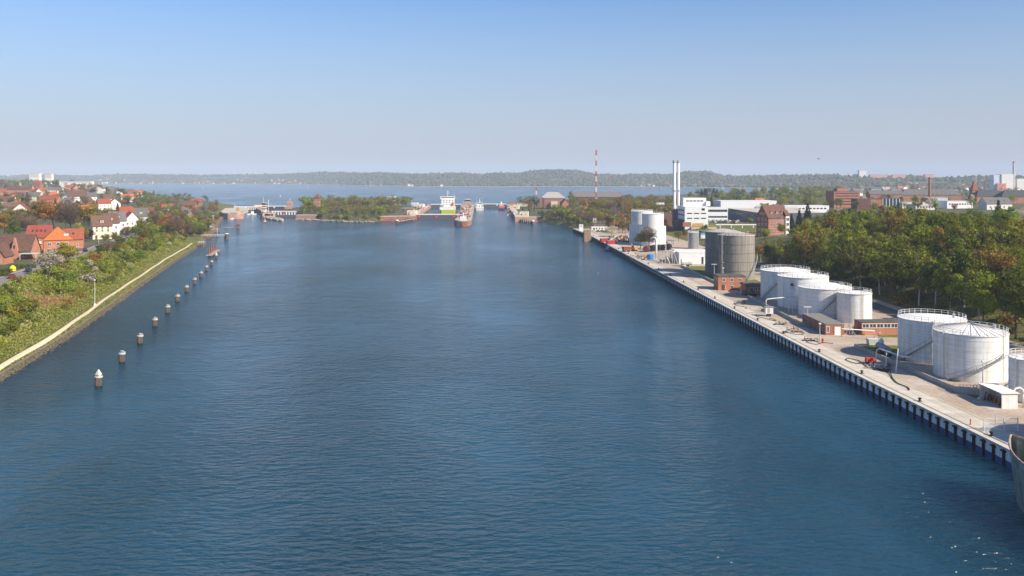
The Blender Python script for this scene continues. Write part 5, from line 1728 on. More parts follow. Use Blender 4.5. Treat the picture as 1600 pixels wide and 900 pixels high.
scatter(24, 1062, 1190, 700, 860, 9, 14, ["green", "spring", "fir", "olive"], "tree behind the power station", "trees behind the power station", hv, mind=7)
scatter(9, 1095, 1125, 1000, 1100, 15, 17, ["fir"], "tree in the dark row behind the chimneys", "firs behind the chimneys", hv, mind=5)
scatter(56, 1192, 1310, 660, 960, 8, 12.5, ["spring", "olive", "green", "yellow", "spring", "bronze"], "tree among the low halls behind the tenement", "trees behind the tenement", hv, mind=7)
scatter(60, 1180, 1320, 950, 1480, 11, 16, ["spring", "olive", "green", "yellow", "spring", "bronze"], "tree between the white halls and the fjord", "trees along the fjord", hv, mind=9)
scatter(46, 1320, 1620, 930, 1480, 9, 13, ["olive", "green", "spring", "brown"], "tree behind the barracks towards the fjord", "trees along the fjord", hv, mind=10)
scatter(40, 1300, 1600, 560, 860, 8, 13, ["green", "spring", "olive", "blossom", "brown"], "tree among the factory halls and barracks", "trees among the barracks", hv, mind=9)
tree("wide", "copper", *P(1178, 1080)[:2], 9, 17, "dark copper red tree behind the white hall, right of two", far=True, rd=rd)
tree("wide", "copper", *P(1150, 1120)[:2], 9, 17, "dark copper red tree behind the white hall, left of two", far=True, rd=rd)
tree("round", "olive", *P(1427, 1150)[:2], 15, 17, "round olive tree rising behind the hipped barrack roof", far=True, rd=rd)
for px, u, h, c, lab in ((1103, 455, 6, "green", "round green bush before the base of the power station"), (1146, 480, 6, "bronze", "small bronze tree on the edge of the car park"), (1172, 500, 6, "yellow", "small yellow green tree before the dark hall"), (1070, 440, 7, "bronze", "bronze bush right of the lattice ladder frames"), (1060, 425, 8, "olive", "olive bush behind the black lying tanks"), (1195, 360, 9, "spring", "fresh green tree at the foot of the brick tenement"), (1222, 365, 8, "olive", "olive tree under the front windows of the brick tenement")):
    x_, y_, _ = P(px, u)
    tree("round", c, x_, y_, hv(x_, y_), h, lab, w=1.3, rd=rd)
tree("bare", "brown", *P(1013, 374)[:2], 3, 14, "bare brown tree standing in front of the white silo tanks", w=1.2, rd=rd)
tree("round", "olive", *P(1001, 380)[:2], 3, 12, "olive budding tree in front of the left silo wall", w=1.2, rd=rd)
tree("wide", "blossom", *P(956, 452)[:2], 3, 9, "pale budding tree with dark branches on the far quay", w=1.4, rd=rd)
# ---------------------------------------------------------------- left bank: path, slope, road, houses
zl = z_left
def lp(u, d, dz=0.0):
    Y = u * YS
    X = cl(Y) - d
    return (X, Y, zl(X, Y) + dz)
def strip(name, us_, d0, d1, mat, dz=0.03):
    V, F = [], []
    for u in us_:
        w0, w1 = (d0(u), d1(u)) if callable(d0) else (d0, d1)
        for k in range(4):
            d = w0 + (w1 - w0) * k / 3
            V.append(lp(u, d, dz))
    for i in range(len(us_) - 1):
        for k in range(3):
            F.append((i * 4 + k, i * 4 + k + 1, (i + 1) * 4 + k + 1, (i + 1) * 4 + k)[::-1])
    return struct(link(name, np_mesh(name, V, F, [mat])))
usl = list(np.linspace(40, 418, 160))
pd = lambda u: lerp(u, [60, 100, 145, 190, 283, 420], [1.9, 2.0, 2.2, 3.1, 4.1, 4.4]) + .25 * math.sin(u * .06) + .15 * math.sin(u * .17 + 1)
strip("footpath", usl, pd, lambda u: pd(u) + 1.2, M("path_sand", (0.56, 0.46, 0.31), .95, col2=(0.64, 0.54, 0.39), scale=.5), .05)
rdm = M("street_asphalt", (0.22, 0.20, 0.19), .92, var=.12, scale=.3)
d0 = lambda u: lerp(u, [40, 200, 250, 290, 430], [27, 27, 26.5, 25.2, 25.2])
strip("street", list(np.linspace(60, 430, 120)), d0, lambda u: d0(u) + 6.2, rdm, .10)
strip("kerb", list(np.linspace(60, 430, 120)), lambda u: d0(u) - .3, d0, concrete(), .20)
strip("pavement", list(np.linspace(60, 430, 120)), lambda u: d0(u) + 6.2, lambda u: d0(u) + 8.0, M("pavement_slabs", (0.33, 0.29, 0.26), .92, var=.1, scale=.8), .18)

# broken stone along the waterline, grass tufts, undergrowth
rs = np.random.RandomState(21)
ico = np.array([(0, 0, 1), (.894, 0, .447), (.276, .851, .447), (-.724, .526, .447), (-.724, -.526, .447), (.276, -.851, .447), (0, 0, -.6)])
icf = np.array([(0, 1, 2), (0, 2, 3), (0, 3, 4), (0, 4, 5), (0, 5, 1), (6, 2, 1), (6, 3, 2), (6, 4, 3), (6, 5, 4), (6, 1, 5)])
V, F = [], []
for i in range(5200):
    u = 95 + 340 * rs.rand() ** 1.4
    d = rs.uniform(-.7, 1.6)
    x, y, z = lp(u, max(0.02, d))
    if d < 0: z = -.3; x -= d
    s = rs.uniform(.18, .55) * np.array([1, rs.uniform(.7, 1.3), rs.uniform(.5, .9)])
    V.append(ico * s * rs.uniform(.75, 1.25, (7, 1)) + np.array([x, y, z]))
    F.append(icf + 7 * i)
stuff(link("stone", np_mesh("stone", np.vstack(V), np.vstack(F), [stone_m()])), "broken grey brown stones along the left waterline", "stones")
struct(strip("bank_edge", list(np.linspace(90, 440, 90)), 1.45, 1.85, M("edge_stone", (0.16, 0.13, 0.10), .9, var=.3, scale=1), .25))
V, C0 = [], []
def tufts(name, n, fu, fd, size, mats, label, cat, hgt=0.3):
    Cc = []
    while len(Cc) < n:
        u = fu()
        d = fd()
        if pd(u) - .15 < d < pd(u) + 1.6: continue
        if d > d0(u) - .8 if u > 60 else False: continue
        x, y, z = lp(u, d)
        Cc.append((x, y, z + hgt * rs.rand()))
    Cc = np.array(Cc)
    N = rs.normal(size=(n, 3)) * .8 + np.array([0.3, -.3, .8])
    N /= np.linalg.norm(N, axis=1, keepdims=True)
    Vv, Ff = leaf_quads(rs, Cc, N, size)
    mi = rs.randint(0, len(mats), n)
    return stuff(link(name, np_mesh(name, Vv, Ff, mats, mi)), label, cat)
dry = leafmat("leaves_dry", (0.30, 0.235, 0.12), (0.40, 0.32, 0.18), scale=.2)
tufts("grass", 34000, lambda: 92 + 340 * rs.rand() ** 1.5, lambda: rs.uniform(1.9, 11), .26, [lm("green", True), lm("spring", True), lm("olive", True), dry], "rough grass either side of the left bank path", "grass", .25)
tufts("undergrowth", 42000, lambda: 92 + 330 * rs.rand() ** 1.4, lambda: rs.uniform(9.5, 27), .36, [lm("green", True), lm("olive", True), lm("spring", True), lm("yellow", True), lm("spring", True), dry], "low brambles and undergrowth on the left slope", "undergrowth", .9)
rd = random.Random(31)
# shrubs on the slope
cnt = 0
while cnt < 225:
    u = 100 + 320 * rd.random() ** 1.35
    d = rd.uniform(10.5, 26)
    if d > d0(u) - 1.8: continue
    x, y, z = lp(u, d)
    px = 800 + 1000 * x / u
    if px < -12: continue
    if 95 < px < 112 and False: continue
    if 196 < u < 213 and 11 < d < 18 and rd.random() < .75: continue      # bare scar
    c = rd.choice(["green", "spring", "spring", "green", "spring", "bronze", "olive", "spring", "olive", "green"] if rd.random() < .75 else ["yellow", "blossom", "spring", "bright"])
    h = rd.uniform(1.9, 4.4) * (.8 if d < 14 else 1.3 if d < 18.5 else .75)
    lowup = "low on" if d < 15 else "midway up" if d < 20 else "high on"
    wh = "at the left edge" if px < 45 else "below the blossoming tree" if px < 100 else "behind the bank lamp" if px < 170 else "beyond the bank lamp" if px < 230 else "near the path end"
    cn = {"spring": "fresh green", "blossom": "white blossoming", "yellow": "yellow green", "bright": "bright green"}.get(c, c)
    tree("shrub", c, x, y, z, h, f"{cn} shrub {lowup} the left slope, {wh}", "shrubs on the left slope", cat="shrub", rd=rd, w=1.25)
    cnt += 1
# dead bracken scar
b = MB()
Cc = np.array([lp(*(lambda t: (204 + 9 * (t - .5) * 2.2 + rs.normal() * 2.5, 14.5 - 6 * (t - .5) + rs.normal() * 1.3))(rs.rand()), .3 + .5 * rs.rand()) for i in range(2300)])
N = rs.normal(size=(len(Cc), 3)) * .5 + np.array([.4, -.2, .8]); N /= np.linalg.norm(N, axis=1, keepdims=True)
Vv, Ff = leaf_quads(rs, Cc, N, .3)
stuff(link("dead_leaves", np_mesh("dead_leaves", Vv, Ff, [leafmat("leaves_dead", (0.26, 0.12, 0.065), (0.36, 0.19, 0.11))])), "red brown dead bracken on a bare patch of the slope", "bracken")

# lamp posts
lb = lamp("grey lamp post standing by the path on the left bank", *lp(215, 4.6), 8.4, "spot")
MB().lathe([(.45, 0), (.4, .5), (.15, .7)], 10).build("foot", white_paint(), lb)
lc = thing("street_lamp", "pale curved street lamp at the roadside near the left edge", "lamp post", lp(190, 25.6))
MB().tube([(0, 0, 0), (0, 0, 4.2), (-.25, 0, 5.0), (-.9, 0, 5.5), (-1.6, 0, 5.65)], .09, 7, r1=.06).build("pole", M("lamp_pale", (.62, .62, .6), .5), lc, True)
MB().box(-1.9, 0, 5.55, .8, .26, .14).build("lamp_head", white_paint(), lc)
ll = lamp("thin lamp post on the street edge by the black parked cars", *lp(286, 24.6), 5.5, "arm")
car("blue", "dark blue estate car parked on the street by the blossoming tree", *lp(224, 30.6, .12), 1.9 - math.pi / 2, "cars on the left bank street")
car("red", "small dark red car on the street at the left edge", *lp(209, 29.8, .12), .35, "cars on the left bank street")
for i, (u, dd, cn, lab) in enumerate(((272, 30.2, "black", "black car parked below the brick house, nearest of three"), (278, 30.3, "silver", "grey car parked below the brick house, middle of three"), (284, 30.0, "black", "black car parked below the brick house, farthest of three"), (302, 27.8, "black", "black car driving on the street before the cream terrace"), (318, 30.4, "silver", "silver car parked before the cream terrace"), (345, 29.5, "white", "white car parked before the white terrace"), (372, 28, "red", "red car farther along the street before the white terrace"))):
    car(cn, lab, *lp(u, dd, .12), .36, "cars on the left bank street")

def lhouse(px, u, w, d, h, rz, wall, roof, kind, rh, label, name="house", **k):
    x, y, _ = P(px, u)
    z = zl(x, y)
    EXC.append((x, y, max(w, d) * .62 + 1.5))
    return house(name, label, x, y, z, w, d, h, rz, wall, roof, kind, rh, k.pop("cat", "house"), k.pop("group", None), **k)
h1 = lhouse(24, 262, 15.5, 10, 3.4, .12, orange_brick(), roof_brown(), "gable_x", 6.2, "large brick house with a brown tiled roof and pointed gable, lower left", chim=0, wins={"front": (4, [1.6])}, ww=1.5, wh=1.4, skyl=1)
MB().box(1.9, -5.3, -1, 2.6, 1.0, 4.4).prism([(.6, -5.8), (3.2, -5.8), (3.2, -4.8), (.6, -4.8)], 3.4, [3.41] * 4).add([(.6, -5.8, 3.42), (3.2, -5.8, 3.42), (1.9, -5.8, 8.6), (.6, -4.6, 3.42), (3.2, -4.6, 3.42), (1.9, -4.0, 8.6)], [(0, 1, 2), (5, 4, 3), (1, 4, 5, 2), (3, 0, 2, 5)]).build("gable", M("pink_brick", (.42, .19, .14), .9, var=.1), h1)
window(h1, 1.9, -5.85, 5.0, .7, 1.3, 0, "dark")
MB().box(-.3, -5.6, 2.5, 3.6, 1.2, .15).build("porch_roof", white_paint(), h1)
h1b = lhouse(1, 245, 6, 8, 3.3, .12, orange_brick(), roof_brown(), "gable_y", 4.4, "orange brick wing with its gable to the street, left edge", chim=0, wins={"front": (2, [1.5])})
h2 = lhouse(63, 296, 10, 9, 5.8, .25, orange_brick(), roof_red(), "gable_x", 5.0, "brick house with a dark red roof, skylights and white balconies", chim=1, wins={"front": (3, [1.5, 4.2]), "left": (2, [1.5, 4.2])}, skyl=4, ww=1.2, wh=1.4)
MB().box(-1, -5.1, 2.7, 5.5, 1.3, .2).box(-1, -5.7, 2.9, 5.5, .12, .9).build("balcony", white_paint(), h2)
h3 = lhouse(90, 280, 11, 11, 5.9, .5, orange_brick(), roof_orange(), "hip", 5.6, "brick house with a bright orange pyramid roof", chim=0, wins={"front": (3, [1.5, 4.2]), "left": (2, [1.5, 4.2]), "right": (3, [1.5, 4.2])}, ww=1.3, wh=1.5)
MB().box(3.2, -3.0, 7.0, 1.8, 2.2, 1.4).build("dormer", white_paint(), h3)
h4 = lhouse(115, 300, 8.5, 9, 4.5, .4, orange_brick(), roof_red(), "gable_x", 4.4, "brick house with a dull red roof right of the orange pyramid roof", chim=0, wins={"front": (2, [1.5])}, skyl=1)
lhouse(106, 318, 9, 8, 6.5, .3, render_white(), roof_grey(), "flat", .3, "white flat roofed house behind the dull red roof", chim=0, wins={"front": (3, [4.6])}, door=False)
TG = "terrace houses along the street"
tr_ = [(157, 345, 9.5, render_cream, roof_brown, "cream rendered terrace house with a brown roof, nearest of the terrace"), (171, 366, 8.5, render_white, roof_brown, "white terrace house with a brown roof, second of the terrace"),
       (182, 384, 9, render_white, roof_grey, "white terrace house with a dark grey mansard roof, third of the terrace"), (204, 396, 9.5, render_white, roof_orange, "white gabled house with a bright orange roof in the terrace"),
       (218, 430, 9.5, render_white, roof_grey, "white house with a dark roof behind the orange roofed one"), (229, 455, 9, render_white, roof_brown, "white house with a brown roof at the far end of the terrace")]
for i, (px, u, w, wl_, rf_, lab) in enumerate(tr_):
    lhouse(px, u, w, 10, 7.2 if i != 3 else 6.4, .62, wl_(), rf_(), "gable_y" if i in (3,) else "gable_x", 5.2, lab, group=TG, chim=1, wins={"front": (3, [1.6, 4.6, 6.2] if i == 0 else [1.6, 4.6]), "left": (2, [1.6, 4.6])}, ww=1.1, wh=1.5, dormer=0 if i in (3,) else 1)
lhouse(197, 412, 8, 9, 9, .62, render_white(), roof_red(), "gable_x", 5, "tall white house with a red roof and brick chimneys in the terrace", group=TG, chim=2, wins={"front": (3, [1.6, 4.6, 7.4])})
# garden things by the big house
cp = thing("carport", "pale green flat roofed carport beside the large brown roofed house", "carport", (P(47, 258)[0], 258 * YS, 12.0), .15)
MB().box(0, 0, 2.3, 6.5, 5, .18).build("roof", M("pale_green_sheet", (.45, .60, .52), .5), cp)
for a in (-3, 3):
    for c in (-2.2, 2.2): MB().box(a, c, 0, .14, .14, 2.3).build("post", white_paint(), cp)
ys = thing("yellow_parasol", "small yellow domed garden tent on the hedge lined lawn", "tent", lp(226, 37, 0))
MB().lathe([(1.0, 0.3), (1.1, .9), (.8, 1.6), (.2, 1.95)], 14).build("canopy", M("yellow_fabric", (.75, .60, .03), .7), ys, True)
MB().lathe([(1.15, 0), (1.1, .3)], 14, caps=True).build("rim", M("yellow_fabric", (0, 0, 0)), ys)
for i, (u, dd, l_, lab) in enumerate(((212, 37, 9, "clipped hedge along the lawn, nearest of three"), (220, 40, 10, "clipped hedge behind the lawn, middle of three"), (232, 36, 9, "clipped hedge before the large brown roofed house"))):
    C_ = rs.uniform(-1, 1, (1500, 3)) * np.array([l_ / 2, .8, .75]) + np.array([0, 0, .75])
    N = rs.normal(size=(1500, 3)); N[:, 2] += .8; N /= np.linalg.norm(N, axis=1, keepdims=True)
    Vv, Ff = leaf_quads(rs, C_, N, .2)
    o = link("hedge", np_mesh("hedge", Vv, Ff, [lm("green", True)]), None, lp(u, dd), .3)
    tag(o, lab, "hedge", "garden hedges")

# signature trees
sig = [("round", "bronze", 58, 425, 19, "large bronze tree behind the dark red roof", 1.15), ("round", "olive", 24, 405, 15, "broad olive tree behind the brown roofed house", 1.25), ("round", "olive", 168, 455, 14, "olive tree behind the first white terrace house", 1.2), ("round", "rust", 188, 490, 14, "russet tree behind the middle of the terrace", 1.2), ("round", "bronze", 206, 530, 15, "bronze tree behind the orange roofed terrace house", 1.2), ("bare", "brown", 243, 520, 15, "tall bare brown tree beyond the terrace", 1.2),
       ("round", "blossom", 75.5, 219, 12, "pale blossoming tree at the street edge before the orange roof", 1.35), ("round", "yellow", 104, 238, 12, "yellow green tree behind the pale blossoming tree", 1.25), ("wide", "yellow", 123, 318, 11, "bright yellow green tree right of the dull red roof", 1.15),
       ("round", "rust", 70, 385, 21, "large russet gold tree behind the red roofs, left of two", 1.15), ("round", "rust", 84, 390, 20, "large russet gold tree behind the red roofs, right of two", 1.1), ("round", "bronze", 132, 395, 20, "large bronze olive tree above the yellow green tree", 1.2), ("round", "olive", 146, 400, 17, "large olive tree beside the cream terrace", 1.1),
       ("bare", "brown", 103, 385, 19, "tall brown bare tree with pale trunks behind the orange roof", 1.1), ("bare", "brown", 111, 390, 18, "second tall brown bare tree behind the orange roof", 1.1), ("round", "rust", 7, 345, 15, "russet orange tree at the left edge", 1.3), ("tall", "green", 20, 330, 13, "slim dark green tree beside the russet tree at the left edge", 1.1),
       ("bare", "brown", 32, 345, 14, "grey brown bare tree behind the brown roofed house, left of two", 1.2), ("bare", "brown", 46, 350, 13, "grey brown bare tree behind the brown roofed house, right of two", 1.2), ("round", "copper", 138, 330, 8, "dark red brown tree before the cream terrace", 1.3), ("bare", "brown", 129, 312, 8, "brown bare tree beside the dull red roof", 1.2),
       ("wide", "yellow", 221, 560, 16, "round yellow green tree above the white terrace", 1.25), ("round", "bright", 224, 850, 13, "bright green tree far behind the round yellow green tree", 1.2), ("round", "bright", 246, 860, 12, "second bright green tree far behind the terrace", 1.2)]
for shp, c, px, u, h, lab, w_ in sig:
    x, y, _ = P(px, u)
    tree(shp, c, x, y, zl(x, y), h, lab, w=w_, rd=rd)
for i, (px, u, c, h) in enumerate(((240, 392, "brown", 14), (252, 400, "rust", 15), (262, 405, "brown", 15), (272, 412, "brown", 14), (226, 380, "olive", 11), (216, 362, "olive", 9), (280, 425, "rust", 13), (205, 350, "spring", 7), (196, 340, "brown", 7), (180, 325, "bronze", 6), (165, 318, "olive", 6), (300, 452, "olive", 10), (310, 462, "green", 10), (318, 475, "green", 9), (292, 440, "brown", 11))):
    x, y, _ = P(px, u)
    tree("bare" if c == "brown" else "round", c, x, y, zl(x, y), h, f"{ {'brown': 'bare russet brown', 'rust': 'russet', 'olive': 'olive', 'spring': 'fresh green', 'bronze': 'bronze', 'green': 'dark green'}[c]} tree at the top of the slope {'before the terrace' if px < 225 else 'right of the terrace' if px < 285 else 'by the end of the path'}", "trees at the top of the left slope", w=1.25, rd=rd)

for i in range(60):
    u = rd.uniform(424, 670)
    d = rd.uniform(4, 34)
    x, y, z = lp(u, d)
    c = rd.choice(["green", "spring", "olive", "bronze", "green"])
    tree("shrub", c, x, y, z, rd.uniform(2, 5.5), f"{ {'spring': 'fresh green', 'green': 'dark green'}.get(c, c)} bush on the bank between path end and left lock", "shrubs before the left lock", name="bush", cat="bush", rd=rd, w=1.3, far=True)
u = 262.0
i = 0
while u < 432:
    x, y, z = lp(u, rd.uniform(18.5, 23.5))
    c = rd.choice(["olive", "spring", "rust", "green", "brown", "bronze", "spring"])
    tree("bare" if c == "brown" else "round", c, x, y, z, rd.uniform(4.5, 7) * (1 if u < 340 else 1.35), f"{ {'spring': 'fresh green', 'green': 'dark green', 'rust': 'russet', 'brown': 'bare brown'}.get(c, c)} young tree on the street edge of the slope, {'before the brick houses' if u < 300 else 'before the cream terrace' if u < 350 else 'before the white terrace' if u < 395 else 'near the path end'}", "young trees along the street edge", w=1.3, rd=rd)
    u += rd.uniform(6, 11)
# the town behind
tw = [(30, 830, 26, 13, 12, .3, red_brick, roof_brown, "gable_x", 4, "four storey red brick flats with balconies in the town", {"front": (8, [1.6, 4.4, 7.2, 10])}),
      (120, 780, 21, 12, 7, .5, render_white, roof_brown, "gable_x", 7, "large white gabled house with a wide brown roof in the town", {"front": (5, [1.8, 4.6]), "left": (3, [1.8, 4.6])}),
      (87, 930, 19, 12, 9, .2, render_white, roof_grey, "gable_x", 4, "white house with a pale grey roof left of the town centre", {"front": (5, [1.8, 4.6, 7.4])}),
      (78, 720, 20, 11, 5, .1, orange_brick, roof_red, "gable_x", 4.5, "long low house with a bright red roof below the flats", {"front": (5, [2])}),
      (84, 800, 15, 11, 6, .3, orange_brick, roof_orange, "hip", 5, "house with an orange hipped roof in the middle of the town", {"front": (4, [1.8, 4.4])}),
      (45, 960, 15, 10, 6, .2, orange_brick, roof_orange, "gable_x", 4.5, "orange roofed house below the brick tower", {"front": (4, [1.8, 4.4])}),
      (74, 1010, 13, 10, 6, .4, orange_brick, roof_red, "hip", 4.5, "small red roofed house right of the brick tower", {"front": (3, [1.8, 4.4])}),
      (3, 930, 13, 10, 6, .2, orange_brick, roof_red, "gable_x", 4.5, "red roofed house at the left edge of the town", {"front": (3, [1.8, 4.4])}),
      (52, 770, 18, 11, 6, .1, render_cream, roof_grey, "gable_x", 5, "cream house with a grey brown roof right of the flats", {"front": (5, [1.8, 4.4])}),
      (143, 800, 12, 10, 7, .5, render_white, roof_grey, "gable_x", 5, "grey roofed house right of the large white gabled house", {"front": (3, [1.8, 4.6])}),
      (162, 700, 13, 11, 7, .6, render_white, roof_red, "gable_x", 5, "white house with a red roof above the terrace, left of two", {"front": (3, [1.8, 4.6]), "left": (2, [1.8, 4.6])}),
      (178, 720, 12, 11, 7, .6, render_white, roof_orange, "gable_y", 5, "white house with a red gable above the terrace, right of two", {"front": (3, [1.8, 4.6])}),
      (170, 780, 12, 10, 8, .5, render_white, roof_brown, "gable_x", 5, "white house with a brown roof behind the pair above the terrace", {"front": (3, [1.8, 4.6])}),
      (12, 640, 14, 10, 6, .2, render_white, roof_brown, "gable_x", 5, "white walled brown roofed house low at the left edge", {"front": (4, [1.8, 4.4])}),
      (104, 690, 13, 10, 6, .4, render_white, roof_grey, "hip", 4.5, "white house with a slate hip roof behind the large russet trees", {"front": (3, [1.8, 4.4])}),
      (18, 560, 12, 10, 5, .4, render_cream, roof_brown, "gable_x", 5, "cream brown roofed house among bare trees at the left", {"front": (3, [1.8])}),
      (290, 625, 13, 11, 6, .2, render_white, roof_grey, "hip", 4.5, "white house with a slate hipped roof near the left lock", {"front": (4, [1.8, 4.6])}),
      (296, 740, 15, 10, 8, .1, red_brick, roof_brown, "gable_x", 5, "red brick house with white gables behind the slate hipped house", {"front": (4, [1.8, 4.6, 7])}),
      (299, 500, 8, 7, 3.4, .1, orange_brick, roof_felt, "flat", .3, "small orange brick hut by the jetties on the left bank", {"front": (2, [1.8])}),
      (307, 880, 14, 10, 6, .2, red_brick, roof_red, "gable_x", 5, "red roofed house among trees behind the left lock", {"front": (4, [1.8, 4.4])}),
      (262, 700, 12, 10, 6, .3, render_white, roof_red, "gable_x", 5, "red roofed white house among bare trees left of the lock", {"front": (3, [1.8, 4.4])}),
      (208, 1000, 12, 10, 6, .3, orange_brick, roof_red, "gable_x", 5, "red gabled house among the trees above the terrace", {"front": (3, [1.8, 4.4])})]
for px, u, w, d, h, rz, wl_, rf_, kd, rh, lab, wi in tw:
    lhouse(px, u, w, d, h, rz, wl_(), rf_(), kd, rh, lab, wins=wi, ww=1.3, wh=1.5, door=False, name="town_house" if u > 520 else "house")
rd = random.Random(77)
rc = [("red", roof_red), ("orange", roof_orange), ("brown", roof_brown), ("grey", roof_grey)]
wc_ = [("white", render_white), ("brick", orange_brick), ("cream", render_cream)]
n = 0
while n < 40:
    px, u = rd.uniform(-5, 250), rd.uniform(470, 1750)
    x, y, _ = P(px, u)
    if cl(y) - x < 45 or not free(x, y): continue
    rn, rf_ = rd.choice(rc)
    wn_, wl_ = rd.choice(wc_)
    w = rd.uniform(9, 17)
    far_ = u > 1100
    loc = "at the town edge" if u > 1300 else "in the farther town" if u > 900 else "in the nearer town"
    sd_ = "left of the brick tower" if px < 52 else "right of the brick tower" if px < 110 else "above the terrace" if px < 180 else "left of the lock"
    lhouse(px, u, w, rd.uniform(8, 12), rd.uniform(4.5, 8), rd.uniform(-.2, .9), wl_(), rf_(), rd.choice(["gable_x", "gable_x", "hip", "gable_y"]), rd.uniform(3.5, 5.5), f"{wn_} house with a {rn} roof {loc}, {sd_}", group="houses of the town", name="town_house", chim=0 if far_ else 1, wins=None if far_ else {"front": (3, [1.8, 4.2])}, ww=1.3, wh=1.5, door=False)
    n += 1
x, y, _ = P(60, 1080)
bt_ = thing("brick_tower", "square brick tower with a red tent roof rising over the town", "tower", (x, y, zl(x, y)))
MB().box(0, 0, -2, 11, 11, 17).build("wall", red_brick(), bt_)
MB().lathe([(8.6, 15), (5, 19), (.1, 22)], 4, a0=R(45)).build("roof", roof_red(), bt_)
for a in (-2.6, 2.6): window(bt_, a, -5.55, 11, 1.6, 2.4, 0, "dark")
EXC.append((x, y, 10))
for i, (px, u, w, h, lab) in enumerate(((55.5, 1950, 30, 17, "white high flats on the skyline above the town, left of two"), (77, 2000, 21, 15, "white high flats on the skyline above the town, right of two"), (120, 1500, 75, 7, "long low white building at the far end of the town"))):
    x, y, _ = P(px, u)
    z0 = zl(x, y)
    top = {0: 45 + 6.5 * 1.95, 1: 45 + 5.5 * 2.0, 2: 45 - 6 * 1.5}[i]
    t = house("flats" if i < 2 else "long_white_building", lab, x, y, z0, w, 14, top - z0, 0, render_white(), roof_felt(), "flat", .6, "building", chim=0, door=False, wins={"front": (int(w / 4), [top - z0 - 2 - 3 * k for k in range(4 if i < 2 else 1)])}, ww=2.2, wh=1.5, wkind="grey")
    EXC.append((x, y, 20))
mixl = ["olive", "bronze", "green", "brown", "brown", "olive", "rust", "spring", "brown", "fir", "blossom", "copper", "green"]
scatter(150, -10, 250, 400, 780, 8, 13.5, mixl, "tree among the nearer houses of the town", "trees among the nearer houses", zl, mind=5.5)
scatter(190, -20, 240, 780, 1600, 9, 14, mixl, "tree among the farther houses of the town", "trees among the farther houses", zl, mind=9)
scatter(105, 215, 348, 440, 900, 8, 14, ["brown", "rust", "olive", "green", "brown", "bronze", "spring"], "tree on the left bank before the lock", "trees before the left lock", zl, mind=5)
scatter(34, 225, 335, 900, 1300, 9, 14, ["olive", "green", "brown", "spring"], "tree on the shore behind the left lock", "trees behind the left lock", zl, mind=9)
scatter(90, -15, 150, 1480, 1880, 14, 19, mixl, "tree before the skyline flats", "trees before the skyline flats", zl, mind=8)
# ---------------------------------------------------------------- mooring dolphins in the water off the left bank
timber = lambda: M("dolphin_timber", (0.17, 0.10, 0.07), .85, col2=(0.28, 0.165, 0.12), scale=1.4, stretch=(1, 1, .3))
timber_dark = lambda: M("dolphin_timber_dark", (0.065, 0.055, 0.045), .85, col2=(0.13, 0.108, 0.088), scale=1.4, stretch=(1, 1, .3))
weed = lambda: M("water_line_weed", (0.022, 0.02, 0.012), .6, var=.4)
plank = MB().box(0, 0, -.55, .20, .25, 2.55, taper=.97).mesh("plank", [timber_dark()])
plank_lit = MB().box(0, 0, -.55, .20, .25, 2.55, taper=.97).mesh("plank", [timber()])
def dolphin(label, x, y, cap="bollard"):
    t = thing("mooring_dolphin", label, "dolphin", (x, y, 0), random.uniform(-.2, .2), "mooring dolphins off the left bank")
    n = 16
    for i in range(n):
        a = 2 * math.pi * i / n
        lit = math.cos(a - R(215)) > .35  # planks on one side get the paler timber, coloured as if lit
        link("plank", plank_lit if lit else plank, t, (.62 * math.cos(a), .62 * math.sin(a), 0), a)
    MB().lathe([(.54, -1.5), (.54, 1.95)], 14).build("core", timber_dark(), t)
    MB().lathe([(.77, -1.2), (.77, .28)], 16, caps=False).build("weed_band", weed(), t)
    MB().lathe([(.84, 1.98), (.86, 2.02), (.86, 2.16), (.78, 2.36)], 20).build("cap", M("dolphin_cap", (.42, .41, .39), .6, var=.08), t)
    if cap == "cone":
        MB().lathe([(.45, 2.36), (.45, 2.55), (.72, 2.62), (.06, 3.75)], 4, a0=R(30)).build("pyramid", M("pyramid_cream", (.60, .57, .46), .6), t)
    else:
        MB().lathe([(.30, 2.36), (.24, 2.6), (.42, 2.72), (.42, 2.86), (.1, 2.92)], 10).build("bollard", M("bollard_grey", (.38, .37, .35), .6), t)
        MB().box(.55, 0, 2.362, .22, .7, .32).build("step", M("bollard_grey", (0, 0, 0)), t)
    return t
dps = [(154, 604), (190.5, 566), (219, 537), (242, 510), (262, 489), (277.5, 471.5), (291.5, 456.5), (304, 444), (314, 433.5), (322.5, 423.5), (330.5, 415), (337.8, 404.5)]
for i, (px, py) in enumerate(dps):
    lab = "mooring dolphin with a cream pyramid cap, nearest of the row" if i == 0 else "mooring dolphin with a pale pointed cap, farthest of the row" if i == 11 else f"white capped timber mooring dolphin, {['second', 'third', 'fourth', 'fifth', 'sixth', 'seventh', 'eighth', 'ninth', 'tenth', 'eleventh'][i - 1]} in the row from the pyramid capped one"
    dolphin(lab, *at(px, py)[:2], "cone" if i in (0, 11) else "bollard")

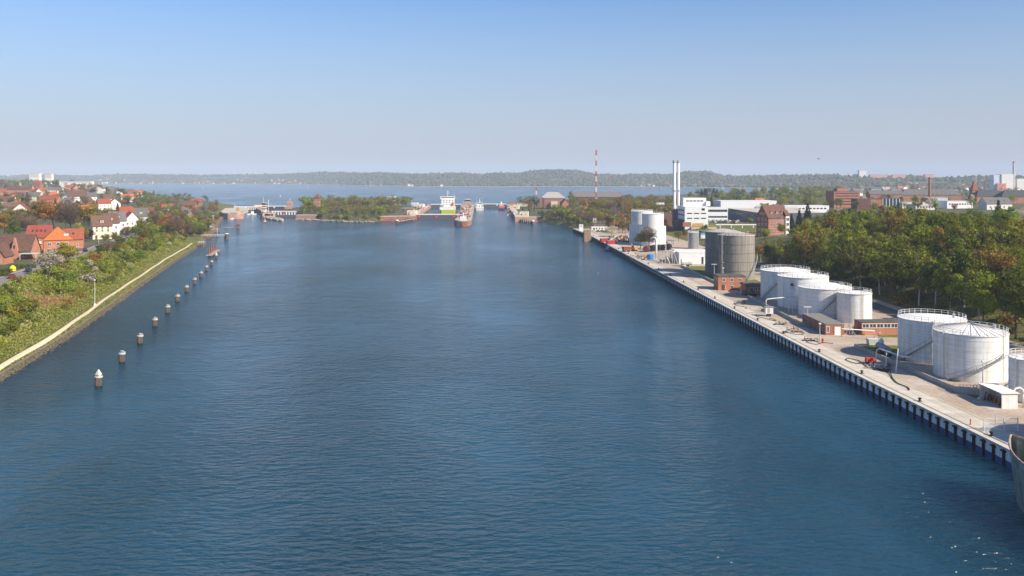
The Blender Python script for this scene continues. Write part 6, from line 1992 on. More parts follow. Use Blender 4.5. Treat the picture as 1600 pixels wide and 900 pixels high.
deckw = lambda: M("weathered_deck", (.33, .27, .21), .9, var=.2, scale=1.0)
pp = thing("pile_platform", "low timber platform with four red brown posts beyond the dolphins", "platform", (-174.5, 374 * YS, 0), .2)
MB().box(0, 0, .9, 3.4, 40, .3).build("deck", deckw(), pp)
for i in range(4):
    MB().cyl(-.6, -15 + i * 10, -1, 5.2 + (i % 2) * .5, .45, 10).build("post", M("post_red_brown", (.22, .085, .06), .85, var=.2), pp)
for i in range(8):
    MB().cyl(1.2 * (-1) ** i, -18 + i * 5.1, -1.2, .9, .25, 8).build("pile", timber_dark(), pp)
def jetty(label, x, y, rz, l, w, h=2.0, rail=True, pile_r=.4):
    t = thing("jetty", label, "jetty", (x, y, 0), rz, "jetties on the left bank")
    MB().box(0, 0, h, l, w, .3).build("deck", deckw(), t)
    for s in (-1, 1):
        for q in (-.35, .1, .45): MB().cyl(q * l, s * w * .4, -1, h, pile_r * .5, 8).build("pile", timber_dark(), t)
    if rail:
        b = MB()
        for i in range(int(l / 1.2) + 1):
            for s in (-1, 1): b.box(-l / 2 + i * 1.2, s * w * .48, h + .3, .1, .1, 1.0)
        for s in (-1, 1): b.tube([(-l / 2, s * w * .48, h + 1.25), (l / 2, s * w * .48, h + 1.25)], .06, 4)
        b.build("railing", white_paint(), t)
    return t
j1 = jetty("long grey jetty with a lamp and a dark capped pile at its head", -217, 466 * YS, 0, 18, 3.2, 2.2)
MB().lathe([(1.3, -1), (1.3, 3.4), (1.45, 3.5), (1.3, 3.9)], 14, 9.6, -1).build("head_pile", timber_dark(), j1)
MB().lathe([(1.4, 3.9), (1.2, 4.3), (.3, 4.4)], 14, 9.6, -1).build("pile_cap", white_paint(), j1)
MB().cyl(2, 1.2, 2.5, 8.5, .09, 6).build("lamp_pole", white_paint(), j1)
j2 = jetty("short white railed platform on a brown pile near the end of the path", -200, 413 * YS, 0, 4.5, 2.6, 2.4)
MB().cyl(1.2, -.3, -1, 2.4, .9, 12).build("head_pile", timber(), j2)
j3 = jetty("pontoon with white boat berth and dark piles on the left bank", -246, 560 * YS, -.1, 14, 4, 1.2, False)
for i in range(3): MB().cyl(6.5, -3 + i * 2.6, -1, 4.2, .55, 10).build("tall_pile", timber_dark(), j3)
jq = thing("timber_quay", "low brown timber quay below the green signal mast on the left bank", "quay", (-252, 528 * YS, 0))
MB().box(0, 0, -1, 16, 16, 3.2).build("wall", M("quay_brown", (.20, .12, .08), .9, var=.25), jq)
MB().box(0, 0, 2.204, 16.3, 16.3, .25).build("deck", deckw(), jq)
gm = thing("signal_mast", "pale green lattice signal mast on the left bank quay", "mast", (-252, 540 * YS, 2.4))
for a, c in ((-.6, -.6), (.6, -.6), (.6, .6), (-.6, .6)): MB().tube([(a, c, 0), (a * .4, c * .4, 10)], .12, 4).build("leg", M("mast_green", (.30, .42, .32), .6), gm)
b = MB()
for i in range(6):
    k = .6 - .06 * i
    b.tube([(-k, -k, i * 1.6), (k, -k, i * 1.6 + 1.5), (k, k, i * 1.6), (-k, k, i * 1.6 + 1.5), (-k, -k, i * 1.6)], .07, 4)
b.build("bracing", M("mast_green", (0, 0, 0)), gm)
MB().box(0, 0, 10.004, 2.4, .5, .4).build("lamp_head", white_paint(), gm)
kio = thing("kiosk", "small orange and white kiosk on the timber quay", "kiosk", (-259, 545 * YS, 2.4))
MB().box(-1.2, 0, 0, 4, 3, 2.4).build("wall", M("kiosk_orange", (.6, .16, .05), .7), kio)
MB().box(2.2, 0, 0, 2.6, 3, 2.6).build("annexe", white_paint(), kio)
MB().box(0, 0, 2.61, 7.4, 3.4, .15).build("roof", white_paint(), kio)

b = MB()
for a_, c_ in zip([470, 500, 540, 580, 620, 660], [500, 540, 580, 620, 660, 692]):
    x0, x1 = cl(a_ * YS), cl(c_ * YS)
    b.prism([(x0 - 2.5, a_ * YS), (x0 + .6, a_ * YS), (x1 + .6, c_ * YS), (x1 - 2.5, c_ * YS)], -1, 2.4)
struct(b.build("bank_quay_wall", M("quay_brown", (0, 0, 0))))
# ---------------------------------------------------------------- the locks
isl = [(-240, 722), (-231, 690), (-209, 684), (-199, 666), (-176, 654), (-154, 645), (-137, 646), (-136, 664), (-100.5, 673), (-117.5, 930), (-119, 942), (-200, 960), (-298, 930), (-302, 852)]
cx_, cy_ = -175, 780
def zi(x, y):
    return 4.2
b = MB()
n = len(isl)
o_ = [(x, u * YS) for x, u in isl]
i_ = [(cx_ + (x - cx_) * .95, (cy_ + (u - cy_) * .955) * YS) for x, u in isl]
b.add([(x, y, -1) for x, y in o_] + [(x, y, .6) for x, y in o_] + [(x, y, 4.0) for x, y in i_], [(k, (k + 1) % n, n + (k + 1) % n, n + k) for k in range(n)] + [(n + k, n + (k + 1) % n, 2 * n + (k + 1) % n, 2 * n + k) for k in range(n)] + [tuple(2 * n + k for k in range(n))])
struct(b.build("island_ground", town_m()))
lock_brick = lambda: M("lock_brick", (.36, .20, .15), .9, col2=(.48, .30, .23), scale=.25, streak=.2)
lock_dark = lambda: M("lock_dark_wall", (.05, .055, .075), .8, var=.2, scale=.3)
sheet_red = lambda: M("sheet_pile_red", (.22, .085, .06), .85, col2=(.33, .15, .11), scale=.3, streak=.3)
coping = lambda: M("lock_coping", (.50, .44, .36), .9, var=.12, scale=.5)
def lockwall(name, pts, t, z1, mat, cop=True):
    b = MB()
    for (x0, u0), (x1, u1) in zip(pts[:-1], pts[1:]):
        d = Vector((x1 - x0, (u1 - u0) * YS)).normalized()
        nn = Vector((-d.y, d.x)) * t
        q = [(x0, u0 * YS), (x1, u1 * YS), (x1 + nn.x, u1 * YS + nn.y), (x0 + nn.x, u0 * YS + nn.y)]
        if nn.x * d.y - nn.y * d.x > 0: q = q[::-1]
        b.prism(q, -1.5, z1)
        if cop: b.prism(q, z1 + .004, z1 + .35, 1)
    return struct(b.build(name, [mat, coping()]))
lockwall("island_quay_wall", [(-231, 684), (-209, 682)], 10, 4.6, lock_brick())
lockwall("island_sheet_wall", [(-137, 662), (-101, 671)], 8, 4.4, sheet_red())
lockwall("lock_side_wall", [(-100.8, 671), (-118, 930)], 6, 5.0, lock_brick())
lockwall("right_lock_wall", [(-7.5, 937), (3.2, 648)], 7, 5.2, lock_dark())
lockwall("right_lock_front", [(3.0, 646), (31, 648)], 8, 4.8, lock_brick())
lockwall("left_lock_head", [(-337, 738), (-318, 706), (-299, 694), (-301, 705), (-322, 763), (-345, 830)], 9, 5.4, lock_brick())
b = MB()
pl = [(-337, 740), (-318, 708), (-299, 696), (-301, 708), (-324, 768), (-348, 850), (-372, 830)]
b.prism([(x, u * YS) for x, u in pl][::1], -1.2, 5.2)
struct(b.build("lock_apron", coping()))
# the pier between the two large locks
pier = [(-54.5, 606), (-49, 588), (-41, 588), (-38.5, 604), (-41, 660), (-55, 941), (-74, 928), (-55.5, 671)]
b = MB()
b.prism([(x, u * YS) for x, u in pier], -1.5, 4.6).prism([(x, u * YS) for x, u in pier], 4.604, 4.95, 1)
struct(b.build("lock_pier", [M("pier_side", (.20, .14, .115), .9, col2=(.33, .24, .20), scale=.3, streak=.35), M("pier_deck", (.36, .30, .26), .9, col2=(.46, .37, .31), scale=.1)]))
ph2 = thing("pier_head", "orange red painted head of the lock pier with a white light beacon", "pier", (-45, 586 * YS, 0))
MB().box(1.7, -1, -1, 3.6, 4, 5.2).build("fender", M("orange_red", (.38, .11, .06), .7), ph2)
MB().box(-3.1, -1, -1, 4.6, 4.4, 5.4).build("dark_fender", lock_dark(), ph2)
MB().box(0, 4, 5.0, 2.6, 2.6, 3.0).lathe([(.5, 8.0), (.4, 10.5), (.9, 10.7), (.9, 11.6), (.2, 12.2)], 10, 0, 4).build("beacon", white_paint(), ph2)
MB().box(0, 9, 5.0, 6.0, 1.2, 4.2).build("signal_board", white_paint(), ph2)
rd = random.Random(55)
def gear(name, n, pts, label, smx=1.6):
    b = MB()
    for i in range(n):
        (x0, u0), (x1, u1) = pts
        t = rd.random()
        x = x0 + (x1 - x0) * t + rd.uniform(-7, 7)
        b.box(x, (u0 + (u1 - u0) * t) * YS + rd.uniform(-4, 4), 4.9, rd.uniform(.4, smx), rd.uniform(.4, 3.5), rd.uniform(.5, 2.0), rd.uniform(-.3, .3), mi=rd.randrange(5))
    return stuff(b.build(name, [lock_brick(), steel_grey(), M("dull_red", (.38, .03, .03), .6), render_cream(), steel_dark()]), label, "deck gear")
gear("deck_gear", 260, ((-47, 612), (-64, 920)), "bollards, rails and boxes crowding the lock pier")
for i, (u, s) in enumerate(((630, -1), (650, 1), (690, 1), (730, -1), (770, 1), (810, -1), (850, 1), (890, -1))):
    x = -46 - (u - 612) * .055 + s * 6
    lamp(f"lamp post on the lock pier, {['first', 'second', 'third', 'fourth', 'fifth', 'sixth', 'seventh', 'eighth'][i]} from its head", x, u * YS, 4.95, 9, "arm")
tw_ = thing("control_tower", "lock control tower with a dark glazed cabin and flat hat roof on the pier", "tower", (-63.5, 915 * YS, 4.9))
MB().box(0, 0, 0, 9, 8, 4.6).build("base", lock_brick(), tw_)
MB().box(0, 0, 4.604, 6, 6, 1.6).build("shaft", render_cream(), tw_)
MB().box(0, 0, 6.21, 7.5, 7.5, 2.0, taper=1.12).build("cabin_glazing", glass(), tw_)
MB().box(0, 0, 8.22, 9.6, 9.4, .5).box(0, 0, 8.72, 5, 5, .8).build("roof", coping(), tw_)
MB().cyl(.5, 0, 9.5, 16.5, .12, 6).build("aerial", steel_dark(), tw_)
def lock_gate(label, x0, x1, u, z1, posts=0, reds=(), tri=None, col=None):
    w = x1 - x0
    t = thing("lock_gate", label, "gate", ((x0 + x1) / 2, u * YS, 0), 0, "gates of the locks")
    MB().box(0, 0, -1.5, w, 4, z1 + 1.5).build("leaf", col or M("gate_grey", (.085, .085, .095), .7, var=.15), t)
    MB().box(0, 0, z1 + .004, w, 4.6, .3).box(0, -2.4, z1 + .31, w, .12, .9).build("walkway", M("gate_white", (.75, .75, .74), .6), t)
    if posts:
        for i in range(posts):
            MB().box(-w / 2 + (i + .5) * w / posts, -2.12, z1 * .45, w / posts * .45, .2, z1 * .55).build("post", M("gate_white", (0, 0, 0)), t)
    for rx in reds: MB().box(rx - (x0 + x1) / 2, -2.2, z1 - 2.6, 2.6, .3, 2.9).build("red_signal", M("signal_red", (0, 0, 0)), t)
    if tri is not None:
        c = tri - (x0 + x1) / 2
        MB().add([(c - 1.6, -2.25, z1 - .2), (c + 1.6, -2.25, z1 - .2), (c, -2.25, z1 - 2.6), (c - 1.6, -2.05, z1 - .2), (c + 1.6, -2.05, z1 - .2), (c, -2.05, z1 - 2.6)], [(1, 0, 2), (3, 4, 5), (0, 1, 4, 3), (1, 2, 5, 4), (2, 0, 3, 5)]).build("marker", M("gate_white", (0, 0, 0)), t)
    return t
lock_gate("wide dark lock gate with three red signals, front gate of the large left chamber", -101, -55.5, 679, 5.2, reds=(-98.5, -80, -62))
lock_gate("dark rear gate of the large left chamber behind the white ship", -118, -74, 932, 5.2)
lock_gate("dark rear gate of the right chamber with a white marker, left of the red tug", -55, -8, 945, 5.2, tri=-22)
lock_gate("small lock gate with white posts and a red sign, front gate of the old lock", -271, -243, 722, 6.2, posts=9, reds=(-257,))
lock_gate("dark rear gate of the old lock with a white triangle", -330, -300, 852, 6.2, tri=-316, col=lock_dark())
lock_gate("rear gate with pale posts and a white triangle, leftmost chamber of the old lock", -361, -330, 832, 6.2, posts=14, tri=-346)
# pier of the old lock
op = [(-264, 716), (-266, 700), (-274, 706), (-290, 745), (-366, 900), (-352, 900), (-330, 852), (-272, 724)]
b = MB()
b.prism([(x, u * YS) for x, u in op][::-1], -1.5, 4.8)
struct(b.build("old_lock_pier", [lock_dark()]))
b = MB()
b.prism([(x, u * YS) for x, u in op][::-1], 4.804, 5.15)
struct(b.build("old_lock_deck", lock_brick()))
lockwall("old_pier_nose", [(-274, 703), (-263, 711)], 5, 4.9, lock_brick())
V, F = [], []
for i in range(420):
    t = rs.rand()
    x, u = -268 + 33 * t + rs.uniform(-4, 4) * (1 - .6 * t), 700 - 45 * t + rs.uniform(-6, 6) * (1 - .6 * t)
    V.append(ico * rs.uniform(.9, 2.2) * rs.uniform(.75, 1.25, (7, 1)) + np.array([x, u * YS, rs.uniform(-.5, 1.6) * (1 - .5 * t)]))
    F.append(icf + 7 * i)
for i in range(420, 700):
    t = rs.rand()
    x, u = (-230 + 30 * t, 681 - 14 * t) if rs.rand() < .5 else (-199 + 62 * t, 663 - 20 * sm(0, .7, t))
    V.append(ico * rs.uniform(.5, 1.3) * rs.uniform(.75, 1.25, (7, 1)) + np.array([x, u * YS - rs.uniform(0, 3), rs.uniform(-.4, .7)]))
    F.append(icf + 7 * i)
stuff(link("rubble_stone", np_mesh("rubble_stone", np.vstack(V), np.vstack(F), [M("spit_stone", (.22, .18, .14), .9, col2=(.42, .37, .3), scale=.4)])), "rubble stones of the spit before the old lock and the island shore", "stones")
ot = thing("lock_tower", "old lock control tower with dark window bands and a tall aerial", "tower", (-293, 747 * YS + 14, 5.1))
MB().box(0, 0, 0, 4.6, 4.6, 9.6).build("shaft", render_cream(), ot)
for z_ in (2.6, 5.2): MB().box(0, 0, z_, 4.9, 4.9, .9).build("window_band", lock_dark(), ot)
MB().box(0, 0, 7.6, 5.2, 5.2, 1.7).build("cabin_glazing", glass(), ot)
MB().box(0, 0, 9.7, 6.2, 6.2, .5).build("roof", coping(), ot)
MB().cyl(-1, 0, 10.2, 17.5, .14, 6).box(-1, 0, 14, 2.4, .14, .14).build("aerial", white_paint(), ot)
yh = thing("yellow_hut", "small cream and blue hut at the foot of the old lock tower", "hut", (-285, 735 * YS, 5.1))
MB().box(0, 0, 0, 4.5, 4, 2.8).build("wall", render_cream(), yh)
MB().box(0, 0, 2.804, 5, 4.5, .25).build("roof", M("cabin_blue", (0, 0, 0)), yh)
sm_ = thing("signal_mast", "white cross barred signal mast on the old lock pier", "mast", (-277, 728 * YS, 5.1))
MB().cyl(0, 0, 0, 14.5, .28, 8).build("pole", white_paint(), sm_)
for z_, w_ in ((10.4, 6.4), (13.4, 2.6), (8.6, 2.6)): MB().box(0, 0, z_, w_, .25, .25).build("crossbar", M("mast_green", (0, 0, 0)), sm_)
for a in (-2.8, 2.8): MB().box(a, 0, 9.7, .7, .5, .7).build("lamp_head", M("lamp_yellow", (.5, .5, .2), .5), sm_)
tt = thing("gabled_tower", "brown brick tower with stepped gable tops beside the rear gate of the old lock", "tower", (-299, 862 * YS, 5))
MB().box(0, 0, -1, 7, 6, 6.5).build("wall", lock_brick(), tt)
for a, hh in ((-2.2, 2.6), (0, 4.2), (2.2, 2.2)): MB().box(a, 0, 5.504, 2.0, 5, hh, taper=.35).build("gable", lock_brick(), tt)
MB().cyl(0, 0, 9.5, 12.5, .15, 6).build("finial", white_paint(), tt)
ab = thing("gate_house", "low brown gatehouse beside the rear gate of the old lock", "hut", (-290, 830 * YS, 4))
MB().box(0, 0, 0, 9, 6, 3).build("wall", lock_brick(), ab)
MB().box(0, 0, 3.004, 9.5, 6.5, .3).build("roof", coping(), ab)
gh = thing("gate_house", "cream gatehouse on the left chamber side behind the old lock tower", "hut", (-345, 870 * YS, 5.1))
MB().box(0, 0, 0, 9, 6, 3.2).build("wall", render_cream(), gh)
MB().box(0, 0, 3.204, 9.6, 6.6, .3).build("roof", roof_brown(), gh)
yc = thing("quay_crane", "small yellow dockside crane on the left lock head", "crane", (-318, 742 * YS, 5.3))
yc.scale = (.7, .7, .75)
MB().box(0, 0, 0, 5, 5, 4).build("portal", M("crane_yellow", (.42, .27, .09), .8, var=.2), yc)
MB().box(0, 0, 4.004, 3.6, 3.6, 3).build("cab", M("crane_yellow", (0, 0, 0)), yc)
MB().tube([(-1, 0, 6), (-7, 0, 13)], .3, 5).tube([(-1, 0, 7), (-7, 0, 13)], .12, 4).build("jib", steel_grey(), yc)
small_boat("motor_cruiser", "white high sided motor cruiser in the left chamber approach", -313, 769 * YS, 12, 4.4, white_paint(), white_paint(), 2.5, 0, ch=3.0)
small_boat("motor_boat", "small white motorboat by the dark wall of the old lock pier", -278, 709 * YS, 10, 3.4, white_paint(), white_paint(), .4, 9)
small_boat("yacht", "red brown hulled yacht with a bare mast before the old lock pier", -246.5, 639 * YS, 9, 3.2, M("hull_red_brown", (.30, .09, .05), .6), white_paint(), .2, 12)
small_boat("dinghy", "small white boat lying at the left lock head", -299, 684 * YS, 8, 3, white_paint(), white_paint(), 0, 0, ch=1.0)

# the island: towers, hut, wood
it = thing("island_tower", "square red brick tower with a pyramid roof on the wooded island", "tower", (-229, 752 * YS, 4))
MB().box(0, 0, -1, 6.4, 6.4, 17.5).build("wall", red_brick(), it)
MB().lathe([(5.2, 16.5), (2.2, 20.5), (1.6, 20.8)], 4, a0=R(45)).build("roof", roof_brown(), it)
MB().box(1.2, 0, 19, 2.4, 2.4, 3).build("chimney", red_brick(), it)
for z_ in (5, 9.5, 13.5): window(it, 0, -3.25, z_, 1.6, 2.2)
MB().box(0, 0, 8, 6.6, 6.6, .35).box(0, 0, 12, 6.6, 6.6, .35).build("band", coping(), it)
EXC.append((-229, 752 * YS, 8))
i2 = thing("island_house", "red and white square house top rising above the island trees", "house", (-157, 840 * YS, 4))
MB().box(0, 0, -1, 9, 8, 16.5).build("wall", red_brick(), i2)
MB().box(1.5, -4.1, 9, 6, .4, 6.4).build("white_front", render_white(), i2)
MB().box(0, 0, 15.504, 9.6, 8.6, .5).build("roof", render_white(), i2)
window(i2, 1.5, -4.36, 12, 1.6, 1.8)
EXC.append((-157, 840 * YS, 8))
lh_ = lambda lab, x, u, w, d, h, wl_, rf_, nm="lock_hut": (EXC.append((x, u * YS, w * .7 + 2)), house(nm, lab, x, u * YS, 4.2, w, d, h, -.1, wl_, rf_, "flat", .35, "hut", chim=0, wins={"front": (2, [1.8])}))[1]
lh_("cream flat roofed hut on the island beside the large lock wall", -110, 706, 10, 9, 4.2, render_cream(), render_cream())
lh_("white flat roofed hut at the far end of the island lock wall", -124, 870, 9, 8, 4.5, render_white(), render_white())
lh_("low dark shed on the island behind the lock wall", -127, 780, 13, 8, 3.2, dark_brick(), coping())
lh_("white roofed shed far back on the island", -137, 905, 9, 7, 5, render_white(), render_white())
lh_("cream hut with a blue grey roof on the right lock wall", 13, 682, 9, 9, 4.4, render_cream(), M("bluegrey_clad", (0, 0, 0)))
lh_("long cream hut farther along the right lock wall", 5.5, 850, 8, 14, 4.0, render_cream(), render_cream())
lh_("orange red hut near the far end of the right lock wall", 1.0, 905, 7, 7, 5.5, orange_brick(), roof_red())
lh_("low green roofed shed behind the right lock wall", 15, 930, 15, 8, 3.2, render_cream(), M("green_roof", (.14, .19, .12), .8))
gear("wall_gear", 46, ((1.5, 660), (-4, 900)), "rails and bollards along the right lock wall")
gear("island_gear", 50, ((-110, 690), (-122, 910)), "rails, boxes and lamps along the island lock wall")
def fence_pier(label, pts, n):
    t = thing("guide_pier", label, "pier", (pts[0][0], pts[0][1] * YS, 0))
    (x0, u0), (x1, u1) = pts
    L_ = Vector((x1 - x0, (u1 - u0) * YS))
    a = math.atan2(L_.y, L_.x)
    t.rotation_euler = (0, 0, a)
    MB().box(L_.length / 2, 0, 2.0, L_.length, 2.2, .4).build("walkway", coping(), t)
    pm_ = MB().cyl(0, 0, -1.5, 3.2, .5, 8).mesh("pile", timber_dark())
    for i in range(n): link("pile", pm_, t, (L_.length * (i + .5) / n, -1.4 if i % 2 else 1.4, 0))
    MB().lathe([(1.6, -1), (1.6, 3.2)], 12, L_.length, 0).build("head_pile", timber_dark(), t)
    MB().lathe([(1.7, 3.2), (1.5, 3.9), (.4, 4.2)], 12, L_.length, 0).build("pile_cap", white_paint(), t)
    return t
fence_pier("guide pier of dark piles before the right lock wall, white capped", ((5, 660), (20, 611)), 16)
fence_pier("guide pier of dark piles before the island wall, white capped", ((-101, 664), (-111, 618)), 14)
rd = random.Random(101)
def in_isl(x, y):
    c = False
    for k in range(n_isl):
        (x0, y0), (x1, y1) = i_[k], i_[(k + 1) % n_isl]
        if (y0 > y) != (y1 > y) and x < (x1 - x0) * (y - y0) / (y1 - y0) + x0: c = not c
    return c
n_isl = len(i_)
zis = lambda x, y: 4.0 if in_isl(x, y) and x < -124 + (y / YS - 672) * -.066 - 4 else -5
scatter(100, 466, 640, 650, 760, 8, 11.5, ["olive", "green", "bronze", "spring", "olive", "spring", "brown", "olive"], "tree in the front of the lock island wood", "trees on the lock island", zis, mind=4.2)
scatter(80, 470, 640, 760, 930, 13, 18.5, ["olive", "yellow", "bronze", "olive", "spring", "spring"], "tree at the back of the lock island wood", "trees on the lock island", zis, mind=5)
tree("bare", "brown", -193, 780 * YS, 4, 19, "tall bare brown tree standing above the island wood", w=1.1, rd=rd, far=True)
for i in range(40):
    k = rd.randrange(2, 7)
    t = rd.random()
    x = isl[k][0] + (isl[k + 1][0] - isl[k][0]) * t
    u = isl[k][1] + (isl[k + 1][1] - isl[k][1]) * t + rd.uniform(4, 12)
    if free(x, u * YS): tree("shrub", rd.choice(["olive", "green", "spring", "olive"]), x, u * YS, 2.0, rd.uniform(3, 6), "waterside bush on the shore of the lock island", "shrubs on the island shore", far=True, name="bush", cat="bush", rd=rd, w=1.2)

distant_trees()
# ---------------------------------------------------------------- ships
def hull_mb(l, w, z0, z1, bow=.18, stern=.06, flare=1.0):
    b = MB()
    st = [(-.5, .80), (-.5 + stern, .97), (.5 - bow, 1.0), (.5 - bow * .4, .62), (.5, .03)]
    vs, fs = [], []
    for q, k in st:
        for z_, m_ in ((z0, .86), ((z0 + z1) / 2, .97), (z1, 1.0)):
            vs += [(-w / 2 * k * m_, q * l, z_), (w / 2 * k * m_, q * l, z_)]
    for i in range(len(st) - 1):
        a, c = i * 6, (i + 1) * 6
        for k in (0, 2): fs += [(a + k, a + k + 2, c + k + 2, c + k), (c + k + 1, c + k + 3, a + k + 3, a + k + 1)]
        fs.append((a + 4, a + 5, c + 5, c + 4))
    fs += [(0, 1, 3, 2), (2, 3, 5, 4)]
    return b.add(vs, fs)
lime = M("hull_lime", (.36, .43, .05), .5, var=.08)
sp = thing("cargo_ship", "large cargo ship with lime green hull and tall white deckhouse inside the lock", "ship", (-79, 792 * YS, 0), .06)
hull_mb(118, 19, -1, 7.0).build("hull", lime, sp)
MB().box(0, 20, 7.004, 15, 72, 1.6).build("hatch_cover", M("hatch_green", (.10, .20, .09), .7), sp)
MB().box(0, -52, 7.004, 18.5, 11, 4.2).build("poop", white_paint(), sp)
MB().box(.4, -50.5, 11.21, 15.5, 9, 8.2).build("deckhouse", white_paint(), sp)
MB().box(0, -50, 19.42, 17.5, 7, 3.2).build("bridge", white_paint(), sp)
for i in range(9): window(sp, -7.2 + i * 1.8, -53.56, 21.4, 1.6, 1.0, 0, "dark")
for z_ in (12.9, 15.6, 17.9):
    for x_ in (-5, -1.5, 2, 5.5): window(sp, x_ + .4, -55.05, z_, .9, .9, 0, "dark")
MB().cyl(0, -49, 22.6, 29.5, .35, 8).box(0, -49, 26.0, 4.6, .3, .3).box(0, -49, 28.0, 3.2, .3, .3).build("mast", white_paint(), sp)
MB().cyl(7.6, -50, 22.6, 27, .12, 6).build("aerial", white_paint(), sp)
MB().box(6.6, -56, 11.21, 1.6, 2.2, 4.4).build("lifeboat", M("digger_orange", (0, 0, 0)), sp)
MB().box(-6.5, -57, 11.22, 3.5, 2.4, 1.5).build("winch", steel_grey(), sp)
bfr = thing("buoy_tender", "white and grey working ship with a frame mast in the right chamber", "ship", (-45, 880 * YS, 0), .05)
hull_mb(46, 12, -1, 4.5).build("hull", M("hull_pale", (.55, .57, .58), .6, streak=.2), bfr)
MB().box(0, -12, 4.504, 10.4, 12, 3.2).build("deckhouse", white_paint(), bfr)
MB().box(0, -10, 7.71, 8, 8, 2.8).build("bridge", white_paint(), bfr)
for i in range(5): window(bfr, -3.2 + i * 1.6, -14.05, 9.3, 1.4, 1.1, 0, "dark")
for x_ in (-3.6, 0, 3.6): window(bfr, x_, -18.05, 6.2, 1.8, 1.4, 0, "dark")
for a in (-5.2, 5.2): MB().box(a * .8, -16, 10.52, .5, .5, 6.5).build("frame_leg", steel_grey(), bfr)
MB().box(0, -16, 17.03, 9.4, .6, .5).build("frame_beam", steel_grey(), bfr)
MB().lathe([(1.2, 10.5), (1.0, 14.2), (.5, 15.4)], 8, 0, -11).build("funnel", M("funnel_pale_blue", (.35, .5, .62), .6), bfr)
tug = thing("tug", "red and white tug lying against the right lock wall", "ship", (-14.5, 885 * YS, 0), .04)
hull_mb(26, 9, -1, 2.8).build("hull", M("tug_hull", (.05, .055, .09), .6), tug)
MB().box(0, 0, 2.804, 7.6, 10, 2.6).build("deckhouse", M("tug_red", (.52, .11, .07), .6), tug)
MB().box(0, 1.5, 5.41, 5, 5, 2.6).build("wheelhouse", white_paint(), tug)
window(tug, 0, -1.06, 6.9, 3.6, 1.1, 0, "dark")
MB().lathe([(1.1, 8.0), (.9, 11.5)], 8, -.5, 1).build("funnel", white_paint(), tug)
def sailing_boat(label, px, u, l, h):
    x, y, _ = P(px, u)
    t = thing("sailing_boat", label, "sailing boat", (x, y, 0), .5, "sailing boats on the fjord")
    hull_mb(l, l * .3, -.3, 1.3, .5).build("hull", white_paint(), t)
    MB().cyl(0, 0, 1.3, h, .15, 6).build("mast", steel_grey(), t)
    MB().add([(.1, -.2, 2), (.1, -l * .42, 2.2), (.1, -.2, h), (-.1, -.2, 2), (-.1, -l * .42, 2.2), (-.1, -.2, h)], [(0, 1, 2), (5, 4, 3), (0, 3, 4, 1), (1, 4, 5, 2), (2, 5, 3, 0)]).build("mainsail", white_paint(), t)
    MB().add([(.1, .3, 2), (.1, l * .45, 1.6), (.1, .3, h * .85), (-.1, .3, 2), (-.1, l * .45, 1.6), (-.1, .3, h * .85)], [(0, 2, 1), (3, 4, 5), (0, 1, 4, 3), (1, 2, 5, 4), (2, 0, 3, 5)]).build("jib", white_paint(), t)
sailing_boat("white sailing boat on the fjord left of the twin chimneys", 1031.5, 2500, 13, 17)
sailing_boat("tall white sailing boat near the far shore right of the power station", 1127, 2550, 16, 22)
sailing_boat("small white sailing boat above the dark firs, near the far beach", 1185, 2450, 12, 14)
sailing_boat("small white sailing boat on the open fjord behind the old lock", 481, 2700, 11, 14)
sailing_boat("tiny white sailing boat on the fjord behind the left bank trees", 317, 2500, 10, 10)
fr = thing("ferry", "white ship with a tall mast on the fjord behind the brick office block", "ship", (*P(1279, 1950)[:2], 0), 1.5)
hull_mb(22, 7, -1, 3).build("hull", white_paint(), fr)
MB().box(0, -2, 3.004, 5.4, 11, 4).build("deckhouse", white_paint(), fr)
MB().cyl(0, 2, 7, 20, .25, 6).box(0, 2, 14, .3, 3, .3).build("mast", steel_grey(), fr)
for i, (px, u, lab) in enumerate(((577, 2700, "red buoy on the fjord above the island"), (438, 1500, "white gull coloured buoy on the fjord behind the old lock"))):
    x, y, _ = P(px, u)
    t = thing("buoy", lab, "buoy", (x, y, 0))
    m_ = M("signal_red", (0, 0, 0)) if i == 0 else white_paint()
    MB().lathe([(1.2, -.3), (1.3, .8), (.5, 1.2), (.3, 4.2), (.5, 4.6)], 10).build("body", m_, t)
    MB().lathe([(.4, 4.6), (.05, 5.6)], 8).build("top_mark", m_, t)

# ---------------------------------------------------------------- far shore: woods, houses, works, wind turbines
rs = np.random.RandomState(8)
NC = 15000
oct_v = np.array([(1, 0, 0), (0, 1, 0), (-1, 0, 0), (0, -1, 0), (0, 0, 1.1), (.7, .7, .5), (-.7, .7, .5), (-.7, -.7, .5), (.7, -.7, .5)], float)
oct_f = np.array([(0, 5, 8), (5, 1, 6), (6, 2, 7), (7, 3, 8), (5, 6, 4), (6, 7, 4), (7, 8, 4), (8, 5, 4), (0, 1, 5), (1, 2, 6), (2, 3, 7), (3, 0, 8)])
V, F, mi = [], [], []
for i in range(NC):
    px = rs.uniform(-40, 1640)
    t = rs.uniform(.035, 1.12) if rs.rand() < .8 else rs.uniform(.92, 1.1)
    dens = .5 + .5 * math.sin(px * .021 + t * 5) * math.cos(px * .013 - t * 9 + 2)
    low = .35 if px < 470 or px > 1300 else .08
    if dens < low: continue
    x, y, z = far_pt(px, t)
    s = rs.uniform(6, 12) * (1.25 if t > .85 else 1)
    V.append(oct_v * s * rs.uniform(.7, 1.25, (9, 1)) * np.array([1, 1, rs.uniform(.8, 1.25)]) + np.array([x, y, z + .5]))
    F.append(oct_f + 9 * (len(V) - 1))
    mi += [int(rs.choice(4, p=[.36, .24, .27, .13]))] * 12
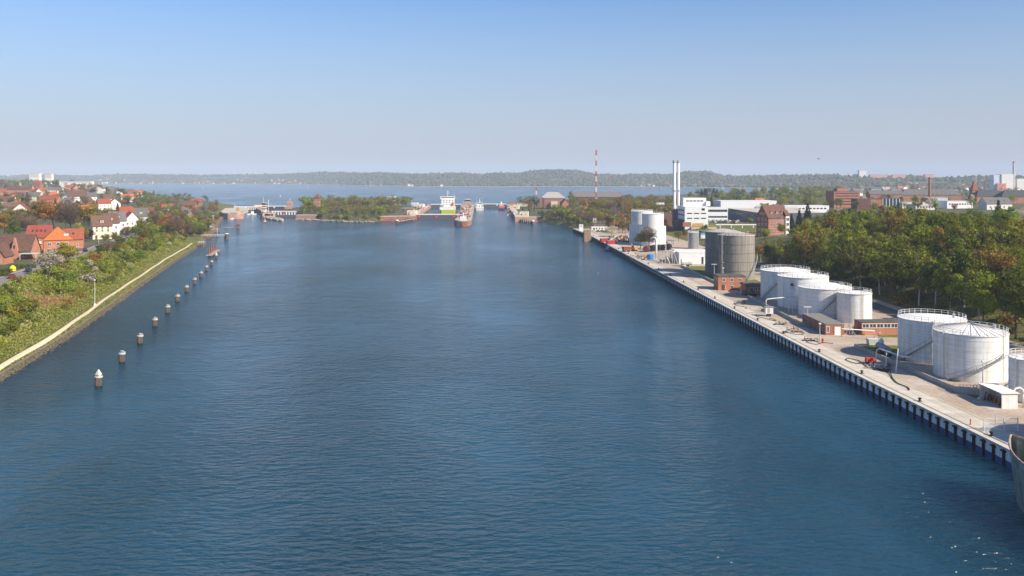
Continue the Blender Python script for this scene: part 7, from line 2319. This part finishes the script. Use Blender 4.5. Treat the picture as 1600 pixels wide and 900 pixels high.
fw = [M("far_wood_" + k_, c_, .95, var=.25, scale=.05) for k_, c_ in (("green", (.035, .052, .018)), ("olive", (.075, .072, .025)), ("brown", (.085, .060, .042)), ("spring", (.095, .115, .025)))]
stuff(link("distant_wood", np_mesh("distant_wood", np.vstack(V), np.vstack(F), fw, mi)), "hazy woods covering the hills of the far shore", "wood")
rd = random.Random(40)
FH = {}
for wn_, wm in (("white", M("far_white", (.75, .74, .70), .8)), ("brick", M("far_brick", (.42, .16, .10), .8)), ("cream", M("far_cream", (.62, .52, .40), .8))):
    for rn, rm in (("red", roof_red()), ("grey", roof_grey()), ("orange", roof_orange())):
        b = MB().box(0, 0, -3, 13, 10, 9)
        nv = len(b.m)
        b.v += roof_mb("gable_x", 13, 10, 6, 4).v
        rr = roof_mb("gable_x", 13, 10, 6, 4)
        b.f += [tuple(q + 8 for q in f) for f in rr.f]
        b.m += [1] * len(rr.f)
        b.add([(-6.5, -5, 6), (-6.5, 5, 6), (-6.5, 0, 9.9)], [(2, 1, 0)]).add([(6.5, -5, 6), (6.5, 5, 6), (6.5, 0, 9.9)], [(0, 1, 2)])
        FH[wn_, rn] = b.mesh("far_house", [wm, rm])
segs_ = [(150, 330, 38), (330, 480, 36), (480, 640, 7), (640, 860, 4), (1000, 1060, 10), (1060, 1180, 16), (1380, 1640, 34)]
for a_, c_, n_ in segs_:
    for i in range(n_):
        px = rd.uniform(a_, c_)
        t = rd.choice([rd.uniform(.035, .12), rd.uniform(.05, .5)])
        if 640 < px < 860: t = rd.uniform(.03, .08)
        wn_, rn = rd.choice(["white", "white", "cream", "brick"]), rd.choice(["red", "orange", "grey", "red"])
        x, y, z = far_pt(px, t)
        o = link("far_house", FH[wn_, rn], None, (x, y, z + 2), rd.uniform(-.6, .6))
        k_ = rd.uniform(.6, 1.05)
        o.scale = (k_ * rd.uniform(1, 1.6), k_, k_)
        tag(o, f"{wn_} house with a {rn} roof {'by the far water' if t < .12 else 'on the far slope'}, {'left part' if px < 330 else 'behind the old lock' if px < 480 else 'behind the island' if px < 640 else 'behind the big lock' if px < 900 else 'by the twin chimneys' if px < 1190 else 'right part'}", "house", "houses on the far shore")
for i, (px, t, w_, h_, top, lab) in enumerate(((1347, .9, 26, 20, 266, "pale high flats on the far hill above the brick office block"), (1334, .9, 40, 12, 272, "long white flats on the far hill beside the high flats"), (1372, .85, 62, 9, 273, "long pinkish block on the far hill"), (1451, .85, 32, 13, 272.5, "pink red block on the far hill behind the brick chimney"), (1404, .9, 50, 9, 273, "low pale block on the far hill left of the brick chimney"))):
    x, y, z = far_pt(px, t)
    ht = H + (277 - top) / FL * y - z
    t_ = house("flats", lab, x, y, z, w_ * 1.25, 18, ht, 0, render_white() if i < 2 else M("far_pink", (.52, .27, .21), .8), roof_felt(), "flat", .8, "building", chim=0, door=False)
x, y, z = far_pt(1566, .05)
pw_ = thing("power_plant", "white and red power plant block on the far shore at the right", "building", (x, y, z))
MB().box(10, 0, -3, 40, 30, H + 5 / FL * y - z + 3).build("boiler_block", render_white(), pw_)
MB().box(-22, 4, -3, 26, 30, H + 4 / FL * y - z + 3).build("side_block", M("far_bluegrey", (.5, .55, .6), .7), pw_)
MB().box(-16, -20, -3, 30, 12, 26).build("red_block", M("far_red", (.50, .16, .10), .8), pw_)
MB().box(62, 4, -3, 30, 24, 42).build("annexe", render_white(), pw_)
x, y, z = far_pt(1584, .06)
pc = thing("power_plant_chimney", "tall pale chimney of the far power plant at the right edge", "chimney", (x, y, z))
hh = H + 25 / FL * y - z
MB().lathe([(5.0, -3), (3.4, hh)], 14).build("shaft", M("far_concrete", (.48, .45, .42), .9), pc)
MB().lathe([(3.7, hh - 6), (3.7, hh + .5)], 14).build("rim", M("far_red", (0, 0, 0)), pc)
x, y, z = far_pt(1538, .04)
crn = thing("harbour_crane", "orange harbour crane on the far shore right of the church", "crane", (x, y, z))
MB().box(0, 0, -3, 6, 6, 34).build("tower", M("crane_orange", (.60, .22, .07), .7), crn)
MB().box(22, 0, 31.01, 70, 4, 4).build("jib", M("crane_orange", (0, 0, 0)), crn)
x, y, z = far_pt(1525, .04)
mst = tag(MB().lathe([(1.4, -3), (.7, 48)], 8).build("far_mast", white_paint()), "thin white mast on the far shore beside the church spire", "mast")
mst.location = (x, y, z)
for i, px in enumerate((366.7, 375.6, 384, 391.3, 399.5, 415)):
    u = 6300
    x, y, _ = P(px, u)
    t = thing("wind_turbine", f"hazy white wind turbine on the horizon behind the old lock, {['first', 'second', 'third', 'fourth', 'fifth', 'sixth'][i]} from the left", "wind turbine", (x, y, 20), 0, "wind turbines on the horizon")
    hb = 100 + (i % 3) * 6
    MB().lathe([(2.6, -20), (1.5, hb - 20)], 10).build("tower", white_paint(), t)
    MB().box(0, 0, hb - 21.5, 4, 9, 4).build("nacelle", white_paint(), t)
    for k in range(3):
        a = R(k * 120 + i * 37 + 90)
        bl = MB().box(0, 0, 0, 2.4, .6, 34, taper=.3).build("blade", white_paint(), t)
        bl.location = (0, -5, hb - 19.5)
        bl.rotation_euler = (0, a, 0)
# gulls
def gull(label, px, py, Y, s=1.0, rz=0.5):
    t = thing("gull", label, "bird", ((px - 800) / FL * Y, Y, H - (py - 277) / FL * Y), rz)
    t.scale = (s, s, s)
    b = MB().lathe([(.02, -.32), (.09, -.2), (.13, 0), (.10, .2), (.05, .3), (.01, .36)], 8)
    b.v = [(x, z, y) for x, y, z in b.v]
    b.v = [(x, z_, y) for x, z_, y in b.v]
    for sg in (-1, 1):
        V_ = [(sg * .08, -.12, .03), (sg * .08, .14, .03), (sg * .42, .18, .2), (sg * .45, -.02, .2), (sg * .85, -.08, .08), (sg * .5, .02, .2)]
        b.add(V_, [(0, 1, 2, 3), (3, 2, 4)] if sg > 0 else [(3, 2, 1, 0), (4, 2, 3)])
    b.build("body", M("gull_grey", (.25, .25, .26), .7), t)
gull("dark gull gliding in the sky above the right bank", 1279, 248, 150, .62, .4)
gull("tiny dark gull high in the left sky", 246, 77, 160, .5, .9)
gull("white gull low over the water left of the far quay", 934.5, 427, 260, .9, .2)
